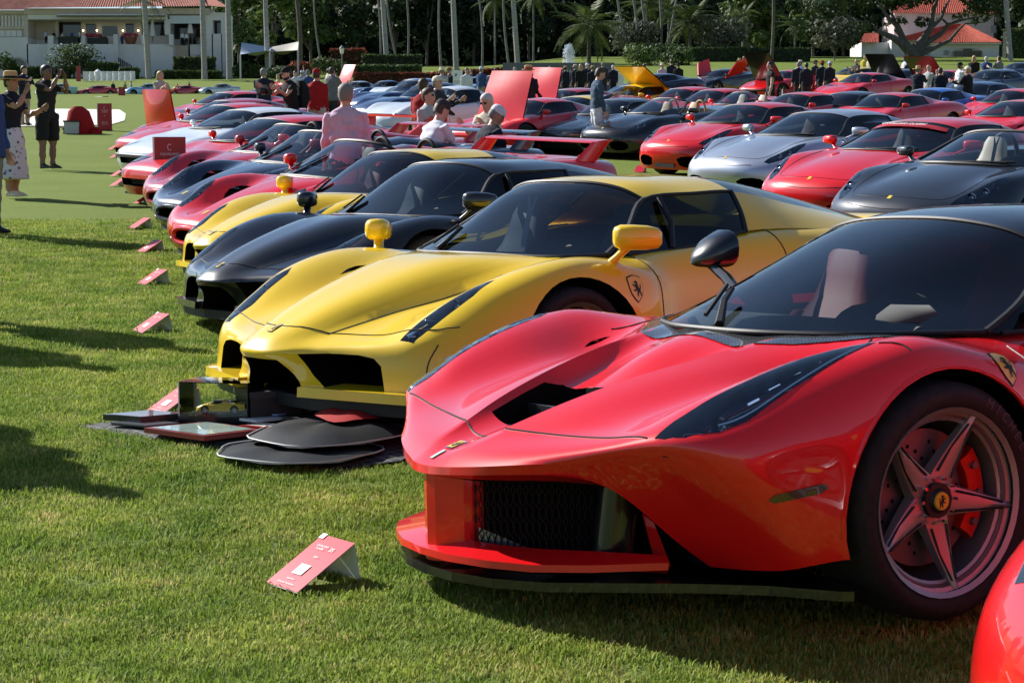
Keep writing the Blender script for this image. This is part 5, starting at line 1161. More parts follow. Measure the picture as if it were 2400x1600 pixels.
def broad_tree(name, base, H, spread, m, label, seed, n=1600, size=.45, bark=None, trunk=.25, group=None, low=.3, limbs=5, sink=.3):
    rs = np.random.RandomState(seed); x, y, z = base; root = empty(name, (x, y, z), 0, label, 'tree', group)
    nb = limbs * 3; C = []; Rd = []
    for i in range(nb):
        a = rs.rand() * 6.283; r = spread * math.sqrt(rs.rand()) * .8; h = H * rs.uniform(low, .92); k = 1 - abs((h / H - .6)) * .9; C.append((r * k * math.cos(a), r * k * math.sin(a), h)); Rd.append(spread * rs.uniform(.28, .46))
    b = MB(); b.tube([(0, 0, -sink), (rs.normal() * .1, rs.normal() * .1, H * low * .8), (rs.normal() * .4, rs.normal() * .4, H * .75)], [trunk, trunk * .75, trunk * .25], bark or BARKD, 8)
    for i in range(limbs):
        c = C[i]; b.tube([(0, 0, H * low * .6), (c[0] * .5, c[1] * .5, (H * low * .6 + c[2]) / 2 + .2), c], [trunk * .5, trunk * .3, trunk * .1], bark or BARKD, 6)
    b.obj('trunk', root); V, F = leaves(C, Rd, n, size, rs); ob('crown', leaf_mesh('crown', V, F, m), root); return root
FROND = {}
def frond_mesh(L=3.0, droop=.8, n=22, m=None, leaf=.55, w=.035):
    key = (L, droop, m.name if m else '')
    if key in FROND: return FROND[key]
    m = m or LF_PALM; V = []; F = []; b = MB(); pts = []
    for i in range(9):
        t = i / 8; pts.append((L * (t - .12 * t * t * droop), 0, L * (.32 * t - .62 * droop * t * t)))
    b.tube(pts, [.03 * (1 - .8 * i / 8) + .006 for i in range(9)], m, 4)
    rs = np.random.RandomState(5)
    for i in range(n):
        t = .12 + .86 * i / (n - 1); p = np.array([L * (t - .12 * t * t * droop), 0, L * (.32 * t - .62 * droop * t * t)]); ll = leaf * (.5 + .8 * math.sin(math.pi * min(t * 1.1, 1))) * L / 3
        for s in (-1, 1):
            tip = p + np.array([ll * .55, s * ll * .8, -ll * (.25 + .3 * rs.rand())]); q = np.array([w * L / 3, 0, 0]); k = len(V); mid = (p + tip) / 2 + np.array([0, 0, .05 * ll])
            V += [p - q, p + q, mid + q * .9, mid - q * .9, tip]; F += [(k, k + 1, k + 2, k + 3), (k + 3, k + 2, k + 4)]
    b.add(V, F, m); FROND[key] = b.mesh('frond', smooth=False, fix=False); return FROND[key]
def palm(name, base, H, label, r=.28, lean=(0, 0), fronds=16, L=3.2, droop=.9, m=None, bark=None, group=None, seed=0, shaft=True, bulge=1.0, curve=0):
    rs = np.random.RandomState(seed); root = empty(name, base, 0, label, 'palm tree', group); b = MB(); pts = []; rr = []
    for i in range(9):
        t = i / 8; pts.append((lean[0] * t + curve * math.sin(t * 3.1), lean[1] * t, -.4 + (H + .4) * t)); rr.append(r * (1.18 if i == 0 else 1.0) * (1 - .28 * t) * (1 + (bulge - 1) * math.sin(math.pi * t)))
    b.tube(pts, rr, bark or BARK, 10); b.obj('trunk', root, fix=False); top = Vector(pts[-1])
    if shaft: s = MB(); s.tube([top, top + Vector((0, 0, 1.1))], [r * .72, r * .42], LF_LT, 8); s.obj('crownshaft', root); top = top + Vector((0, 0, 1.0))
    for i in range(fronds):
        t = i / max(fronds - 1, 1); fm = frond_mesh(L, [.55, .9, 1.25][i % 3] * droop, m=m); o = ob('frond', fm, root, top, (0, R(-52 + 95 * t + rs.normal() * 6), i * 2.399 + rs.normal() * .15)); o.scale = (1, 1, 1)
    return root
def bush(name, base, d, m, label, seed, n=700, size=.16, cat='bush', group=None, flat=.8):
    rs = np.random.RandomState(seed); root = empty(name, base, 0, label, cat, group); C = []; Rd = []
    for i in range(9): C.append((rs.uniform(-.6, .6) * d[0], rs.uniform(-.6, .6) * d[1], d[2] * rs.uniform(.3, .62))); Rd.append(min(d[0], d[2]) * rs.uniform(.35, .55))
    V, F = leaves(C, Rd, n, size, rs, flat); ob('foliage', leaf_mesh('foliage', V, F, m), root); b = MB(); b.tube([(0, 0, -.2), (0, 0, d[2] * .6)], .06, BARKD, 6); b.obj('stem', root); return root
def hedge(name, a, b_, h, w, m, label, seed, n=1500, size=.2, cat='hedge', group=None):
    """clipped hedge between two ground points"""
    rs = np.random.RandomState(seed); a, b_ = Vector(a), Vector(b_); root = empty(name, a, 0, label, cat, group); d = b_ - a; L = d.length; u = d / L; v = Vector((-u.y, u.x, 0)).normalized()
    t = rs.rand(n); sd = rs.rand(n); P = []
    for i in range(n):
        k = rs.rand()
        if k < .45: q = u * (L * t[i]) + v * (-w / 2 * (1 if rs.rand() < .8 else -1)) + Vector((0, 0, h * sd[i]))
        else: q = u * (L * t[i]) + v * (w * (sd[i] - .5)) + Vector((0, 0, h))
        P.append(q + Vector(rs.normal(scale=.06, size=3)))
    P = np.array([p[:] for p in P]); nn = rs.normal(size=(n, 3)) + np.array([0, -.4, .5]); nn /= np.linalg.norm(nn, axis=1)[:, None]; aa = np.cross(nn, rs.normal(size=(n, 3))); aa /= np.linalg.norm(aa, axis=1)[:, None]; bb = np.cross(nn, aa); s = (size * rs.uniform(.6, 1.4, n))[:, None]
    V = np.stack([P - aa * s, P - bb * s * .5, P + aa * s, P + bb * s * .5], 1).reshape(-1, 3); ob('foliage', leaf_mesh('foliage', V, np.arange(4 * n).reshape(-1, 4), m), root)
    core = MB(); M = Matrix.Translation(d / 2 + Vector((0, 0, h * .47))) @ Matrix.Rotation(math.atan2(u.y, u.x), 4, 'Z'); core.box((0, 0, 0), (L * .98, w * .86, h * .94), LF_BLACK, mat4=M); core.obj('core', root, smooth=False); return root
def gp(px, py, Y):
    """a spot on the ground at distance Y under pixel column px"""
    p = ray_at(px, py, Y); return Vector((p.x, Y, gz(p.x, Y)))
# ================================================================ backdrop: wood, palms, clubhouse, villa
STUC = noise_mat('white_stucco', (.60, .60, .59), (.70, .69, .67), .35, .9, stretch=(1, 1, .4)); STUC2 = noise_mat('cream_stone', (.46, .40, .33), (.56, .50, .42), .8, .9); TILE = noise_mat('terracotta', (.30, .085, .055), (.46, .17, .12), 1.1, .85); TILE2 = noise_mat('red_tile', (.32, .05, .03), (.46, .10, .06), 1.1, .85)
PINKW = noise_mat('pink_render', (.50, .38, .38), (.58, .46, .46), .5, .9); WIN = mat('window_dark', (.012, .014, .018), .08, spec=.8); AWNW = mat('awning_cloth', (.55, .62, .70), .8); BAND = mat('awning_black', (.02, .02, .022), .8)
def pxbox(b, x0, y0, x1, y1, Y, d, m):
    """solid behind the pixel rectangle at distance Y, d deep"""
    p, q = ray_at(x0, y1, Y), ray_at(x1, y0, Y); b.box(((p.x + q.x) / 2, Y + d / 2, (p.z + q.z) / 2), (q.x - p.x, d, q.z - p.z), m)
def part(root, name, rects, Y, d, m):
    o = []
    for r in rects:
        b = MB(); pxbox(b, *r, Y, d, m); me = b.mesh(name, smooth=False); c = root.location; me.transform(Matrix.Translation(-c)); o.append(ob(name, me, root))
    return o
def tile_roof(root, corners, m, n=60, amp=.07, name='roof'):
    """ribbed tile slope over a quad: eave-left, eave-right, ridge-right, ridge-left (world)"""
    A, B, C, D = [Vector(c) for c in corners]; V = []; nr = 5; N = n * 4; nrm = (B - A).cross(D - A).normalized(); 
    if nrm.z < 0: nrm = -nrm
    for j in range(nr):
        for i in range(N + 1):
            t = i / N; s = j / (nr - 1); p = A.lerp(B, t).lerp(D.lerp(C, t), s); V.append(p + nrm * amp * abs(math.sin(math.pi * n * t)) - root.location)
    return ob(name, me_new(name, V, grid_faces(nr, N + 1), [m], smooth=False), root)
def clubhouse():
    Y = 235.0; g = gp(250, 195, Y); root = empty('clubhouse', (g.x, Y, g.z), 0, 'white two-storey clubhouse with terracotta roof and flower-decked terrace', 'building')
    base = 204
    part(root, 'wall', [(-160, 88, 65, base)], Y + .6, 6, STUC); part(root, 'wall', [(65, 104, 113, base), (277, 104, 405, base)], Y + .6, 6, STUC); part(root, 'wall', [(113, 104, 277, base)], Y, 6, STUC)
    part(root, 'terrace_post', [(113, 84, 124, 104.3), (191, 84, 199, 104.3), (266, 81, 276, 104.3), (331, 82, 340, 104.3), (396, 81, 405, 107)], Y - .05, .8, STUC)
    part(root, 'back_wall', [(65, 34, 405, 106)], Y + 5.0, 1, STUC); part(root, 'upper_wall', [(-160, 33, 57, 88)], Y + 1.4, 5, STUC2); part(root, 'upper_wall', [(57, 33, 65, 104)], Y + .9, 5, STUC2)
    part(root, 'fascia', [(65, 34, 392, 46)], Y + .8, 4, STUC); part(root, 'cornice', [(57, 20, 490, 33.7)], Y + .5, 5, STUC2); part(root, 'cornice', [(-160, 24.5, 56.8, 33)], Y + 1.0, 5, STUC2)
    part(root, 'loggia', [(70, 52, 130, 92)], Y + 4.7, .2, STUC2); part(root, 'window', [(138, 48, 189, 92), (240, 62, 274, 84), (332, 47, 387, 84), (201, 57, 224, 80), (295, 56, 313, 80)], Y + 4.8, .15, WIN)
    part(root, 'lintel', [(224, 44, 292, 48)], Y + 4.4, .4, mat('blue_grey_trim', (.30, .35, .42), .8)); part(root, 'column', [(130, 46, 136, 92), (64.5, 46, 70, 104)], Y + 3.5, .5, STUC2); part(root, 'column', [(386, 46, 398, 82)], Y + .9, .6, STUC)
    # pierced parapet at the left
    part(root, 'lattice_post', [(x, 36 + (x % 3), x + 3.2, 66) for x in range(-60, 57, 8)], Y + 1.2, .15, STUC); part(root, 'lattice_rail', [(-160, 45, 57, 48), (-160, 62, 57, 69)], Y + 1.15, .2, STUC2)
    part(root, 'relief_panel', [(0, 72, 11, 86), (13, 72, 25, 86), (27, 72, 38, 86), (40, 72, 51, 86)], Y + 1.3, .1, STUC)
    # awnings
    part(root, 'awning', [(133, 33.8, 386, 37)], Y - .6, 1.0, STUC); part(root, 'awning_stripe', [(x, 36, x + 2.6, 40.5) for x in np.arange(133, 384, 5.2)], Y - .62, .05, BAND)
    part(root, 'awning', [(398, 37, 474, 55.5)], Y + .9, .3, AWNW); part(root, 'awning_stripe', [(277.5 + 4.2 * k, 135 + 2.6 * k, 279.7 + 4.2 * k, 157.5) for k in range(8)], Y - .4, .05, BAND); part(root, 'awning', [(277, 155, 310, 158)], Y - .38, .3, STUC)
    # stair recess and right wing
    part(root, 'stair_recess', [(398, 55, 480, 152)], Y + 4.5, .3, WIN); part(root, 'stair', [(405, 107 + 4.4 * k, 441, 111.6 + 4.4 * k) for k in range(10)], Y + 2.6, .5, STUC2)
    part(root, 'wall', [(405, 151, 505, base)], Y + .7, 6, STUC); part(root, 'wall', [(446, 105, 478, 151)], Y + 2.2, 2, STUC); part(root, 'wall', [(478, 30, 498, 151), (498, 30, 531, 48), (520, 48, 531, base), (498, 80, 520.2, base)], Y + 1.2, 5, STUC); part(root, 'window', [(497, 46, 521, 82)], Y + 3, .2, WIN)
    b = MB(); c = ray_at(461, 148, Y + 2.1); b.prism([(1.0 * math.cos(a), .75 * math.sin(a)) for a in np.linspace(0, math.pi, 13)], 0, .15, WIN, 'xz'); me = b.mesh('arch_window', smooth=False); ob('arch_window', me, root, c - root.location)
    part(root, 'rail', [(440, 129, 484, 129.7), (467, 129, 467.8, 148)], Y + 2.0, .05, DARK)
    # ground floor openings
    b = MB(); c = ray_at(42, 181, Y + .5); b.prism([(-1.15, 0), (1.15, 0)] + [(1.15 * math.cos(a), 1.5 + .95 * math.sin(a)) for a in np.linspace(0, math.pi, 13)], 0, .12, WIN, 'xz'); ob('arch_door', b.mesh('arch_door', smooth=False), root, c - root.location)
    b = MB(); b.tube([(1.3, 0, 0)] + [(1.3 * math.cos(a), 0, 1.5 + 1.08 * math.sin(a)) for a in np.linspace(0, math.pi, 13)] + [(-1.3, 0, 0)], .17, STUC2, 6); ob('arch_frame', b.mesh('arch_frame'), root, c - root.location)
    part(root, 'window', [(190, 143, 227, 161)], Y - .06, .1, WIN); part(root, 'window_frame', [(188, 140.5, 229, 143)], Y - .1, .2, STUC2)
    # roofs
    W = lambda x, y, d=0: ray_at(x, y, Y + d)
    tile_roof(root, [W(57, 20, -.4), W(489, 15, -.4), W(430, -60, 9), W(150, -60, 9)], TILE, 74); tile_roof(root, [W(-160, 25, .4), W(58, 24, .4), W(190, -60, 9), W(-160, -60, 9)], TILE, 40); tile_roof(root, [W(484, 14, -.3), W(536, 18, 1.0), W(470, -22, 8), W(440, -30, 8)], TILE, 11)
    # lit wall lanterns
    GL = mat('lantern_glow', (1, .8, .5), .5, emis=(1, .72, .4), es=4)
    for x in (195, 227, 288, 324):
        b = MB(); b.ell((0, 0, 0), (.12, .1, .14), GL); b.box((0, 0, .2), (.25, .2, .1), DARK); ob('wall_lantern', b.mesh('wall_lantern'), root, W(x, 72, 4.3) - root.location)
    # things on the terrace
    for i, (x0, x1, yt) in enumerate([(136, 182, 90), (205, 250, 89)]):
        b = MB(); pxbox(b, x0, yt, x1, 103, Y + 1.0, .9, mat('planter_dark', (.03, .035, .03), .8)); me = b.mesh('planter', smooth=False); o = ob('planter', me); tag(o, ['long dark planter on the clubhouse terrace left of the flowers', 'long dark planter under the pink terrace flowers'][i], 'planter', 'terrace planters')
        rs = np.random.RandomState(40 + i); p, q = W(x0, yt, 1.4), W(x1, yt, 1.4); C = [p.lerp(q, t) for t in np.linspace(.05, .95, 9)]; V, F = leaves([c[:] for c in C], [.25] * 9, 260, .16, rs); ob('plants', leaf_mesh('plants', V, F, LF_MID), o)
    pk = leafmat('pink_bloom', (.55, .05, .10), (.75, .16, .22), 2)
    for i, (x, y, w) in enumerate([(207, 82, .9), (225, 82, 1.0), (306, 81, 1.5)]):
        c = W(x, y, 1.6); root2 = empty('flower_pot', c - Vector((0, 0, 1.3)), 0, ['pink flowers at the left on the clubhouse terrace', 'pink flowers beside the terrace lantern', 'wide bowl of pink flowers left of the terrace palm'][i], 'flowers', 'pink terrace flowers'); rs = np.random.RandomState(60 + i)
        V, F = leaves([(0, 0, 1.2), (w * .5, 0, 1.2), (-w * .5, 0, 1.2)], [.4] * 3, 220, .16, rs); ob('blooms', leaf_mesh('blooms', V, F, pk), root2); b = MB(); b.lathe([(.0, 0), (.4 * w, 0), (.62 * w, .9), (.5 * w, .9)], STUC2 if i < 2 else mat('terracotta_pot', (.25, .09, .06), .8), 14); b.obj('pot', root2)
    for i, (x, yt, yb) in enumerate([(358, 46, 98), (446, 49, 88)]):
        c = W(x, yb, 1.5); h = (W(x, yt, 1.5) - c).length; rt = empty('closed_parasol', c, 0, ['closed cream parasol on the terrace beside the nearest palm trunk', 'closed cream parasol at the top of the clubhouse stairs'][i], 'parasol', 'closed terrace parasols'); cl = mat('parasol_cloth', (.62, .60, .57), .85)
        b = MB(); b.lathe([(.05, h), (.16, h * .93), (.30, h * .6), (.42, h * .25), (.36, h * .22), (.1, h * .25)], cl, 12); b.obj('canopy', rt); b = MB(); b.tube([(0, 0, 0), (0, 0, h * 1.02)], .05, DARK, 6); b.obj('pole', rt)
clubhouse()
def villa():
    Y = 294.0; g = gp(2250, 145, Y); root = empty('villa', (g.x, Y, g.z), 0, 'white villa with red hipped tile roofs behind the spreading tree', 'building'); W = lambda x, y, d=0: ray_at(x, y, Y + d)
    part(root, 'wall', [(2180, 103, 2342, 175)], Y, 12, STUC); part(root, 'wall', [(2088, 94, 2180, 175)], Y + 3, 12, STUC); part(root, 'wall', [(2018, 100, 2088, 175)], Y + 5, 10, STUC); part(root, 'upper_wall', [(2095, 31, 2330, 95)], Y + 14, 10, PINKW)
    part(root, 'eave', [(2176, 100.5, 2347, 104)], Y - .8, 14, STUC)
    tile_roof(root, [W(2173, 101, -1), W(2350, 100, -1), W(2262, 58, 7), W(2244, 58, 7)], TILE2, 40, .10); tile_roof(root, [W(2084, 95, 2), W(2190, 96, 2), W(2250, 57, 9), W(2220, 60, 9)], TILE2, 26, .10); tile_roof(root, [W(2014, 101, 4), W(2060, 100, 4), W(2060, 78, 9), W(2026, 80, 9)], TILE2, 12, .10); tile_roof(root, [W(2090, 32, 13), W(2335, 32, 13), W(2300, -6, 20), W(2120, -6, 20)], TILE2, 50, .10)
    b = MB(); c = W(2268, 145, -.2); w = 2.6; b.prism([(-w, 0), (w, 0), (w, 1.7)] + [(w * .9 * math.cos(a), 1.75 + .55 * math.sin(a)) for a in np.linspace(.1, math.pi - .1, 11)] + [(-w, 1.7)], 0, .2, STUC2, 'xz'); ob('door_frame', b.mesh('door_frame', smooth=False), root, c - root.location)
    for k in range(3):
        b = MB(); b.box((0, 0, 0), (1.45, .1, 1.75 + (.4 if k == 1 else 0)), mat('door_glass', (.10, .095, .06), .3)); ob('door_pane', b.mesh('door_pane', smooth=False), root, W(2268, 145, -.35) - root.location + Vector(((k - 1) * 1.6, 0, .92 + (.2 if k == 1 else 0))))
    part(root, 'window', [(2322, 60, 2335, 78), (2120, 108, 2132, 130), (2215, 118, 2224, 128)], Y - .2, .1, WIN)
villa()
# ---- the dark wood behind everything
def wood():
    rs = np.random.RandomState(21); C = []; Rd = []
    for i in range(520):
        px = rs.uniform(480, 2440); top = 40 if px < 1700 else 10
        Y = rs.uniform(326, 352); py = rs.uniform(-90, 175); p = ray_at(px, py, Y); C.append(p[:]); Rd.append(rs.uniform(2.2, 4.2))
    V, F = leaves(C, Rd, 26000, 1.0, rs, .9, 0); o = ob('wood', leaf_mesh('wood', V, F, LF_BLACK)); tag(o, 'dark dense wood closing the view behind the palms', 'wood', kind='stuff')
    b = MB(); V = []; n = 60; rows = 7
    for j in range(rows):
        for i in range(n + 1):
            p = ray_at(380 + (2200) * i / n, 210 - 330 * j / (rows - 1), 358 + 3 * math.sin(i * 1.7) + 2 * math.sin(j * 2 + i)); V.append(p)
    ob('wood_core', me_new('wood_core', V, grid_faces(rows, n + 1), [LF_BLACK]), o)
wood()
i = 0
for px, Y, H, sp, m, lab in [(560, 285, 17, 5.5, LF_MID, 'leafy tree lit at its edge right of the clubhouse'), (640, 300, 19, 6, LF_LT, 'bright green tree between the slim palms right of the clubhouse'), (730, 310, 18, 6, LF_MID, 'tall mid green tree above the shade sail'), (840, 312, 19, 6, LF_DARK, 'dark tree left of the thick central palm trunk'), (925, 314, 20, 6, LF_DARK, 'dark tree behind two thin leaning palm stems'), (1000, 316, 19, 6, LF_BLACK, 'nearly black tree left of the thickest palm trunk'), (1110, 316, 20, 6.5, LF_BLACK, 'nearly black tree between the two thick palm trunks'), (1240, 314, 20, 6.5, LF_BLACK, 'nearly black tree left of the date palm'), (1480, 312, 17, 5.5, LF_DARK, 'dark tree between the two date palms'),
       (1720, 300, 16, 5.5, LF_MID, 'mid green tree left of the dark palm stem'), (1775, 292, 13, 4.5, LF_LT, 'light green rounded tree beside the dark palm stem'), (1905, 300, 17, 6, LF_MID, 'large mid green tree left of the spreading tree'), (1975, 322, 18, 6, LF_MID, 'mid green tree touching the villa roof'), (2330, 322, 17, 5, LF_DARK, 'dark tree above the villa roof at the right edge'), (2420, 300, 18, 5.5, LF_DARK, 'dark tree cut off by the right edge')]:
    broad_tree('broadleaf_tree', gp(px, 170, Y), H, sp, m, lab, 100 + i, n=1700, size=.62, trunk=.3, group='trees in front of the wood', low=.22, sink=.6); i += 1
for px, py, Y, w, h, m, lab in [(1690, 150, 262, 5.0, 6.5, LF_OLV, 'grey-green feathery tree left of the hedge'), (1955, 150, 262, 4.2, 6.2, LF_OLV, 'grey-green feathery tree left of the villa'), (1490, 150, 270, 4.5, 6, LF_OLV, 'grey olive tree behind the leaning palm stems'), (175, 200, 228, 3.9, 4.0, LF_HEDGE, 'clipped round tree in front of the clubhouse wall')]:
    broad_tree('small_tree', gp(px, py, Y), h, w, m, lab, 200 + i, n=1900, size=.34 if m != LF_HEDGE else .22, trunk=.16, low=.28, limbs=7, bark=BARKG); i += 1
broad_tree('small_tree', gp(12, 205, 226), 3.8, 2.0, LF_HEDGE, 'clipped round tree by the arched clubhouse door', 260, n=900, size=.2, trunk=.14, low=.35, limbs=5)
# spreading tree with bare limbs at the right
BARKM = noise_mat('brown_grey_bark', (.06, .055, .05), (.13, .12, .11), 2, .9, bump=.4)
def spreading_tree():
    Y = 270.0; b0 = gp(2140, 165, Y); root = empty('spreading_tree', b0, 0, 'wide spreading tree with bare twisting limbs before the villa', 'tree'); b = MB(); W = lambda x, y, d=0: ray_at(x, y, Y + d) - b0
    limbs = [[(2140, 170, 1.5), (2138, 140, 1.25), (2132, 118, .9), (2110, 100, .6), (2088, 86, .45), (2060, 76, .3), (2045, 60, .2), (2000, 45, .1)], [(2134, 122, .8), (2118, 96, .6), (2104, 62, .45), (2080, 40, .32), (2062, 12, .2)], [(2140, 120, .8), (2165, 92, .65), (2182, 66, .5), (2186, 30, .36), (2200, -10, .24)], [(2146, 124, .7), (2175, 98, .5), (2205, 80, .4), (2222, 58, .3), (2252, 48, .2), (2290, 40, .1)], [(2150, 130, .55), (2190, 112, .4), (2225, 96, .3), (2245, 72, .22), (2262, 56, .14), (2310, 52, .08)], [(2182, 66, .4), (2205, 44, .3), (2214, 20, .22), (2228, -6, .14)], [(2128, 118, .5), (2120, 92, .4), (2098, 70, .3)], [(2100, 62, .3), (2086, 20, .2), (2090, -10, .12)], [(2222, 58, .2), (2205, 42, .14), (2190, 44, .1)]]
    for k, L in enumerate(limbs): b.tube([W(x, y, (-1.5 + .8 * k) * min(1, j / 3)) for j, (x, y, r) in enumerate(L)], [r for _, _, r in L], BARKM, 8)
    b.obj('trunk', root, fix=False); rs = np.random.RandomState(77); C = []; Rd = []
    for i in range(66):
        x = rs.uniform(1895, 2330); t = abs(x - 2120) / 220; y = rs.uniform(-70, 8 + 34 * t) if not 2120 < x < 2245 else rs.uniform(-70, 6); C.append(W(x, y, rs.uniform(-6, 6))[:]); Rd.append(rs.uniform(1.0, 2.1))
    for x, y in [(2055, 40), (2035, 55), (2015, 60), (2000, 78), (1990, 95), (2265, 30), (2285, 48), (2310, 40), (2245, 40), (2080, 55), (2160, 52), (2110, 48)]: C.append(W(x, y, rs.uniform(-3, 3))[:]); Rd.append(rs.uniform(.7, 1.3))
    V, F = leaves(C, Rd, 7000, .42, rs, .7); ob('crown', leaf_mesh('crown', V, F, LF_DARK), root)
spreading_tree()
# ---- palms
PG = 'tall grey palm trunks along the wood'
for i, (x0, xb, yb, Y, r, lab) in enumerate([(338, 349, 196, 222, .36, 'leftmost grey palm trunk standing before the clubhouse terrace'), (474, 480, 192, 222, .36, 'grey palm trunk before the clubhouse stairs'), (534, 538, 191, 222, .36, 'grey palm trunk at the right corner of the clubhouse'), (622, 628, 186, 228, .34, 'grey palm trunk in front of the shade sail'), (897, 909, 178, 236, .36, 'thick grey palm trunk left of the clipped hedges'), (1062, 1070, 172, 250, .42, 'thickest grey palm trunk above the white sign'), (1203, 1214, 168, 262, .42, 'thick grey palm trunk above the grey backdrop wall'), (2358, 2368, 160, 262, .40, 'grey palm trunk at the far right before the bright hedge')]):
    b = gp(xb, yb, Y); t = ray_at(x0, 0, Y); H = 17.0; k = H / max(t.z - b.z, 4); palm('palm_tree', b, H, lab, r, ((t.x - b.x) * k, 0), 14, 4.2, 1.0, group=PG, seed=i, bulge=1.12)
for i, (x0, xb, yb, Y, r, lab) in enumerate([(690, 703, 180, 262, .42, 'dark palm trunk behind the shade sail'), (742, 757, 178, 262, .16, 'thin palm stem right of the shade sail'), (880, 892, 165, 282, .20, 'thin palm stem left of the thick hedge palm'), (912, 936, 165, 282, .20, 'thin leaning palm stem right of the hedge palm'), (948, 955, 165, 282, .20, 'thin upright palm stem beside a leaning one'), (1036, 1035, 175, 270, .22, 'thin crooked palm stem left of the thickest trunk'), (1118, 1130, 170, 276, .20, 'thin palm stem left of the grey backdrop wall'), (1186, 1194, 166, 280, .22, 'thin palm stem touching a thick trunk'), (1805, 1807, 165, 250, .26, 'dark upright palm stem above the hedge'), (1455, 1482, 160, 268, .24, 'leaning palm stem right of the date palm'), (1478, 1500, 160, 268, .24, 'second leaning palm stem right of the date palm'), (1512, 1530, 158, 268, .22, 'third leaning palm stem, bent at its top'), (1540, 1548, 158, 270, .22, 'fourth palm stem, nearly upright'), (1592, 1565, 160, 270, .22, 'palm stem leaning the other way')]):
    b = gp(xb, yb, Y); t = ray_at(x0, 0, Y); H = 15.0 + (i % 3); k = H / max(t.z - b.z, 4); palm('palm_tree', b, H, lab, r, ((t.x - b.x) * k, 0), 11, 3.4, 1.1, m=LF_MID, bark=BARKG if i not in (0, 8) else BARKD, group=PG, seed=20 + i, curve=.5 * (-1) ** i)
for i, (x, yb, yc, Y, L, n, lab) in enumerate([(1380, 175, 60, 240, 6.2, 30, 'full date palm with arching fronds beside the fountain'), (1616, 170, 52, 262, 5.6, 26, 'date palm with arching fronds left of the grey-green tree'), (1862, 165, 60, 285, 4.6, 20, 'pale palm with drooping fronds left of the spreading tree'), (1250, 165, -8, 290, 5.0, 18, 'palm crown cut by the top edge above the backdrop wall'), (1160, 165, -2, 296, 5, 18, 'palm crown cut by the top edge left of a thick trunk'), (1515, 160, 8, 280, 5.2, 20, 'palm crown over the leaning stems'), (1566, 160, 20, 282, 4.6, 18, 'small palm crown between leaning stems and date palm'), (1740, 165, 40, 290, 4.2, 18, 'palm crown behind the grey-green tree'), (345, 199, 2, 224, 3.8, 15, 'drooping palm crown over the clubhouse roof')]):
    b = gp(x, yb, Y); t = ray_at(x, yc, Y); palm('date_palm', b, max(t.z - b.z, 3), lab, .34 if i < 2 else .2, (0, 0), n, L, 1.0, LF_PALM if i in (0, 1, 4, 5) else LF_MID, BARKD if i < 2 else BARKG, 'feathery palms', 50 + i, shaft=False)
# ---- hedges, beds, bushes
HG = 'clipped hedges around the lawn'
for i, (x0, x1, yb, Y, h, m, lab) in enumerate([(850, 990, 172, 232, 2.9, LF_HEDGE, 'tall rounded hedge behind the thick hedge palm'), (828, 985, 178, 226, 1.6, LF_MID, 'lower light green hedge in front of the rounded one'), (775, 855, 172, 240, 3.6, LF_RED, 'reddish hedge behind the lamp post'), (830, 1075, 186, 205, 1.1, LF_RED, 'low bed of orange red plants left of the white sign'), (1075, 1185, 186, 205, 1.3, LF_RED, 'low bed of orange red plants right of the white sign'), (1595, 1900, 160, 256, 1.9, LF_HEDGE, 'long dark hedge across the right lawn'), (410, 505, 192, 228, 2.6, LF_HEDGE, 'dark hedge below the clubhouse stairs'), (368, 520, 198, 224, .9, LF_HEDGE, 'low dark hedge edging the clubhouse lawn'), (30, 165, 198, 226, 1.4, LF_HEDGE, 'dark hedge left of the round clipped tree'), (205, 277, 196, 226, 1.9, LF_HEDGE, 'dark hedge behind the white parasol'), (282, 325, 199, 224, 1.2, LF_HEDGE, 'short dark hedge right of the white barrier'), (560, 690, 185, 230, 1.4, LF_MID, 'low light hedge under the shade sail'), (2352, 2440, 165, 280, 4.6, LF_LT, 'tall bright green hedge at the right edge')]):
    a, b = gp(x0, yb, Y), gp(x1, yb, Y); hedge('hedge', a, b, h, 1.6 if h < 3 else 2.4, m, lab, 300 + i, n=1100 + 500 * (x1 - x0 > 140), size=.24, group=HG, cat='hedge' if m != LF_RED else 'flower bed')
for i, (x, Y, d, m, lab) in enumerate([(770, 215, (2.6, 2, 3.4), LF_PALM, 'leafy bush beside the lamp post'), (650, 222, (1.6, 1.2, 1.9), LF_MID, 'round bush behind the waving man'), (575, 230, (2, 1.5, 2.2), LF_MID, 'round bush at the foot of a palm trunk'), (1520, 225, (4, 2, 3.2), LF_LT, 'bright palm-like undergrowth behind the crowd'), (1590, 228, (3, 2, 2.6), LF_MID, 'green undergrowth right of the crowd'), (1560, 235, (3, 2, 3.4), LF_MID, 'taller green undergrowth below the leaning palms'), (700, 235, (2.2, 1.5, 2.2), LF_RED, 'reddish bush under the shade sail')]):
    bush('bush', gp(x, 185, Y), d, m, lab, 400 + i, n=900, size=.26)
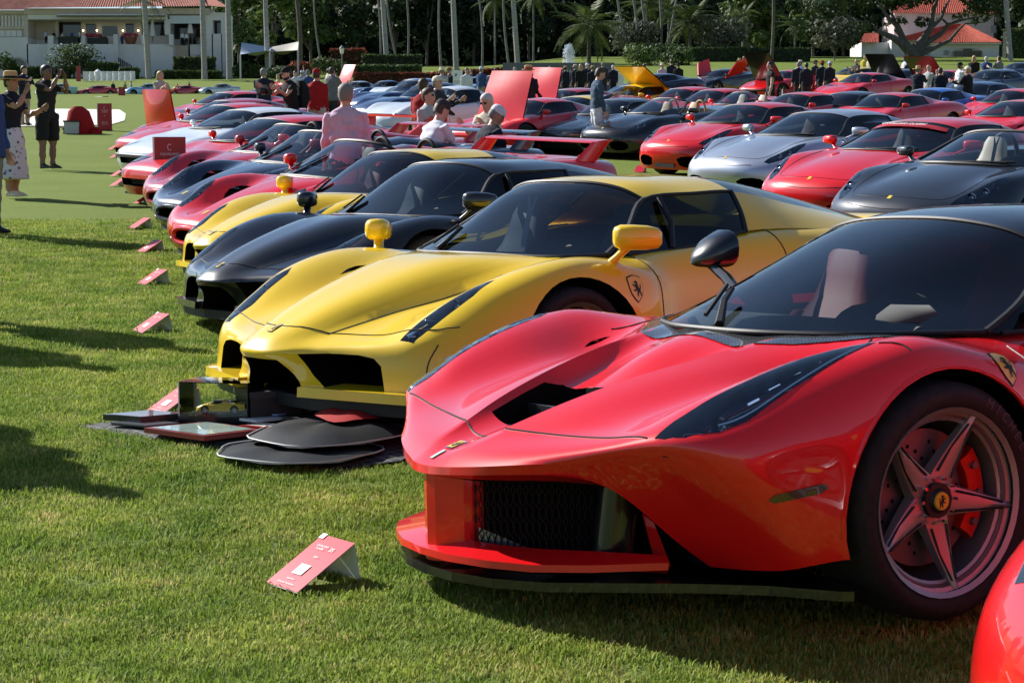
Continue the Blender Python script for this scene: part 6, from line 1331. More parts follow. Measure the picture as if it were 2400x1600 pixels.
# ================================================================ people
SKIN = [mat('skin_fair', (.52, .30, .22), .55), mat('skin_tan', (.38, .20, .13), .55), mat('skin_brown', (.19, .095, .06), .55), mat('skin_pink', (.56, .29, .22), .55)]
HAIR = {'grey': mat('hair_grey', (.17, .165, .16), .7), 'brown': mat('hair_brown', (.045, .026, .015), .6), 'black': mat('hair_black', (.010, .009, .009), .5), 'blond': mat('hair_blond', (.42, .27, .12), .6), 'white': mat('hair_white', (.48, .47, .46), .7), 'red': mat('hair_auburn', (.22, .09, .04), .6)}
def cloth(name, c, c2=None, sc=14): return noise_mat('cloth_' + name, c, c2 or tuple(x * .82 for x in c), sc, .9, bump=.25, bscale=22)
NAVYC = cloth('navy', (.012, .015, .028)); BLKC = cloth('black', (.012, .012, .013)); WHTC = cloth('white', (.66, .67, .74)); PNKC = cloth('pink', (.62, .42, .56)); KHA = cloth('khaki', (.30, .25, .18)); GRYC = cloth('grey', (.18, .18, .19)); LGRY = cloth('light_grey', (.42, .42, .43)); REDC = cloth('red', (.34, .012, .014)); BLUC = cloth('blue', (.035, .07, .20)); DENC = cloth('denim', (.05, .09, .15)); CREC = cloth('cream', (.62, .56, .44)); ORGC = cloth('rust', (.36, .08, .03)); LBLC = cloth('light_blue', (.45, .55, .78)); CHAR = cloth('charcoal', (.035, .037, .042)); TANC = cloth('beige', (.48, .42, .35)); YELC = cloth('yellow', (.62, .50, .08)); STRAW = mat('straw', (.46, .31, .14), .85); STRAWL = mat('pale_straw', (.66, .60, .48), .85); SHOE = mat('shoe_black', (.012, .012, .012), .4)
def floral():
    if 'cloth_floral' in MATS: return MATS['cloth_floral']
    m = mat('cloth_floral', (.6, .6, .62), .9); n, l = nodes_of(m); b = n['Principled BSDF']; tc = n.new('ShaderNodeTexCoord'); v = n.new('ShaderNodeTexVoronoi'); v.inputs['Scale'].default_value = 13; l.new(tc.outputs['Object'], v.inputs['Vector'])
    r = n.new('ShaderNodeValToRGB'); r.color_ramp.interpolation = 'CONSTANT'; e = r.color_ramp.elements; e[0].color = (.06, .06, .12, 1); e[1].position = .30; e[1].color = (.58, .60, .64, 1); q = e.new(.18); q.color = (.30, .25, .28, 1)
    l.new(v.outputs['Distance'], r.inputs[0]); l.new(r.outputs[0], b.inputs['Base Color']); return m
HANDS = {}
def hand_mesh(sk):
    """open relaxed hand, wrist at the origin, fingers along -z, palm facing +y, thumb towards +x"""
    if sk.name in HANDS: return HANDS[sk.name]
    b = MB(); b.stack([((0, 0, .01), (.026, 0, 0), (0, .018, 0)), ((0, 0, -.03), (.036, 0, 0), (0, .016, 0)), ((0, 0, -.085), (.041, 0, 0), (0, .013, 0))], sk, 10, 2.6)
    for k, (x, L) in enumerate([(-.030, .062), (-.010, .078), (.011, .074), (.030, .058)]):
        b.tube([(x, 0, -.08), (x * 1.05, .006, -.08 - L * .45), (x * 1.05, .022, -.08 - L * .8), (x, .036, -.08 - L)], [.0095, .009, .008, .0065], sk, 6)
    b.tube([(.026, .004, -.025), (.05, .012, -.05), (.056, .022, -.08), (.05, .03, -.10)], [.013, .011, .010, .008], sk, 6)
    HANDS[sk.name] = b.mesh('hand'); return HANDS[sk.name]
def person(loc, yaw, label, H=1.76, top=NAVYC, bottom=KHA, skin=0, hair='brown', hat=None, arms=((0.05, -.1, .25), (0.05, -.1, .25)), lean=0., head=(0, 0), jacket=False, shirt=None, shorts=False, skirt=None, sleeves='long', shoes=SHOE, stance=.10, stride=0., vox=.022, beard=False, fat=1.0, long_hair=False, group='visitors among the cars', name='person', sunglasses=False, tie=None, sit=False):
    """standing figure facing local -y; arms: (out, forward, elbow bend) in radians for the right and left arm"""
    k = H / 1.76; sk = SKIN[skin]; root = empty(name, loc, yaw, label, 'person', group); b = MB(); U = Vector((1, 0, 0)); W = Vector((0, 1, 0))
    shirt = shirt or top; bot = skirt or bottom
    hip, sh = .93, 1.43; bend = lambda z: Vector((0, -math.sin(lean) * max(z - hip, 0), -(1 - math.cos(lean)) * max(z - hip, 0)))
    f = fat
    # legs
    for s in (-1, 1):
        x = s * stance; fy = -stride * s * .5
        legm = sk if (shorts or skirt) else bottom
        P = [(x * .85, 0, .93), (x * .98, fy * .3, .72), (x, fy * .55, .50), (x, fy * .8 + .01, .30), (x, fy + .015, .10), (x, fy + .015, .055)]
        w = .012 if not (shorts or skirt) else 0
        rr = [(.105 * f, .115 * f), (.088 * f, .10), (.062 + w, .066 + w), (.056 + w, .062 + w), (.042 + w * 1.6, .048 + w * 1.8), (.045 + w * 1.8, .055 + w * 2)]
        b.stack([(P[i], U * rr[i][0], W * rr[i][1]) for i in range(len(P))], legm, 12, 2.1)
        if shorts: b.stack([((x * .85, 0, .95), U * .115 * f, W * .125 * f), ((x * 1.0, fy * .3, .72), U * .11, W * .118), ((x * 1.05, fy * .5, .50), U * .105, W * .108)], bottom, 12, 2.2)
        b.stack([((x, fy - .07, .03), U * .045, W * .13), ((x, fy - .06, .06), U * .045, W * .11), ((x, fy + .01, .10), U * .042, W * .055)], shoes, 10, 2.4)
    if skirt: b.stack([((0, 0, .98), U * .16, W * .13), ((0, 0, .85), U * .20, W * .16), ((0, .01, .50), U * .24, W * .20), ((0, .02, .27), U * .28, W * .23)], skirt, 16, 2.0)
    # torso
    hem = .80 if jacket else .95; ex = .022 if jacket else .008
    secs = [(.88, .155 * f, .110 * f), (.96, .160 * f, .115 * f), (1.06, .150 * f, .112 * f * (1 + .15 * (f - 1) * 4)), (1.18, .168 * f, .118 * f), (1.30, .190, .122), (1.39, .195, .110), (1.45, .150, .085), (1.49, .075, .065)]
    if not jacket: b.stack([(Vector((0, 0, z)) + bend(z), U * (a + .004), W * (c + .004)) for z, a, c in [(.86, .150 * f, .112 * f), (.96, .160 * f, .118 * f)]], bot, 14, 2.3)
    else: b.stack([(Vector((0, 0, z)), U * a, W * c) for z, a, c in [(.84, .15 * f, .115 * f), (.98, .155 * f, .115 * f)]], bot, 14, 2.3)
    if jacket: secs = [(hem, .205 * f, .150 * f), (.92, .195 * f, .148 * f), (1.06, .175 * f, .138 * f)] + [(z, a + ex, c + ex) for z, a, c in secs[3:]]
    b.stack([(Vector((0, .0 + (.012 if z < 1.1 and not jacket else 0), z)) + bend(z), U * a, W * c) for z, a, c in secs], top, 18, 2.5)
    # neck and head
    hx, hz = head; N = Vector((0, 0, 1.47)) + bend(1.47); hd = Vector((math.sin(hx) * 0, -math.sin(hz) * .12 - .015, .155 - .02 * abs(hz))); Hc = N + hd + Vector((0, -math.sin(lean) * .05, 0))
    b.stack([(N - Vector((0, -.005, .03)), U * .062, W * .060), (N.lerp(Hc, .55), U * .054, W * .058)], sk, 10, 2)
    Q = Matrix.Rotation(hx, 3, 'Z') @ Matrix.Rotation(hz + lean * .5, 3, 'X')
    b.stack([(Hc + Q @ Vector(c), (Q @ U) * a, (Q @ W) * d) for c, a, d in [((0, -.03, -.115), .038, .045), ((0, -.022, -.09), .056, .068), ((0, -.008, -.04), .070, .088), ((0, 0, .02), .076, .098), ((0, .008, .07), .072, .092), ((0, .012, .105), .050, .065), ((0, .012, .118), .02, .03)]], sk, 14, 2.1)
    b.stack([(Hc + Q @ Vector(c), (Q @ U) * a, (Q @ W) * d) for c, a, d in [((0, -.095, -.045), .014, .022), ((0, -.10, -.02), .012, .018), ((0, -.09, .02), .008, .012)]], sk, 8, 2)
    for s in (-1, 1): b.stack([(Hc + Q @ Vector((s * .076, .015, z)), (Q @ U) * .010, (Q @ W) * .018) for z in (-.035, -.01, .02)], sk, 6, 2)
    # arms
    tips = []
    for s, (out, fwd, el) in zip((-1, 1), arms):
        S = Vector((s * (.185 if not jacket else .200), 0, 1.40)) + bend(1.40); d1 = Vector((s * math.sin(out) * math.cos(fwd), -math.sin(fwd) * 1.0, -math.cos(out) * math.cos(fwd))).normalized()
        E = S + d1 * .29; d2 = (Matrix.Rotation(-el, 3, 'X') @ d1).normalized() if abs(fwd) < 2.4 else d1
        d2 = (d2 + Vector((-s * (.12 * min(el, 1) + (.45 if el > 1.6 else 0)), 0, 0))).normalized(); Wp = E + d2 * .25; a0 = d1.orthogonal().normalized(); a1 = d1.cross(a0)
        c0 = d2.orthogonal().normalized(); c1 = d2.cross(c0); ex2 = .012 if jacket else .004
        am = top
        b.stack([(S - d1 * .03, a0 * (.055 + ex2), a1 * (.058 + ex2)), (S.lerp(E, .3), a0 * (.056 + ex2), a1 * (.056 + ex2)), (S.lerp(E, .62), a0 * (.050 + ex2), a1 * (.050 + ex2))], am, 10, 2)
        b.stack([(S.lerp(E, .5), a0 * (.046 + ex2), a1 * (.046 + ex2)), (E, (a0 + c0) * .5 * (.044 + ex2) * 1.02, (a1 + c1) * .5 * (.044 + ex2) * 1.02), (E.lerp(Wp, .5), c0 * (.039 + ex2), c1 * (.039 + ex2)), (Wp - d2 * .02, c0 * (.030 + ex2), c1 * (.030 + ex2))], am if sleeves == 'long' else sk, 10, 2)
        b.stack([(E.lerp(Wp, .8), c0 * .028, c1 * .026), (Wp + d2 * .01, c0 * .024, c1 * .022)], sk, 8, 2); tips.append((Wp, d2, s))
    src = b.mesh('src', smooth=False)
    bv = BVHTree.FromPolygons([v.co for v in src.vertices], [tuple(p.vertices) for p in src.polygons]); smi = [p.material_index for p in src.polygons]
    o = bpy.data.objects.new('tmp', src); md = o.modifiers.new('r', 'REMESH'); md.mode = 'VOXEL'; md.voxel_size = vox; me = evaluate(o)
    bm = bmesh.new(); bm.from_mesh(me); bmesh.ops.smooth_vert(bm, verts=bm.verts, factor=.5, use_axis_x=True, use_axis_y=True, use_axis_z=True)
    # creases in the cloth
    rs = np.random.RandomState(int(abs(loc[0] * 91 + loc[1] * 37)) % 9999); ph = rs.rand(6) * 6.28
    for v in bm.verts:
        c = v.co; a = .0045 * math.sin(31 * c.z + 9 * c.x + ph[0]) * math.sin(17 * c.x + 13 * c.y + ph[1]) + .003 * math.sin(54 * c.z - 21 * c.y + ph[2])
        if c.z < 1.44: v.co = c + v.normal * a
    bm.to_mesh(me); bm.free(); me.materials.clear()
    for m in src.materials: me.materials.append(m)
    idx = [smi[bv.find_nearest(p.center)[2]] for p in me.polygons]; me.polygons.foreach_set('material_index', np.array(idx, np.int32)); me.polygons.foreach_set('use_smooth', np.ones(len(me.polygons), bool)); me.update()
    body = ob('body', me, root)
    # hair, hat, features
    hm = HAIR[hair] if hair else None
    M4 = Matrix.Translation(Hc) @ Q.to_4x4()
    def child(nm, mb, sharp=50):
        mm = mb.mesh(nm, sharp=sharp); mm.transform(M4); return ob(nm, mm, root)
    if hm:
        h = MB(); secs = [((0, .040, -.07), .060, .055), ((0, .034, -.03), .076, .076), ((0, .024, .02), .083, .090), ((0, .014, .06), .083, .100), ((0, .012, .095), .068, .084), ((0, .012, .122), .036, .046), ((0, .012, .128), .01, .012)]
        h.stack([(c, U * a, W * d) for c, a, d in secs], hm, 16, 2.1)
        if long_hair: h.stack([((0, .05, .04), U * .085, W * .06), ((0, .06, -.08), U * .095, W * .055), ((0, .065, -.20), U * .09, W * .045), ((0, .06, -.27), U * .05, W * .03)], hm, 14, 2.2)
        child('hair', h)
    fc = MB()
    for s in (-1, 1): fc.ell((s * .031, -.083, .012), (.011, .008, .006), DARK, 8, 6)
    fc.ell((0, -.088, -.072), (.022, .006, .005), mat('lips', (.30, .10, .09), .5), 8, 6)
    if sunglasses:
        for s in (-1, 1): fc.ell((s * .033, -.092, .012), (.028, .008, .018), DARK, 10, 6)
        fc.box((0, -.095, .018), (.15, .006, .006), DARK)
    child('face', fc)
    if beard: h = MB(); h.stack([((0, -.03, -.135), U * .03, W * .03), ((0, -.034, -.10), U * .058, W * .066), ((0, -.026, -.06), U * .070, W * .078)], hm or HAIR['brown'], 12, 2.1); child('beard', h)
    if hat:
        kind, hmat, band = (hat + (None,))[:3]; h = MB()
        if kind == 'cap':
            h.stack([((0, .012, .035), U * .084, W * .104), ((0, .012, .075), U * .084, W * .102), ((0, .012, .115), U * .066, W * .082), ((0, .012, .138), U * .02, W * .025)], hmat, 16, 2.1); h.stack([((0, -.07, .045), U * .075, W * .03), ((0, -.13, .040), U * .066, W * .035), ((0, -.165, .030), U * .04, W * .012)][:1] + [((0, -.115, .042), U * .07, W * .07), ((0, -.115, .050), U * .06, W * .06)], hmat, 14, 2.3)
        else:
            br = {'panama': .155, 'boater': .150, 'wide': .20}[kind]; hh = .10 if kind != 'boater' else .085
            h.lathe([(.0, .06 + hh), (.07, .06 + hh), (.085, .05 + hh), (.092, .05), (br, .045), (br + .005, .036), (.085, .04)], hmat, 24, 'z', (0, .012, 0), 1, 1.15)
            if band: h.lathe([(.0935, .05), (.0935, .085), (.092, .085)], band, 24, 'z', (0, .012, 0), 1, 1.15)
        child('hat', h)
    for (Wp, d, s) in tips:
        z = -d; x = Vector((-s, 0, 0)) - z * Vector((-s, 0, 0)).dot(z); x = x.normalized() if x.length > .1 else z.orthogonal().normalized(); x = (Vector((0, -1, 0)) - z * Vector((0, -1, 0)).dot(z)); x = x.normalized() if x.length > .15 else Vector((-s, 0, 0)); y = z.cross(x)
        Mh = Matrix((x, y, z)).transposed().to_4x4(); hm2 = ob('hand', hand_mesh(sk), root, Wp, Mh.to_euler())
    if jacket and shirt != top:
        v = MB(); p = lambda zz, dx: (dx, -(.130 + ex - .05 * max(0, (zz - 1.32) / .15)) - math.sin(lean) * max(zz - hip, 0), zz); v.add([p(1.46, -.03), p(1.46, .03), p(1.25, .035), p(1.05, .008), p(1.05, -.008), p(1.25, -.035)], [(0, 1, 2, 3, 4, 5)], shirt)
        if tie: v.add([(q[0] * .35, q[1] - .004, q[2]) for q in (p(1.44, -.03), p(1.44, .03), p(1.10, .035), p(1.06, 0), p(1.10, -.035))], [(0, 1, 2, 3, 4)], tie)
        v.obj('shirt_front', root, smooth=False, fix=False)
    root.scale = (k, k, k)
    return root, Hc, tips
# ================================================================ placing: cars
def at_height(px, py, zr, y0=4):
    """point seen at a pixel that lies zr above the ground"""
    Y = y0
    while Y < 330:
        p = ray_at(px, py, Y)
        if p.z <= gz(p.x, Y) + zr: return p
        Y += .03 * max(1, Y / 20)
    return p
def near_Y(x, y, zr, Y0, lo=.8, hi=1.25):
    """spot near distance Y0 whose point zr above the ground comes closest to pixel row y"""
    best = None
    for k in np.linspace(lo, hi, 46):
        Y = Y0 * k; p = ray_at(x, y, Y); q = Vector((p.x, Y, gz(p.x, Y) + zr)); e = abs(w2px(q)[1] - y) + 30 * abs(k - 1)
        if best is None or e < best[0]: best = (e, q)
    return best[1]
def put(P, feat, px, yaw, paint, label, group, name='sports_car', swap=None, sink=.012, tilt=True, skip=(), cat='car', Y=None):
    """stand a car so that its feature point (x back, y to the near side, z up) is seen at a pixel"""
    if Y is None: p = at_height(*px, feat[2])
    elif Y < 5: p = ray_at(*px, Y)
    else: p = near_Y(px[0], px[1], feat[2], Y)
    a = R(yaw); c, s = math.cos(a), math.sin(a)
    x = p.x - (feat[0] * c + feat[1] * s); y = p.y - (feat[0] * s - feat[1] * c)
    e = 1.3; cx, cy = x + 1.1 * c, y + 1.1 * s; rx, ry = x + 3.6 * c, y + 3.6 * s
    zf, zr = gz(cx, cy), gz(rx, ry); pitch = math.atan2(zr - zf, 2.5) if tilt else 0
    z0 = zf - math.sin(pitch) * 1.1 - sink
    l = Vector((s, -c, 0)); mid = Vector(((cx + rx) / 2, (cy + ry) / 2, 0)); roll = math.atan2(gz(mid.x + l.x * .8, mid.y + l.y * .8) - gz(mid.x - l.x * .8, mid.y - l.y * .8), 1.6) if tilt else 0
    M = Matrix.Rotation(a, 4, 'Z') @ Matrix.Rotation(-pitch, 4, 'Y') @ Matrix.Rotation(-roll, 4, 'X')
    return P.spawn(name, (x, y, z0), M, label, cat, group, paint, swap, skip)
HY = build_hyper(); SP = build_spine(); HU = build_open_hump(); RO = build_round(); RS = build_round(True)
WE = build_wedge('wedge'); WT = build_wedge('track', 4.36, .97); WN = build_wedge('ninety', 4.25, .93); WF = build_wedge('flat', 4.45, .96); CL = build_classic(); WS = build_wedge('wedge', 4.25, .88, True)
ROW = 'cars parked in the near row'; ROWR = 'cars parked in the right row'; FARC = 'cars parked at the back of the field'
HY.spawn('sports_car', (-.279, 4.837, .0), Matrix.Rotation(R(-.6), 4, 'X') @ Matrix.Rotation(R(-1.05), 4, 'Y') @ Matrix.Rotation(R(30.5), 4, 'Z'), 'large red supercar with black roof and bonnet duct, nearest the camera', 'car', ROW, RED)
SP2 = SP.parts[:]; hang_tag(SP, (1.74, .06, .97), 1.25)
SP.spawn('sports_car', (-1.168, 7.592, .112), (0, 0, R(41.7)), 'yellow wedge-nosed supercar behind the red one, white band hanging in windscreen', 'car', ROW, YEL)
SP.parts = SP2
SP.spawn('sports_car', (-1.95, 10.75, .25), (0, 0, R(41)), 'black wedge-nosed supercar between the two yellow ones', 'car', ROW, BLK, {LEAG: LEAG})
SP.spawn('sports_car', (-2.47, 13.45, .38), (0, 0, R(41)), 'second yellow wedge-nosed supercar, beyond the black one', 'car', ROW, YEL, {LEAG: LEAR})
put(HU, (.225, 0, .515), (484, 494), 41, RED, 'red open supercar beside the far yellow one', ROW)
put(HU, (.225, 0, .515), (435, 449), 41, NAVY, 'black open supercar with chrome-edged nose between two red ones', ROW)
put(HU, (.225, 0, .515), (404, 417), 41, RED2, 'dark red open supercar behind the tall red sign', ROW)
put(WT, (.10, 0, .50), (345, 392), 40, RED, 'red winged coupe with pale lamp covers and black grille', ROW)
put(WF, (.10, 0, .48), (322, 352), 40, WHT, 'white coupe with black roof', ROW, swap={PAINT: WHT})
put(WT, (.10, 0, .48), (312, 330), 40, RED, 'red coupe with stripe-like lamps beyond the white one', ROW, skip=('rear_wing',))
op = put(WE, (.10, 0, .46), (345, 312), 42, RED2, 'red coupe with its bonnet standing upright at the end of the row', ROW, Y=42)
# right row
FB = (.12, 0, .61)
put(RS, FB, (2083, 461), 42, GREY, 'dark grey open car with cream seat at the right edge', ROWR)
put(RO, FB, (1896, 416.6), 42, RED, 'red coupe with red banner across the windscreen', ROWR, swap={LEAT: CREAM})
put(RO, FB, (1699, 369), 42, SIL, 'silver coupe between two red ones', ROWR, swap={CREAM: LEAT}, skip=('entry_band',))
put(RO, FB, (1566, 329), 42, RED, 'red coupe between the silver and the black cars', ROWR)
put(RS, FB, (1412, 300), 42, BLK, 'black open car with tan hoops right of the man in white trousers', ROWR, swap={CREAM: LEAT, LEAB: LEAT})
put(WN, (.0, 0, .40), (1290, 318), 46, BLK, 'black coupe with chrome horse grille left of the man in white trousers', ROWR)
put(WN, (.0, 0, .40), (1212, 305), 46, YEL, 'yellow coupe partly hidden by the man in the boater', ROWR)
r8 = put(WN, (.0, 0, .40), (1086, 318), 46, RED, 'red coupe with its bonnet raised behind the white-haired man', ROWR)
put(WF, (.05, 0, .45), (2236, 318), 38, RED, 'red coupe facing left at the right edge', ROWR)
put(WF, (.05, 0, .45), (2392, 322), 38, RED2, 'red coupe with amber lamps cut by the right edge', ROWR)
# bottom right corner
put(RO, (.42, -.66, .63), (2540, 1735), 28, RED, 'red car corner with headlight at the bottom right', ROW, Y=3.0)
# rows behind
RF = (2.35, 0, 1.12)
for i, (x, y, P, c, Y, lab) in enumerate([(1618, 205, WE, RED, 52, 'leftmost red coupe of the rear right row'), (1690, 208, WE, RED, 50, 'second red coupe of the rear right row'), (1770, 213, WS, RED, 49, 'open red car behind the man in black'), (1885, 218, WE, RED, 47, 'red targa coupe behind the silver car'), (2000, 216, WN, BLK, 47, 'black targa coupe behind the red banner car'), (2090, 218, WF, RED, 46, 'red coupe left of the three people at right'), (2128, 268, WE, BRB, 55, 'bright blue coupe hidden behind three people at right')]):
    put(P, RF if c is not BRB else (.35, 0, .56), (x, y) if c is not BRB else (2082, 266), 42, c, lab, FARC, Y=Y)
for i, (x, y, P, c, yaw, Y, lab) in enumerate([(905, 178, CL, BLU, 40, 95, 'dark blue grand tourer at the back, behind the raised pink bonnet'), (968, 196, CL, WHT, 40, 84, 'white grand tourer with blue glass behind the pink shirt'), (985, 240, CL, BLU, 42, 64, 'blue grand tourer with chrome bumper left of the man in grey cap'), (1015, 262, CL, BLU, 42, 57, 'bright-nosed blue grand tourer hidden behind the man in grey cap'), (1060, 282, CL, WHT, 42, 51, 'white grand tourer nose left of the man in grey cap'), (1105, 200, CL, LBL, 40, 90, 'light blue grand tourer left of the grey backdrop wall'), (1168, 214, CL, LBL, 42, 70, 'light blue grand tourer behind the white-haired man'), (840, 190, CL, GREYL, 40, 100, 'pale silver grand tourer at the far left of the blue ones'), (1345, 225, WF, RED2, 40, 58, 'dark red car with raised red bonnet in the middle'), (1500, 212, WE, YEL, 40, 62, 'yellow car with raised yellow engine cover'), (1545, 190, WE, NAVY, 40, 85, 'dark blue coupe behind the raised yellow cover'), (1390, 252, WF, RED2, 40, 50, 'dark red coupe behind the yellow one'),
        (2010, 175, WN, YEL, 40, 95, 'yellow coupe among the crowd at the right'), (2035, 198, WE, RED, 40, 75, 'red coupe below the crowd at the right'), (1855, 176, WE, RED, 38, 85, 'red coupe with open black bonnet far right of the middle'), (2330, 200, RO, NAVY, 40, 78, 'dark blue coupe right of the blonde woman'), (2392, 150, RO, NAVY, 40, 112, 'dark blue coupe high at the right edge'), (2300, 232, WN, BLU, 42, 62, 'dark blue coupe behind the woman in pale cap'), (2385, 250, WE, RED, 40, 56, 'red coupe at the right edge behind the foremost red pair'), (1700, 172, WE, BLK, 40, 95, 'black car with butterfly red doors'), (2130, 176, WN, BLK, 40, 85, 'black car with its bonnet open below the spreading tree'), (2225, 178, WE, RED, 40, 82, 'red car with its bonnet open below the villa'),
        (640, 232, WF, RED, 41, 62, 'red car with its whole rear body tilted up'), (232, 230, WE, RED2, 20, 183, 'dark red car on the far bank left of the open bonnet'), (140, 232, CL, GRN, 15, 182, 'pale green classic on the far bank by the photographer'), (348, 236, CL, LBL, 20, 184, 'pale blue classic on the far bank behind the fair-haired woman'), (435, 234, WE, RED2, 25, 183, 'dark red coupe on the far bank'), (520, 228, CL, GREYL, 25, 183, 'pale silver classic on the far bank left of the tilted red body'), (560, 252, WN, RED, 41, 56, 'red coupe just before the tilted red body')]):
    put(P, RF if P is not CL else (2.5, 0, 1.22), (x, y), yaw, c, lab, FARC, Y=Y)
# ---- raised lids
def lid(root, name, feat, L, W, ang, m, inner=None, th=.03, side=0, dome=.05):
    """panel hinged on a car: grows from a hinge point along a raised direction"""
    b = MB(); n = 6; V = []
    for j in range(n + 1):
        for i in range(n + 1):
            u = i / n - .5; t = j / n; V.append(Vector((0, u * W * (1 - .12 * t), L * t)) + Vector((-dome * (1 - (2 * u) ** 2) * math.sin(math.pi * t), 0, 0)))
    f = grid_faces(n + 1, n + 1); b.add(V, f, m); b.add([v + Vector((th, 0, 0)) for v in V], [q[::-1] for q in f], inner or m)
    me = b.mesh(name, fix=False); me.transform(Matrix.Rotation(R(ang), 4, 'Y')); me.transform(Matrix.Translation(feat)); return ob(name, me, root)
lid(op, 'bonnet', (.45, 0, .50), .85, 1.2, -8, RED, RED, dome=.10); lid(r8, 'bonnet', (1.05, 0, .74), 1.05, 1.35, 22, RED, DARK)
# ================================================================ placing: people
def who(x, ytop, Y, yaw, label, H=None, **k):
    """stand a person at distance Y so that the crown of the head is seen at (x, ytop)"""
    p = ray_at(x, ytop, Y); g = gz(p.x, Y); h = p.z - g
    H = H or min(max(h * 1.0, 1.5), 1.9)
    if 'vox' not in k: k['vox'] = .020 if Y < 45 else .03 if Y < 90 else .05
    z = p.z - H if abs(h - H) > .12 and k.get('fit') else g
    k.pop('fit', None)
    return person((p.x, Y, z), R(yaw), label, H, **k)
HOLD = ((.1, .75, 1.3), (.1, .75, 1.3)); CROSS = ((.05, .55, 1.6), (.05, .55, 1.6)); BACKH = ((.15, -.45, .5), (.15, -.45, .5)); DOWN = ((.08, -.03, .15), (.08, .05, .2)); FACE = ((.18, 1.2, 1.7), (.18, 1.2, 1.7)); ONEUP = ((.2, 2.7, .1), (.1, .1, .3)); PHONE = ((.1, .95, 1.8), (.1, .1, .3)); CHIN = ((.15, .6, 2.2), (.1, .5, 1.5))
pg, hc, tp = who(108, 178, 30.2, 62, 'photographer in black shirt and shorts standing on the left lawn', 1.85, top=BLKC, bottom=BLKC, shorts=True, sleeves='short', arms=FACE, skin=2, hair='black', vox=.016, stance=.12)
def camera_prop(loc, yaw, label, s=1.0):
    r = empty('camera', loc, yaw, label, 'camera'); b = MB(); b.box((0, 0, 0), (.14 * s, .06 * s, .10 * s), DARK); b.box((0, 0, .06 * s), (.06 * s, .05 * s, .03 * s), DARK); b.obj('camera_body', r, smooth=False); b = MB(); b.lathe([(.0, -.13 * s), (.036 * s, -.13 * s), (.038 * s, -.05 * s), (.03 * s, 0)], DARK, 14, 'y'); b.obj('lens', r)
def local(root, v): return root.location + Matrix.Rotation(root.rotation_euler.z, 3, 'Z') @ (Vector(v) * root.scale.x)
camera_prop(local(pg, (0, -.24, 1.63)), R(62), 'black camera held to the photographer\'s face')
who(24, 190, 23.4, 70, 'woman in wide straw hat, dark vest and pale floral skirt at the left', 1.70, top=NAVYC, skirt=floral(), hair='black', hat=('wide', STRAW, BLKC), arms=((.1, 1.0, 1.9), (.1, .5, 1.5)), sleeves='short', skin=1, vox=.016, shoes=STRAWL, stance=.07)
who(-34, 152, 18.1, 75, 'man in blue blazer cut off by the left edge', 1.82, top=BLUC, bottom=KHA, jacket=True, hair='grey', arms=DOWN, vox=.02)
who(57, 208, 50, 60, 'man in dark jacket and khaki trousers behind the photographer', 1.75, top=NAVYC, bottom=KHA, jacket=True, hair='brown', arms=HOLD, shirt=WHTC)
who(376, 214, 44, 50, 'fair-haired woman in beige dress beside the upright red bonnet', 1.66, top=TANC, skirt=cloth('rose_dress', (.42, .30, .28), (.25, .16, .18), 9), hair='blond', long_hair=True, arms=HOLD, sleeves='short', shoes=STRAW)
who(618, 201, 43, 175, 'grey-haired man in dark suit seen from behind, left of the cameraman', 1.74, top=NAVYC, bottom=NAVYC, jacket=True, hair='grey', arms=HOLD)
cm, hc, tp = who(682, 180, 34, -55, 'bearded cameraman in black cap and polo shirt', 1.80, top=BLKC, bottom=BLKC, sleeves='short', hair='black', hat=('cap', BLKC), beard=True, arms=((.2, .9, 1.2), (.3, .75, 1.3)), skin=0, lean=.08, head=(0, .3), fat=1.08)
camera_prop(local(cm, (-.05, -.50, 1.28)), R(-40), 'black video camera held by the bearded cameraman', 1.6)
rb = empty('backpack', local(cm, (0, .22, 1.25)), R(-55), 'black backpack worn by the bearded cameraman', 'backpack'); b = MB(); b.stack([((0, 0, -.28), (.14, 0, 0), (0, .08, 0)), ((0, .03, -.1), (.17, 0, 0), (0, .13, 0)), ((0, .02, .12), (.16, 0, 0), (0, .11, 0)), ((0, -.02, .25), (.10, 0, 0), (0, .06, 0))], BLKC, 14, 3); b.obj('pack', rb); b = MB(); b.tube([(-.10, -.08, .2), (-.12, -.16, .22), (-.11, -.2, .05)], .02, BLKC, 6); b.obj('strap', rb)
who(742, 182, 36, 168, 'man in red jacket and red cap seen from behind', 1.76, top=REDC, bottom=LGRY, hair='brown', hat=('cap', cloth('cap_red', (.30, .01, .012))), arms=DOWN, fat=1.15)
who(778, 207, 48, 150, 'dark-haired man in grey jacket left of the pink shirt', 1.72, top=GRYC, bottom=CHAR, jacket=True, hair='brown', arms=HOLD)
who(810, 214, 17.2, 178, 'man in pale pink shirt seen from behind in the near row', 1.62, fit=True, top=PNKC, bottom=CHAR, hair='grey', arms=((.16, .05, .5), (.16, .05, .5)), vox=.014, fat=1.12, skin=3)
who(1000, 226, 19.2, 128, 'man in white shirt and dark cap bending over a car', 1.62, fit=True, top=WHTC, bottom=KHA, hair='brown', hat=('cap', CHAR), arms=((.15, .55, 1.1), (.15, .55, 1.1)), lean=.28, head=(0, .4), vox=.014, fat=1.1)
who(1128, 240, 19.6, 118, 'man in navy blazer and white cap looking down at a car', 1.60, fit=True, top=NAVYC, bottom=CHAR, jacket=True, shirt=LBLC, tie=REDC, hair='grey', hat=('cap', WHTC), arms=((.1, .4, 1.0), (.1, .4, 1.0)), lean=.25, head=(-.5, .5), skin=1, vox=.014)
who(1146, 216, 22.5, -35, 'white-haired man in cream shirt with sunglasses', 1.64, fit=True, top=CREC, bottom=KHA, hair='white', sunglasses=True, arms=CROSS, head=(0, .35), vox=.016, skin=3, fat=1.12)
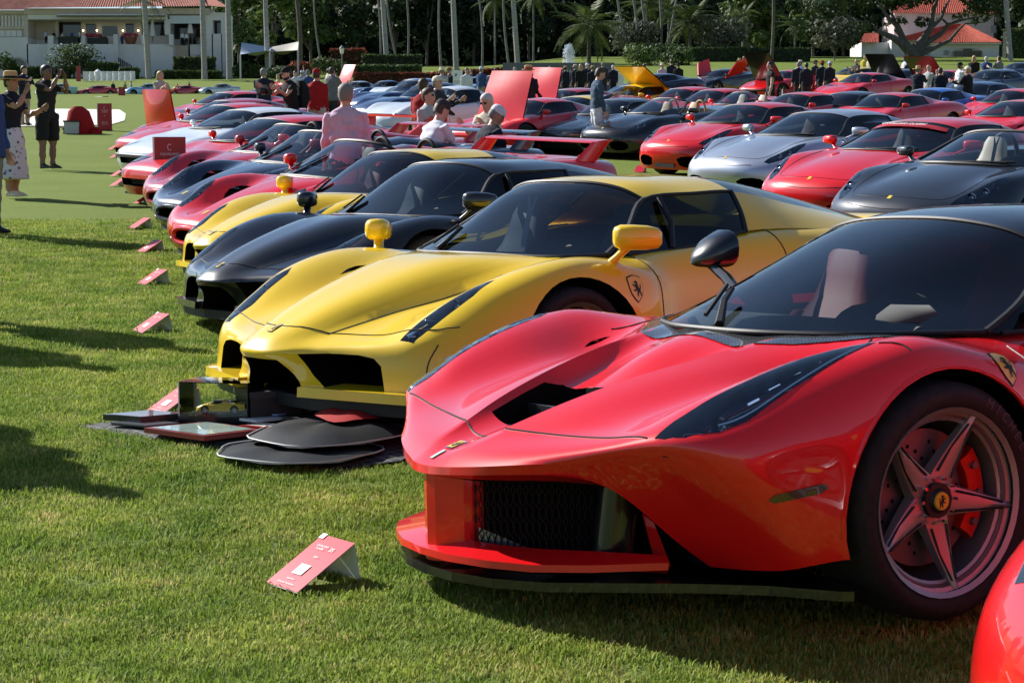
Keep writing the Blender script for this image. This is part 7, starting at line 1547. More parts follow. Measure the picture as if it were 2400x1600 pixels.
who(992, 182, 29, 150, 'dark-haired man in red polo behind the dark cap', 1.78, fit=True, top=REDC, bottom=KHA, hair='brown', arms=DOWN, sleeves='short', fat=1.05)
who(1003, 204, 24, 60, 'man with sunglasses and brown hair behind the white shirt', 1.68, fit=True, top=LGRY, bottom=KHA, hair='brown', sunglasses=True, arms=DOWN, vox=.018, skin=0)
who(1024, 178, 33, 60, 'man in dark vest and pale cap right of the red polo', 1.78, fit=True, top=CHAR, bottom=KHA, hair='grey', hat=('cap', STRAWL), arms=HOLD)
bt, hc, tp = who(1238, 180, 41.5, 140, 'man in striped boater, navy blazer and grey trousers', 1.80, top=NAVYC, bottom=GRYC, jacket=True, hair='grey', hat=('boater', STRAW, REDC), arms=((.05, .3, .6), (.05, .1, .5)), stride=.25)
f = empty('red_folder', local(bt, (.30, -.18, .86)), R(60), 'red folder held by the man in the boater', 'folder'); b = MB(); b.box((0, 0, 0), (.30, .03, .42), REDC); b.obj('cover', f, smooth=False); b = MB(); b.box((.004, 0, 0), (.29, .022, .405), WHTM); b.obj('pages', f, smooth=False)
who(1400, 174, 34.4, 105, 'man in blue shirt and white trousers standing between the rows', 1.80, top=DENC, bottom=WHTC, hair='brown', arms=((.05, .1, .2), (.08, .55, 1.3)), head=(0, .4), vox=.016, skin=0, stance=.09)
# the crowd by the backdrop wall
G1 = 'visitors by the grey backdrop wall'
for x, y, Y, yaw, lab, kw in [(1325, 156, 80, 170, 'man in dark suit and dark straw hat, leftmost of the crowd by the backdrop wall', dict(top=NAVYC, bottom=NAVYC, jacket=True, hat=('panama', STRAW, BLKC), hair='brown')), (1348, 152, 76, 165, 'man in navy blazer and white boater in the crowd by the wall', dict(top=NAVYC, bottom=CHAR, jacket=True, hat=('boater', STRAWL, BLKC), hair='grey')), (1361, 166, 72, 185, 'blonde woman in black in the crowd by the wall', dict(top=BLKC, bottom=BLKC, hair='blond', long_hair=True, H=1.62)), (1376, 148, 80, 30, 'man in white cap facing out of the crowd by the wall', dict(top=NAVYC, bottom=CHAR, jacket=True, shirt=WHTC, hat=('cap', WHTC), hair='grey')), (1389, 156, 74, 190, 'man in brown hat and navy coat in the crowd by the wall', dict(top=NAVYC, bottom=NAVYC, jacket=True, hat=('panama', STRAW, BLKC), hair='grey', fat=1.1)), (1413, 158, 76, 175, 'grey-haired woman in dark coat right in the crowd by the wall', dict(top=CHAR, bottom=CHAR, hair='grey', H=1.66)), (1437, 160, 78, 178, 'white-haired man in navy suit, rightmost of the crowd by the wall', dict(top=NAVYC, bottom=NAVYC, jacket=True, hair='white')), (1289, 155, 86, 10, 'man in dark suit facing us in front of the grey wall', dict(top=NAVYC, bottom=NAVYC, jacket=True, shirt=WHTC, hair='grey', arms=HOLD)), (1268, 170, 78, 20, 'man in blue cap left of the raised red bonnet', dict(top=LGRY, bottom=GRYC, hat=('cap', BLUC), hair='brown')), (1207, 190, 70, 30, 'grey-haired man low behind the cars left of the grey wall', dict(top=LGRY, bottom=GRYC, hair='grey', H=1.6))]:
    kw.setdefault('arms', DOWN); who(x, y, Y, yaw, lab, group=G1, **kw)
G2 = 'visitors at the back right'
for x, y, Y, yaw, lab, kw in [(1486, 174, 57, 160, 'man in red cap and dark jacket leaning over the yellow car', dict(top=CHAR, bottom=CHAR, jacket=True, hat=('cap', REDC), hair='grey', lean=.3, fat=1.2)), (1552, 164, 72, 20, 'person in pink shirt and pale hat right of the yellow cover', dict(top=PNKC, bottom=KHA, hat=('panama', STRAWL), hair='grey')), (1574, 158, 74, 190, 'woman in dark coat right of the pink shirt', dict(top=NAVYC, bottom=BLKC, hair='brown', H=1.64)), (1590, 157, 72, 170, 'man in dark jacket and cap left of the red doors', dict(top=BLKC, bottom=BLKC, hat=('cap', BLKC), hair='black')), (1510, 160, 78, 200, 'man in white shirt behind the yellow cover', dict(top=WHTC, bottom=CHAR, hair='brown')), (1652, 150, 82, -60, 'man in dark suit with hand to chin left of the red doors', dict(top=NAVYC, bottom=NAVYC, jacket=True, shirt=WHTC, hair='brown', arms=CHIN)), (1733, 141, 84, 160, 'man in white shirt and straw hat between the red doors', dict(top=LBLC, bottom=KHA, hat=('panama', STRAW), hair='grey')), (1744, 156, 80, 175, 'brown-haired woman in red shirt between the red doors', dict(top=REDC, bottom=BLKC, hair='red', long_hair=True, sleeves='short', H=1.64)), (1762, 147, 80, -70, 'man in white shirt leaning at the right red door', dict(top=LBLC, bottom=WHTC, hair='brown', arms=HOLD, lean=.15)), (1806, 171, 50, -80, 'man in black shirt standing sideways behind the silver car', dict(top=BLKC, bottom=BLKC, hair='black', sleeves='short', sunglasses=True, H=1.74)),
        (1876, 143, 66, 150, 'man in blue jacket and straw hat, leftmost of the right crowd', dict(top=LBLC, bottom=KHA, jacket=True, hat=('panama', STRAWL, BLKC), hair='grey')), (1871, 164, 62, 185, 'grey-haired man in dark jacket with his back turned in the right crowd', dict(top=NAVYC, bottom=CHAR, jacket=True, hair='grey')), (1890, 168, 60, 180, 'dark-haired man in navy blazer lower in the right crowd', dict(top=NAVYC, bottom=CHAR, jacket=True, hair='black')), (1911, 153, 68, 40, 'man in dark shirt and cap inside the right crowd', dict(top=CHAR, bottom=KHA, hat=('cap', CHAR), hair='black', skin=1)), (1927, 155, 64, 185, 'man in orange straw hat and navy blazer', dict(top=NAVYC, bottom=CHAR, jacket=True, hat=('panama', ORGC), hair='brown', fat=1.1)), (1945, 159, 63, 190, 'person in pale blue cap beside the orange hat', dict(top=NAVYC, bottom=CHAR, hat=('cap', LBLC), hair='grey')),
        (2008, 143, 72, -60, 'bald man in grey shirt left of the white jackets', dict(top=CHAR, bottom=DENC, hair=None, arms=CROSS, sleeves='short')), (2028, 128, 84, -30, 'man in yellow top behind the white jacket', dict(top=YELC, bottom=CHAR, hair='black')), (2040, 129, 78, 120, 'dark-haired man in white jacket with hands joined', dict(top=TANC, bottom=GRYC, jacket=True, hair='brown', arms=HOLD)), (2068, 132, 75, 178, 'man in navy blazer and rust orange trousers seen from behind', dict(top=NAVYC, bottom=ORGC, jacket=True, hair='black', arms=((.35, -.2, 1.0), (.35, -.2, 1.0)))), (2121, 133, 76, 110, 'man in red cap and white shirt', dict(top=WHTC, bottom=KHA, hat=('cap', REDC), hair='grey', fat=1.1)), (2133, 140, 74, 200, 'man in dark suit beside the red cap', dict(top=CHAR, bottom=CHAR, jacket=True, hair='brown', arms=HOLD)), (2188, 146, 72, 30, 'man in flat cap and dark jacket before the open bonnets', dict(top=BLKC, bottom=CHAR, jacket=True, hat=('cap', GRYC), hair='grey'))]:
    kw.setdefault('arms', DOWN); who(x, y, Y, yaw, lab, group=G2, **kw)
G3 = 'visitors at the right edge'
for x, y, Y, yaw, lab, kw in [(2152, 162, 52, 150, 'man in straw hat and long dark jacket, left of the three at right', dict(top=NAVYC, bottom=KHA, jacket=True, hat=('wide', STRAW), hair='grey', arms=HOLD, fat=1.08)), (2204, 158, 50, 172, 'dark-haired man in navy blazer with raised hand at right', dict(top=NAVYC, bottom=KHA, jacket=True, hair='brown', arms=((.2, .9, 2.3), (.15, .4, 1.2)), fat=1.08)), (2176, 175, 54, 120, 'bald man half hidden between the straw hat and the navy blazer', dict(top=LGRY, bottom=KHA, hair=None, skin=3, arms=PHONE)), (2250, 146, 54, 110, 'bearded man in white shirt and black cap at right', dict(top=WHTC, bottom=BLKC, hat=('cap', BLKC), hair='brown', beard=True, sleeves='short', arms=HOLD, fat=1.15)), (2268, 182, 48.5, -130, 'woman in pale cap and black jacket at right', dict(top=BLKC, bottom=KHA, hat=('cap', STRAWL), hair='blond', jacket=True, arms=HOLD, H=1.60)), (2283, 143, 70, 160, 'blonde woman in black jacket right of the white shirt', dict(top=BLKC, bottom=BLKC, hair='blond', long_hair=True, H=1.66)), (2312, 132, 72, 150, 'white-haired man in blue suit at right', dict(top=BLUC, bottom=BLUC, jacket=True, hair='white', arms=HOLD)), (2342, 131, 70, -150, 'brown-haired man in grey suit with joined hands at right', dict(top=GRYC, bottom=GRYC, jacket=True, hair='brown', arms=HOLD))]:
    kw.setdefault('arms', DOWN); who(x, y, Y, yaw, lab, group=G3, vox=.024, **kw)
G4 = 'visitors on the far left lawn'
for x, y, Y, yaw, lab, kw in [(651, 146, 98, 120, 'long-haired woman in pale top left of the white cap', dict(top=TANC, bottom=WHTC, hair='blond', long_hair=True, sleeves='short', H=1.7)), (674, 143, 99, 160, 'man in white cap beside the waving man', dict(top=BLUC, bottom=WHTC, hat=('cap', WHTC), hair='grey')), (707, 141, 97, 190, 'man in pale suit and white cap waving', dict(top=LGRY, bottom=LGRY, jacket=True, hat=('cap', WHTC), hair='grey', arms=ONEUP)), (770, 146, 87, 110, 'man in white jacket and black trousers with hand to face', dict(top=CREC, bottom=BLKC, jacket=True, hair='black', arms=PHONE, skin=2)), (722, 183, 60, 170, 'man in blue jacket and green cap left of the red cap', dict(top=BLUC, bottom=BLUC, jacket=True, hat=('cap', GRYC), hair='grey', H=1.6)), (692, 188, 66, 20, 'dark-haired woman behind the cameraman\'s shoulder', dict(top=WHTC, bottom=CHAR, hair='brown', H=1.6)), (265, 199, 181, 10, 'man in dark suit on the far bank', dict(top=NAVYC, bottom=NAVYC, jacket=True, hair='black')), (293, 193, 182, 60, 'man in brown jacket on the far bank', dict(top=KHA, bottom=KHA, jacket=True, hair='brown')), (307, 190, 183, 120, 'man in pale jacket on the far bank', dict(top=LGRY, bottom=LGRY, jacket=True, hair='brown')), (383, 201, 150, 130, 'white-haired man in white shirt on the bank', dict(top=WHTC, bottom=KHA, hair='white')), (443, 200, 182, 70, 'man in black looking at a phone on the far bank', dict(top=BLKC, bottom=BLKC, hair='black', arms=PHONE)), (36, 192, 120, 60, 'man in dark cap behind the straw hat', dict(top=CHAR, bottom=KHA, hat=('cap', BLKC), hair='black'))]:
    kw.setdefault('arms', DOWN); who(x, y, Y, yaw, lab, group=G4, **kw)
G5 = 'visitors among the blue cars'
for x, y, Y, yaw, lab, kw in [(1053, 193, 62, 120, 'man in straw hat and navy jacket among the blue cars', dict(top=NAVYC, bottom=KHA, hat=('panama', STRAW, BLKC), hair='grey', H=1.62)), (1128, 194, 66, 150, 'man in white cap and blue jacket among the blue cars', dict(top=BLUC, bottom=KHA, hat=('cap', WHTC), hair='grey', H=1.64)), (1094, 199, 62, 20, 'brown-haired man in white shirt among the blue cars', dict(top=WHTC, bottom=KHA, hair='brown', H=1.6)), (1162, 184, 80, 170, 'man in dark jacket right among the blue cars', dict(top=GRYC, bottom=CHAR, hair='brown', H=1.66)), (1036, 200, 58, 160, 'person in pale hat left of the straw hat', dict(top=LGRY, bottom=KHA, hat=('panama', STRAWL), hair='grey', H=1.6)), (1104, 172, 90, 20, 'man in dark coat behind the blue cars', dict(top=NAVYC, bottom=NAVYC, hair='black', H=1.7)), (910, 374, 16.5, 150, 'man in pale hat crouching behind the second yellow car', dict(top=LGRY, bottom=KHA, hat=('panama', STRAWL, BLKC), hair='grey'))]:
    kw.setdefault('arms', DOWN)
    if y == 374:
        p = ray_at(x - 8, 350, Y); person((p.x, Y, p.z - 1.56), R(yaw), lab, 1.5, group=G5, vox=.02, **kw)
    else: who(x, y, Y, yaw, lab, group=G5, **kw)
G6 = 'visitors on the clubhouse terrace'
for x, yt, yaw, lab, kw in [(107, 72, 60, 'waiter in white shirt at the left end of the clubhouse terrace', dict(top=LBLC, bottom=BLKC, hair='black')), (126, 73, 0, 'person in dark clothes beside the first terrace post', dict(top=BLKC, bottom=BLKC, hair='black')), (146, 75, 30, 'person in pale shirt behind the first planter', dict(top=LGRY, bottom=BLKC, hair='brown')), (168, 72, 0, 'man in blue waistcoat in the terrace doorway', dict(top=BLUC, bottom=BLKC, hair='black')), (186, 72, -60, 'waiter in white shirt beside the terrace lantern', dict(top=WHTC, bottom=BLKC, hair='brown')), (427, 75, 20, 'waiter in white shirt at the top of the stairs', dict(top=WHTC, bottom=BLKC, hair='black')), (437, 76, 10, 'second waiter at the top of the stairs', dict(top=WHTC, bottom=BLKC, hair='black')), (286, 80, 0, 'person in blue at a terrace table', dict(top=BLUC, bottom=BLUC, hair='black'))]:
    p = ray_at(x, yt, 236.6); person((p.x, 236.6, p.z - 1.75), R(yaw), lab, 1.75, group=G6, vox=.05, arms=DOWN, **kw)
for i, (x, y, t, lab) in enumerate([(-3.95, 11.7, NAVYC, 'visitor in navy jacket just outside the left edge, casting the upper long shadow'), (-4.35, 11.0, BLKC, 'visitor in black just outside the left edge beside the navy jacket'), (-3.55, 7.9, GRYC, 'visitor in grey just outside the left edge, casting the lowest shadow'), (-3.95, 8.6, NAVYC, 'visitor in dark blazer just outside the left edge between two others')]):
    person((x, y, gz(x, y)), R(60), lab, 1.74, top=t, bottom=KHA, jacket=True, vox=.03, arms=DOWN, group='visitors just outside the left edge')
# ================================================================ signs, placards and small things
SIGNR = mat('sign_red', (.30, .012, .022), .45); CARDR = noise_mat('placard_red', (.50, .018, .04), (.54, .022, .046), 3, .38); PALE = mat('sign_print', (.72, .62, .62), .6); QRM = mat('print_white', (.74, .74, .74), .6)
def emblem_ring(b, c, r, m, plane='xz'):
    pts = [(c[0] + r * .72 * math.cos(a), c[1], c[2] + r * math.sin(a)) for a in np.linspace(R(50), R(310), 15)]; b.tube(pts, r * .13, m, 5)
def red_sign(px, yb, Y, w, h, label, big=True, yaw=0, lines=None):
    g = gp(px, yb, Y); root = empty('event_sign', g, R(yaw), label, 'sign', 'red event signs'); b = MB(); b.box((0, 0, h / 2 + .02), (w, .03, h), SIGNR); b.obj('panel', root, smooth=False)
    b = MB(); b.box((-w / 2 - .012, 0, h / 2 + .02), (.022, .034, h), WHTM); b.obj('edge', root, smooth=False)
    b = MB(); emblem_ring(b, (0, -.018, h * .87), h * .045, PALE); b.obj('emblem', root)
    for t, z, s in lines or [('CAVALLINO', .765, .085), ('CLASSIC', .70, .085), ('PALM BEACH', .655, .03), ('35TH', .55, .09), ('The', .22, .10)]:
        me = text_mesh(t, s * h * .62, PALE, bold=.0004); me.transform(Matrix.Rotation(R(90), 4, 'X')); ob('lettering', me, root, (0 if t != 'The' else -w * .12, -.0175, h * z))
    b = MB(); b.box((0, .15, .015), (w * .8, .35, .03), DARK); b.obj('foot', root, smooth=False); return root
red_sign(401, 478, 22.2, .40, .86, 'tall red event sign with CAVALLINO CLASSIC lettering in front of the dark red open car')
red_sign(247, 330, 47, .38, .72, 'red event sign standing on the lawn beside the coloured bags', lines=[('CAVALLINO', .76, .08), ('CLASSIC', .70, .08), ('35', .56, .08), ('Race Cars', .32, .09), ('Competizione', .25, .07)])
red_sign(286, 239, 175, .7, .95, 'small red event sign between two men on the far bank', lines=[('35', .6, .1)])
red_sign(1847, 224, 58, .36, .62, 'red event sign left of the right crowd', lines=[('CAVALLINO', .76, .08), ('CLASSIC', .70, .08), ('35', .55, .08)])
def placard(px, py, label, yaw=-27, s=1.0, Y=None, text=True):
    p = on_ground(px, py) if Y is None else gp(px, py, Y); root = empty('placard', p, R(yaw), label, 'placard', 'red placards in front of the cars'); w, L, h = .165 * s, .235 * s, .125 * s
    run = math.sqrt(L * L - h * h); b = MB(); nt = .0025
    b.add([(-w / 2, -run / 2, .012), (w / 2, -run / 2, .012), (w / 2, run / 2, h), (-w / 2, run / 2, h)], [(0, 1, 2, 3)], CARDR); b.add([(-w / 2, -run / 2, .009), (w / 2, -run / 2, .009), (w / 2, run / 2, h - nt), (-w / 2, run / 2, h - nt)], [(3, 2, 1, 0)], WHTM); b.obj('face', root, smooth=False, fix=False)
    b = MB(); b.add([(-w / 2, run / 2, h - nt), (w / 2, run / 2, h - nt), (w / 2, run / 2 + .02 * s, .0), (-w / 2, run / 2 + .02 * s, .0)], [(0, 1, 2, 3)], WHTM); b.add([(-w / 2, run / 2 + .002, h - nt), (-w / 2, run / 2 + .02 * s, 0), (-w / 2, run / 2 - .05 * s, .01), (-w / 2, run / 2 - .06 * s, h * .62)], [(0, 1, 2, 3)], WHTM); b.obj('prop', root, smooth=False, fix=False)
    a = math.atan2(h - .012, run); M = Matrix.Translation((0, 0, (h + .012) / 2 + .002)) @ Matrix.Rotation(a, 4, 'X')
    def flat(mb, nm): me = mb.mesh(nm, smooth=False, fix=False); me.transform(M); ob(nm, me, root)
    if text:
        b = MB(); q = .024 * s; b.add([(-q, -.035 * s - q * .9, .001), (q, -.035 * s - q * .9, .001), (q, -.035 * s + q * .9, .001), (-q, -.035 * s + q * .9, .001)], [(0, 1, 2, 3)], QRM); b.add([(-w / 2, L / 2 - .022 * s, .001), (-w / 2 + .024 * s, L / 2 - .022 * s, .001), (-w / 2 + .024 * s, L / 2, .001), (-w / 2, L / 2, .001)], [(0, 1, 2, 3)], QRM); flat(b, 'white_field')
        for t, x, y, z in [('CAVALLINO', -.022, .068, .0105), ('CLASSIC', -.022, .056, .0105), ('35', .03, .062, .022), ('2014', 0, .022, .010), ('presented by', 0, -.078, .007), ('CAVALLINO  PALM BEACH', 0, -.098, .007)]:
            me = text_mesh(t, z * s, PALE, bold=.0002); me.transform(Matrix.Translation((x * s, y * s, .0012))); me.transform(M); ob('lettering', me, root)
for i, (x, y, t, lab) in enumerate([(728, 1372, True, 'large red placard on the grass in front of the red supercar'), (404, 968, True, 'red placard beside the display case on the mat'), (352, 780, True, 'red placard in front of the black supercar'), (356, 668, True, 'red placard in front of the second yellow supercar'), (350, 593, True, 'red placard left of the red open supercar'), (326, 537, False, 'red placard below the black open supercar'), (336, 478, False, 'red placard under the nose of the black open supercar'), (276, 437, False, 'red placard left of the bumper of the red winged coupe'), (276, 414, False, 'red placard just above the one by the red winged coupe'), (271, 371, False, 'red placard left of the white coupe'), (266, 352, False, 'red placard at the far end of the row'), (1258, 356, False, 'red placard in front of the black horse-grille coupe'), (1362, 378, False, 'red placard at the feet of the man in white trousers'), (1500, 405, False, 'red placard behind the yellow roof'), (1062, 343, False, 'red placard in front of the red coupe with raised bonnet')]):
    placard(x, y, lab, -50 if x < 1000 else -20, 1.0 if i else 1.05, text=t)
# ---- banner on the windscreen of the red coupe
def banner():
    c = [o for o in bpy.data.objects if o.get('label') == 'red coupe with red banner across the windscreen'][0]
    CN = loft(F43C, 4, 4, (), (4,)); mid = 24; S = CN[6:8, mid - 14:mid + 15] + np.array([-.012, 0, .012]); me = grid_obj(S, mat('banner_red', (.42, .02, .03), .5), 'windscreen_banner'); o = ob('windscreen_banner', me, c)
    t = text_mesh('CAVALLINO CLASSIC', .062, PALE, bold=.001); a = Vector(S[0].mean(0)); b = Vector(S[1].mean(0)); 
    M = Matrix.Translation(((a + b) / 2).xyz + Vector((-.045, 0, .03))) @ Matrix.Rotation(R(-90), 4, 'Z') @ Matrix.Rotation(R(22), 4, 'X'); t.transform(M); ob('lettering', t, o)
banner()
# ---- things laid out on the quilted mat
def mat_things():
    P = lambda x, y: on_ground(x, y); QUILT = mat('quilted_black', (.018, .018, .02), .75); n, l = nodes_of(QUILT); bs = n['Principled BSDF']; tc = n.new('ShaderNodeTexCoord'); mp = n.new('ShaderNodeMapping'); mp.inputs['Rotation'].default_value = (0, 0, .78); l.new(tc.outputs['Object'], mp.inputs[0]); br = n.new('ShaderNodeTexBrick'); br.offset = 0; br.inputs['Scale'].default_value = 1; br.inputs['Brick Width'].default_value = .055; br.inputs['Row Height'].default_value = .055; br.inputs['Mortar Size'].default_value = .0025; br.inputs['Color1'].default_value = (.018, .018, .02, 1); br.inputs['Color2'].default_value = (.022, .022, .024, 1); br.inputs['Mortar'].default_value = (.17, .17, .18, 1); l.new(mp.outputs[0], br.inputs['Vector']); l.new(br.outputs['Color'], bs.inputs['Base Color']); bp = n.new('ShaderNodeBump'); bp.inputs['Strength'].default_value = .6; bp.inputs['Distance'].default_value = .006; bp.invert = True; l.new(br.outputs['Fac'], bp.inputs['Height']); l.new(bp.outputs[0], bs.inputs['Normal'])
    pts = [P(*q) for q in MAT_PX]; V = []; c = sum(pts, Vector()) / len(pts); rs = np.random.RandomState(4)
    for k in range(6):
        for q in pts: a = c.lerp(q, k / 5); V.append((a.x - c.x, a.y - c.y, a.z - c.z + .030 + rs.normal() * .003 - (.016 if k == 5 else 0)))
    N = len(pts); F = [(k * N + i, k * N + (i + 1) % N, (k + 1) * N + (i + 1) % N, (k + 1) * N + i) for k in range(5) for i in range(N)]
    me = me_new('quilted_mat', V, F, [QUILT]); bm = bmesh.new(); bm.from_mesh(me); bmesh.ops.remove_doubles(bm, verts=bm.verts, dist=1e-5); bmesh.ops.recalc_face_normals(bm, faces=bm.faces)
    if sum(f.normal.z for f in bm.faces) < 0: bmesh.ops.reverse_faces(bm, faces=bm.faces)
    bm.to_mesh(me); bm.free(); o = ob('quilted_mat', me, None, c); tag(o, 'black quilted mat spread on the grass before the yellow supercar', 'mat')
    up = .036
    def slab(name, quad, h, m, label, cat, z=up, top=None, inset=.0):
        q = [P(*a) for a in quad]; c = sum(q, Vector()) / 4; c.z = max(gz(c.x, c.y), 0) + z; root = empty(name, c, 0, label, cat); b = MB(); v = [(a.x - c.x, a.y - c.y, 0) for a in q]; b.add(v + [(x, y, h) for x, y, _ in v], [(3, 2, 1, 0), (4, 5, 6, 7), (0, 1, 5, 4), (1, 2, 6, 5), (2, 3, 7, 6), (3, 0, 4, 7)], m); b.obj('cover' if top is None else 'frame', root, smooth=False)
        if top is not None: b = MB(); b.add([(x * (1 - inset), y * (1 - inset), h + .002) for x, y, _ in v], [(0, 1, 2, 3)], top); b.obj('face', root, smooth=False)
        return root, c
    PIC = noise_mat('faded_print', (.35, .48, .40), (.55, .66, .62), 6, .15, coat=1.0); PIC2 = noise_mat('dark_print', (.02, .02, .03), (.34, .03, .04), 5, .12, coat=1.)
    slab('framed_picture', [(338, 1035), (478, 1062), (610, 1040), (490, 1016)], .022, mat('red_frame', (.24, .03, .025), .4), 'red framed picture with pale print lying on the quilted mat', 'picture', top=PIC, inset=.12)
    slab('glossy_book', [(242, 1004), (330, 1016), (446, 1002), (350, 990)], .026, mat('book_black', (.012, .012, .014), .35, coat=.6), 'black glossy book with red cover print at the left of the mat', 'book', top=PIC2, inset=.08)
    slab('thin_booklet', [(260, 1014), (340, 1026), (420, 1016), (330, 1006)], .008, mat('booklet_grey', (.10, .10, .11), .3, coat=.6), 'thin dark booklet under the glossy book', 'booklet')
    slab('paper_sheets', [(545, 1012), (600, 1021), (665, 1012), (600, 1003)], .012, WHTM, 'white papers lying behind the framed picture', 'papers', z=up + .012); slab('red_folder', [(560, 1026), (640, 1036), (690, 1024), (610, 1014)], .014, mat('folder_red', (.44, .02, .02), .4), 'red folder with cream pages on the mat', 'folder', top=mat('folder_cream', (.62, .56, .46), .6), inset=.25); slab('blue_paper', [(600, 1000), (650, 1008), (690, 1000), (640, 993)], .006, mat('paper_blue', (.35, .45, .70), .6), 'pale blue paper beside the display case', 'paper', z=up + .024)
    slab('flat_box', [(662, 1014), (720, 1024), (880, 1014), (820, 1000)], .036, mat('box_black', (.02, .02, .021), .5), 'flat black box right of the white papers', 'box')
    # black presentation box and acrylic case
    def crate(name, px, w, d, h, rz, m, label, cat, z=up):
        p = P(*px); root = empty(name, (p.x, p.y, p.z + z), R(rz), label, cat); return root
    r = crate('presentation_box', (628, 996), .24, .3, .13, 25, None, 'black presentation box behind the acrylic case', 'box'); b = MB(); b.box((0, 0, .055), (.24, .26, .11), mat('box_black', (.02, .02, .021), .5)); b.obj('base', r, smooth=False); b = MB(); b.box((0, 0, .123), (.25, .27, .03), mat('box_lid', (.035, .035, .038), .5)); b.obj('lid', r, smooth=False)
    r = crate('display_case', (520, 1002), .24, .22, .12, -12, None, 'clear acrylic display case holding a yellow model car', 'display case'); b = MB(); b.box((0, 0, .012), (.27, .17, .024), BLK); b.obj('plinth', r, smooth=False); b = MB(); b.box((.133, 0, .085), (.004, .17, .122), DARK); b.obj('end_panel', r, smooth=False)
    ac = glass_mat('acrylic', (.93, .95, .95), ior=1.35); b = MB()
    for cc, dd in [((0, -.083, .085), (.262, .003, .120)), ((0, .083, .085), (.262, .003, .120)), ((-.132, 0, .085), (.003, .163, .120)), ((0, 0, .147), (.266, .17, .003))]: b.box(cc, dd, ac)
    b.obj('panes', r, smooth=False); b = MB()
    for x, y in ((-.132, -.083), (-.132, .083)): b.box((x, y, .085), (.004, .004, .122), WHTM)
    b.obj('edges', r, smooth=False)
    m = SP.spawn('model_car', r.matrix_basis @ Vector((-.10, 0, .028)), (0, 0, R(4 - 12)), 'small yellow model car inside the acrylic case', 'model car', None, YEL, None, ('seat', 'steering_wheel', 'dashboard', 'wiper')); m.scale = (.043,) * 3; r.scale = (1.25,) * 3; m.scale = (.053,) * 3; m.location = r.matrix_basis @ Vector((-.10, 0, .028))
    # leather covers and pouch
    def hide(name, px, outline, m, label, cat, z, th=.02, rz=0, piping=None):
        p = P(*px); root = empty(name, (p.x, p.y, p.z + z), R(rz), label, cat); rs = np.random.RandomState(len(label)); n = len(outline); V = []; K = 5
        for k in range(K + 1):
            for i, (x, y) in enumerate(outline): t = k / K; V.append((x * t, y * t, th * (1 - t ** 4) + .004 * math.sin(7 * x * t + 5 * y * t + i)))
        F = [(k * n + i, k * n + (i + 1) % n, (k + 1) * n + (i + 1) % n, (k + 1) * n + i) for k in range(K) for i in range(n)]; b = MB(); b.add(V, F, m); b.obj('leather', root)
        if piping: b = MB(); b.tube([(x, y, .006) for x, y in outline + outline[:1]], .0035, piping, 5, False); b.obj('piping', root)
    wav = lambda a, b_, n=26, s=0: [(a * math.cos(t) * (1 + .05 * math.sin(5 * t + s)), b_ * math.sin(t) * (1 + .06 * math.sin(4 * t + s))) for t in np.linspace(0, 2 * math.pi, n + 1)[:-1]]
    PIP = mat('white_piping', (.5, .5, .5), .6)
    hide('leather_cover', (700, 1076), wav(.34, .34), LEAB, 'lower black leather cover with pale piping at the front of the mat', 'leather cover', up, .02, -14, PIP); hide('leather_cover', (770, 1050), wav(.33, .40, s=1), LEAB, 'upper black leather cover lying under the red pouch', 'leather cover', up + .03, .05, -14, PIP); hide('leather_pouch', (835, 1028), wav(.17, .30, s=2), mat('pouch_red', (.34, .022, .02), .5), 'red leather pouch on the black covers', 'pouch', up + .085, .025, -8)
    p = P(985, 940); r = empty('leather_case', (p.x, p.y, p.z + .02), R(30), 'red leather case with black sides behind the red nose', 'case'); b = MB(); b.stack([((0, 0, .0), (.10, 0, 0), (0, .14, 0)), ((0, 0, .12), (.105, 0, 0), (0, .145, 0))], LEAB, 16, 5); b.obj('sides', r); b = MB(); b.stack([((0, 0, .125), (.10, 0, 0), (0, .14, 0)), ((0, 0, .165), (.09, 0, 0), (0, .13, 0)), ((0, 0, .175), (.06, 0, 0), (0, .10, 0))], LEAR, 16, 4); b.obj('lid', r); b = MB(); b.tube([(.0, -.06, .17), (0, -.05, .21), (0, .05, .21), (0, .06, .17)], .012, LEAR, 8); b.obj('handle', r)
mat_things()
# ---- coloured bags, box and cushions on the lawn at left
p = gp(170, 340, 45); r = empty('storage_box', p, R(8), 'clear plastic storage box with red and black bags on it on the left lawn', 'storage box'); b = MB(); b.box((0, 0, .16), (.36, .28, .30), mat('cloudy_plastic', (.35, .40, .42), .3), taper=1.08); b.obj('tub', r, smooth=False); b = MB(); b.box((0, 0, .33), (.42, .34, .04), DARK); b.obj('lid', r, smooth=False)
for i, (x, d, m, lab) in enumerate([(.10, (.40, .30, .34), REDC, 'large red bag heaped behind the storage box'), (-.18, (.16, .2, .2), BLKC, 'black bag left against the storage box'), (.55, (.20, .15, .18), REDC, 'small red bag right of the storage box')]):
    q = empty('soft_bag', p + Vector((x, .25, 0)), 0, lab, 'bag', 'bags by the storage box'); b = MB(); rs = np.random.RandomState(i); b.stack([((0, 0, 0), (d[0] * .8, 0, 0), (0, d[1], 0)), ((rs.normal() * .03, 0, d[2] * .5), (d[0], 0, 0), (0, d[1], 0)), ((rs.normal() * .05, 0, d[2] * .9 + .3 * (i == 0)), (d[0] * .7, 0, 0), (0, d[1] * .7, 0)), ((0, 0, d[2] * 1.1 + .36 * (i == 0)), (d[0] * .3, 0, 0), (0, d[1] * .3, 0))], m, 14, 2.2); b.obj('fabric', q); b = MB(); b.tube([(-.1, -d[1] * .9, d[2] * .6), (0, -d[1] * 1.1, d[2] * .9), (.1, -d[1] * .9, d[2] * .6)], .015, m, 6); b.obj('handle', q)
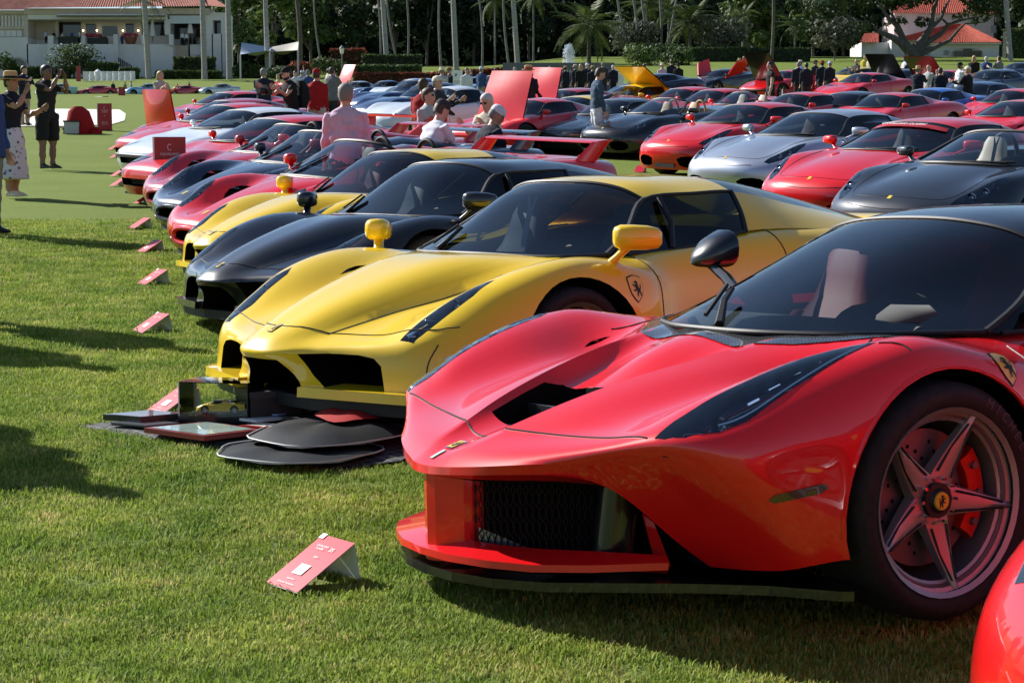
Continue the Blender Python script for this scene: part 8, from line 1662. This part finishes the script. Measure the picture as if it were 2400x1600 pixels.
# ---- backdrop wall with emblem
def backdrop():
    Y = 92.0; a, b_ = ray_at(1178, 148, Y), ray_at(1440, 148, Y); z0 = gz((a.x + b_.x) / 2, Y) - .2; root = empty('backdrop_wall', ((a.x + b_.x) / 2, Y, z0), 0, 'plain grey backdrop wall with white horse emblem and lettering', 'backdrop'); w = b_.x - a.x; h = a.z - z0; b = MB(); b.box((0, 0, h / 2), (w, .3, h), mat('backdrop_grey', (.115, .115, .125), .7)); b.obj('panel', root, smooth=False); W = lambda px, py: ray_at(px, py, Y - .17) - root.location
    hm = MB(); c = W(1252, 171); horse(hm, c, .62, mat('emblem_white', (.6, .6, .6), .6)); hm.obj('horse', root, smooth=False, fix=False); t = text_mesh('FERRARI', .42, mat('emblem_white', (.6, .6, .6), .6)); t.transform(Matrix.Rotation(R(90), 4, 'X')); ob('lettering', t, root, W(1304, 171))
backdrop()
def white_sign(x, yt, yb, Y, w, label, band):
    a = ray_at(x, yt, Y); g = gz(a.x, Y); root = empty('white_sign', (a.x, Y, g), 0, label, 'sign', 'white information signs'); h = a.z - g; b = MB(); b.box((0, 0, h / 2), (w, .06, h), WHTM); b.obj('panel', root, smooth=False)
    if band: b = MB(); b.box((0, -.035, h * .45), (w * .98, .012, h * .14), SIGNR); b.obj('band', root, smooth=False)
    b = MB(); horse(b, (0, -.04, h * .86), w * .28); b.obj('horse', root, smooth=False, fix=False)
    for k in range(2): t = text_mesh(['CAVALLINO', 'CLASSIC'][k], w * .11, DARK); t.transform(Matrix.Rotation(R(90), 4, 'X')); ob('lettering', t, root, (0, -.036, h * (.68 - .06 * k)))
white_sign(1069, 165, 207, 82, .62, 'white sign with horse and red band in front of the thick palm trunk', True); white_sign(1451, 157, 182, 82, .44, 'plain white sign right of the crowd by the wall', False)
# ---- fountain
def fountain():
    Y = 225.0; g = gp(1333, 175, Y); top = ray_at(1333, 104, Y).z; H = top - g.z; root = empty('fountain', g, 0, 'white fountain spray beside the date palm', 'fountain'); rs = np.random.RandomState(9); WAT = mat('water_spray', (.78, .82, .86), .4, spec=.6); V = []; F = []
    for i in range(1500):
        a = rs.rand() * 6.283; v = rs.uniform(.55, 1.0); sp = rs.uniform(.05, 1.0) * .34; t = rs.rand(); r = sp * t * 3.2; z = H * (v * (4 * .5 * t) - v * (2 * t) ** 2 * .25) * 1.0 if False else H * v * (1 - (2 * t - 1) ** 2) if t > .5 else H * v * (2 * t) ** .6
        p = np.array([r * math.cos(a), r * math.sin(a), max(z, .02)]); s = rs.uniform(.03, .085); k = len(V); V += [p + [s, 0, -s * 1.8], p + [-s * .5, s * .8, -s], p + [-s * .5, -s * .8, -s], p + [0, 0, s * 2.6]]; F += [(k, k + 1, k + 2), (k, k + 1, k + 3), (k + 1, k + 2, k + 3), (k + 2, k, k + 3)]
    o = ob('spray', me_new('spray', V, F, [WAT], smooth=False), root); o['kind'] = 'stuff'; b = MB(); b.lathe([(0, .1), (2.2, .1), (2.3, .5), (2.6, .5), (2.7, -.6)], STUC2, 28); b.obj('basin', root)
fountain()
# ---- lamp post, shade sails, white parasol and barrier
g = gp(802, 188, 150); r = empty('lamp_post', g, 0, 'green lamp post with white lantern left of the hedges', 'lamp post'); h = ray_at(802, 128, 150).z - g.z; LP = mat('lamp_green', (.10, .16, .13), .5); b = MB(); b.tube([(0, 0, 0), (0, 0, .4), (0, 0, h)], [.13, .07, .05], LP, 8); b.obj('post', r); b = MB(); b.lathe([(.06, h), (.14, h + .1), (.2, h + .5), (.05, h + .52)], mat('lantern_pane', (.7, .72, .7), .3), 8); b.obj('lantern', r, smooth=False); b = MB(); b.lathe([(.23, h + .5), (.12, h + .68), (.02, h + .8)], LP, 8); b.obj('cap', r, smooth=False)
def sail(pxs, Y, m, label):
    P = [ray_at(x, y, Y + d) for x, y, d in pxs]; c = sum(P, Vector()) / len(P); root = empty('shade_sail', c, 0, label, 'shade sail', 'shade sails by the clubhouse'); n = 8; V = []
    A, B, C, D = [p - c for p in P]
    for j in range(n + 1):
        for i in range(n + 1): u, t = i / n, j / n; q = A.lerp(B, u).lerp(D.lerp(C, u), t); V.append(q - Vector((0, 0, .9 * math.sin(math.pi * u) * math.sin(math.pi * t))))
    ob('canopy', me_new('canopy', V, grid_faces(n + 1, n + 1), [m]), root)
    for q in (A, B): b = MB(); b.tube([q, q - Vector((0, 0, 4.0))], .12, STUC, 6); b.obj('mast', root)
SAILM = mat('sail_cloth', (.40, .38, .33), .8); SAILB = mat('sail_blue', (.36, .44, .52), .8)
sail([(563, 128, 0), (632, 118, 0), (640, 112, 8), (566, 100, 8)], 224, SAILB, 'blue-white shade sail right of the clubhouse'); sail([(632, 122, 0), (698, 118, 0), (700, 98, 8), (630, 112, 8)], 226, SAILM, 'beige shade sail left of the reddish bush')
c = ray_at(230, 183, 221); r = empty('white_parasol', (c.x, 221, gz(c.x, 221)), 0, 'open white parasol in front of the clubhouse', 'parasol'); h = ray_at(230, 162, 221).z - gz(c.x, 221); b = MB(); b.lathe([(0, h), (.5, h - .35), (1.35, h - .9), (1.3, h - .95)], WHTM, 8); b.obj('canopy', r, smooth=False); b = MB(); b.tube([(0, 0, 0), (0, 0, h)], .04, ALU, 6); b.obj('pole', r)
def barrier():
    a, b_ = gp(195, 205, 212), gp(318, 200, 214); root = empty('white_barrier', a, 0, 'low white panel barrier below the white parasol', 'barrier'); n = 9
    for k in range(n):
        p, q = a.lerp(b_, k / n) - a, a.lerp(b_, (k + .94) / n) - a; b = MB(); b.box(((p.x + q.x) / 2, (p.y + q.y) / 2, .62 + (p.z + q.z) / 2), ((q - p).length, .06, 1.15), WHTM); b.obj('panel', root, smooth=False)
    b = MB(); b.box((-.5, -.2, .9), (.55, .1, 1.9), mat('barrier_red', (.35, .05, .05), .6)); b.obj('end_board', root, smooth=False)
barrier()
# ---- doors, bonnets and covers standing open at the back
def find(lab): return [o for o in bpy.data.objects if o.get('label') == lab][0]
lid(find('dark red car with raised red bonnet in the middle'), 'bonnet', (1.1, 0, .75), 1.0, 1.3, 18, RED, DARK); lid(find('yellow car with raised yellow engine cover'), 'engine_cover', (2.9, 0, .95), 1.2, 1.4, -55, YEL, DARK); lid(find('black car with its bonnet open below the spreading tree'), 'bonnet', (1.2, 0, .75), 1.25, 1.5, -40, BLK, BLK); lid(find('red car with its bonnet open below the villa'), 'bonnet', (1.2, 0, .75), 1.25, 1.5, -45, BLK, RED); lid(find('red coupe with open black bonnet far right of the middle'), 'bonnet', (1.1, 0, .75), 1.3, 1.5, -35, BLK, BLK)
lid(find('red car with its whole rear body tilted up'), 'rear_body', (3.9, 0, .55), 1.5, 1.75, -62, RED, RED, dome=.25); lid(find('pale silver grand tourer at the far left of the blue ones'), 'bonnet', (1.3, 0, .9), 1.5, 1.3, 25, RED, RED)
k = find('black car with butterfly red doors')
for s in (-1, 1): b = MB(); b.prism([(0, 0), (.95, .25), (1.15, .95), (.35, .75)], -.03, .03, RED, 'xz'); me = b.mesh('door', smooth=False); me.transform(Matrix.Rotation(R(-28 * s), 4, 'X')); ob('door', me, k, (1.5, .8 * s, .75))
bpy.data.scenes.remove(WORK)
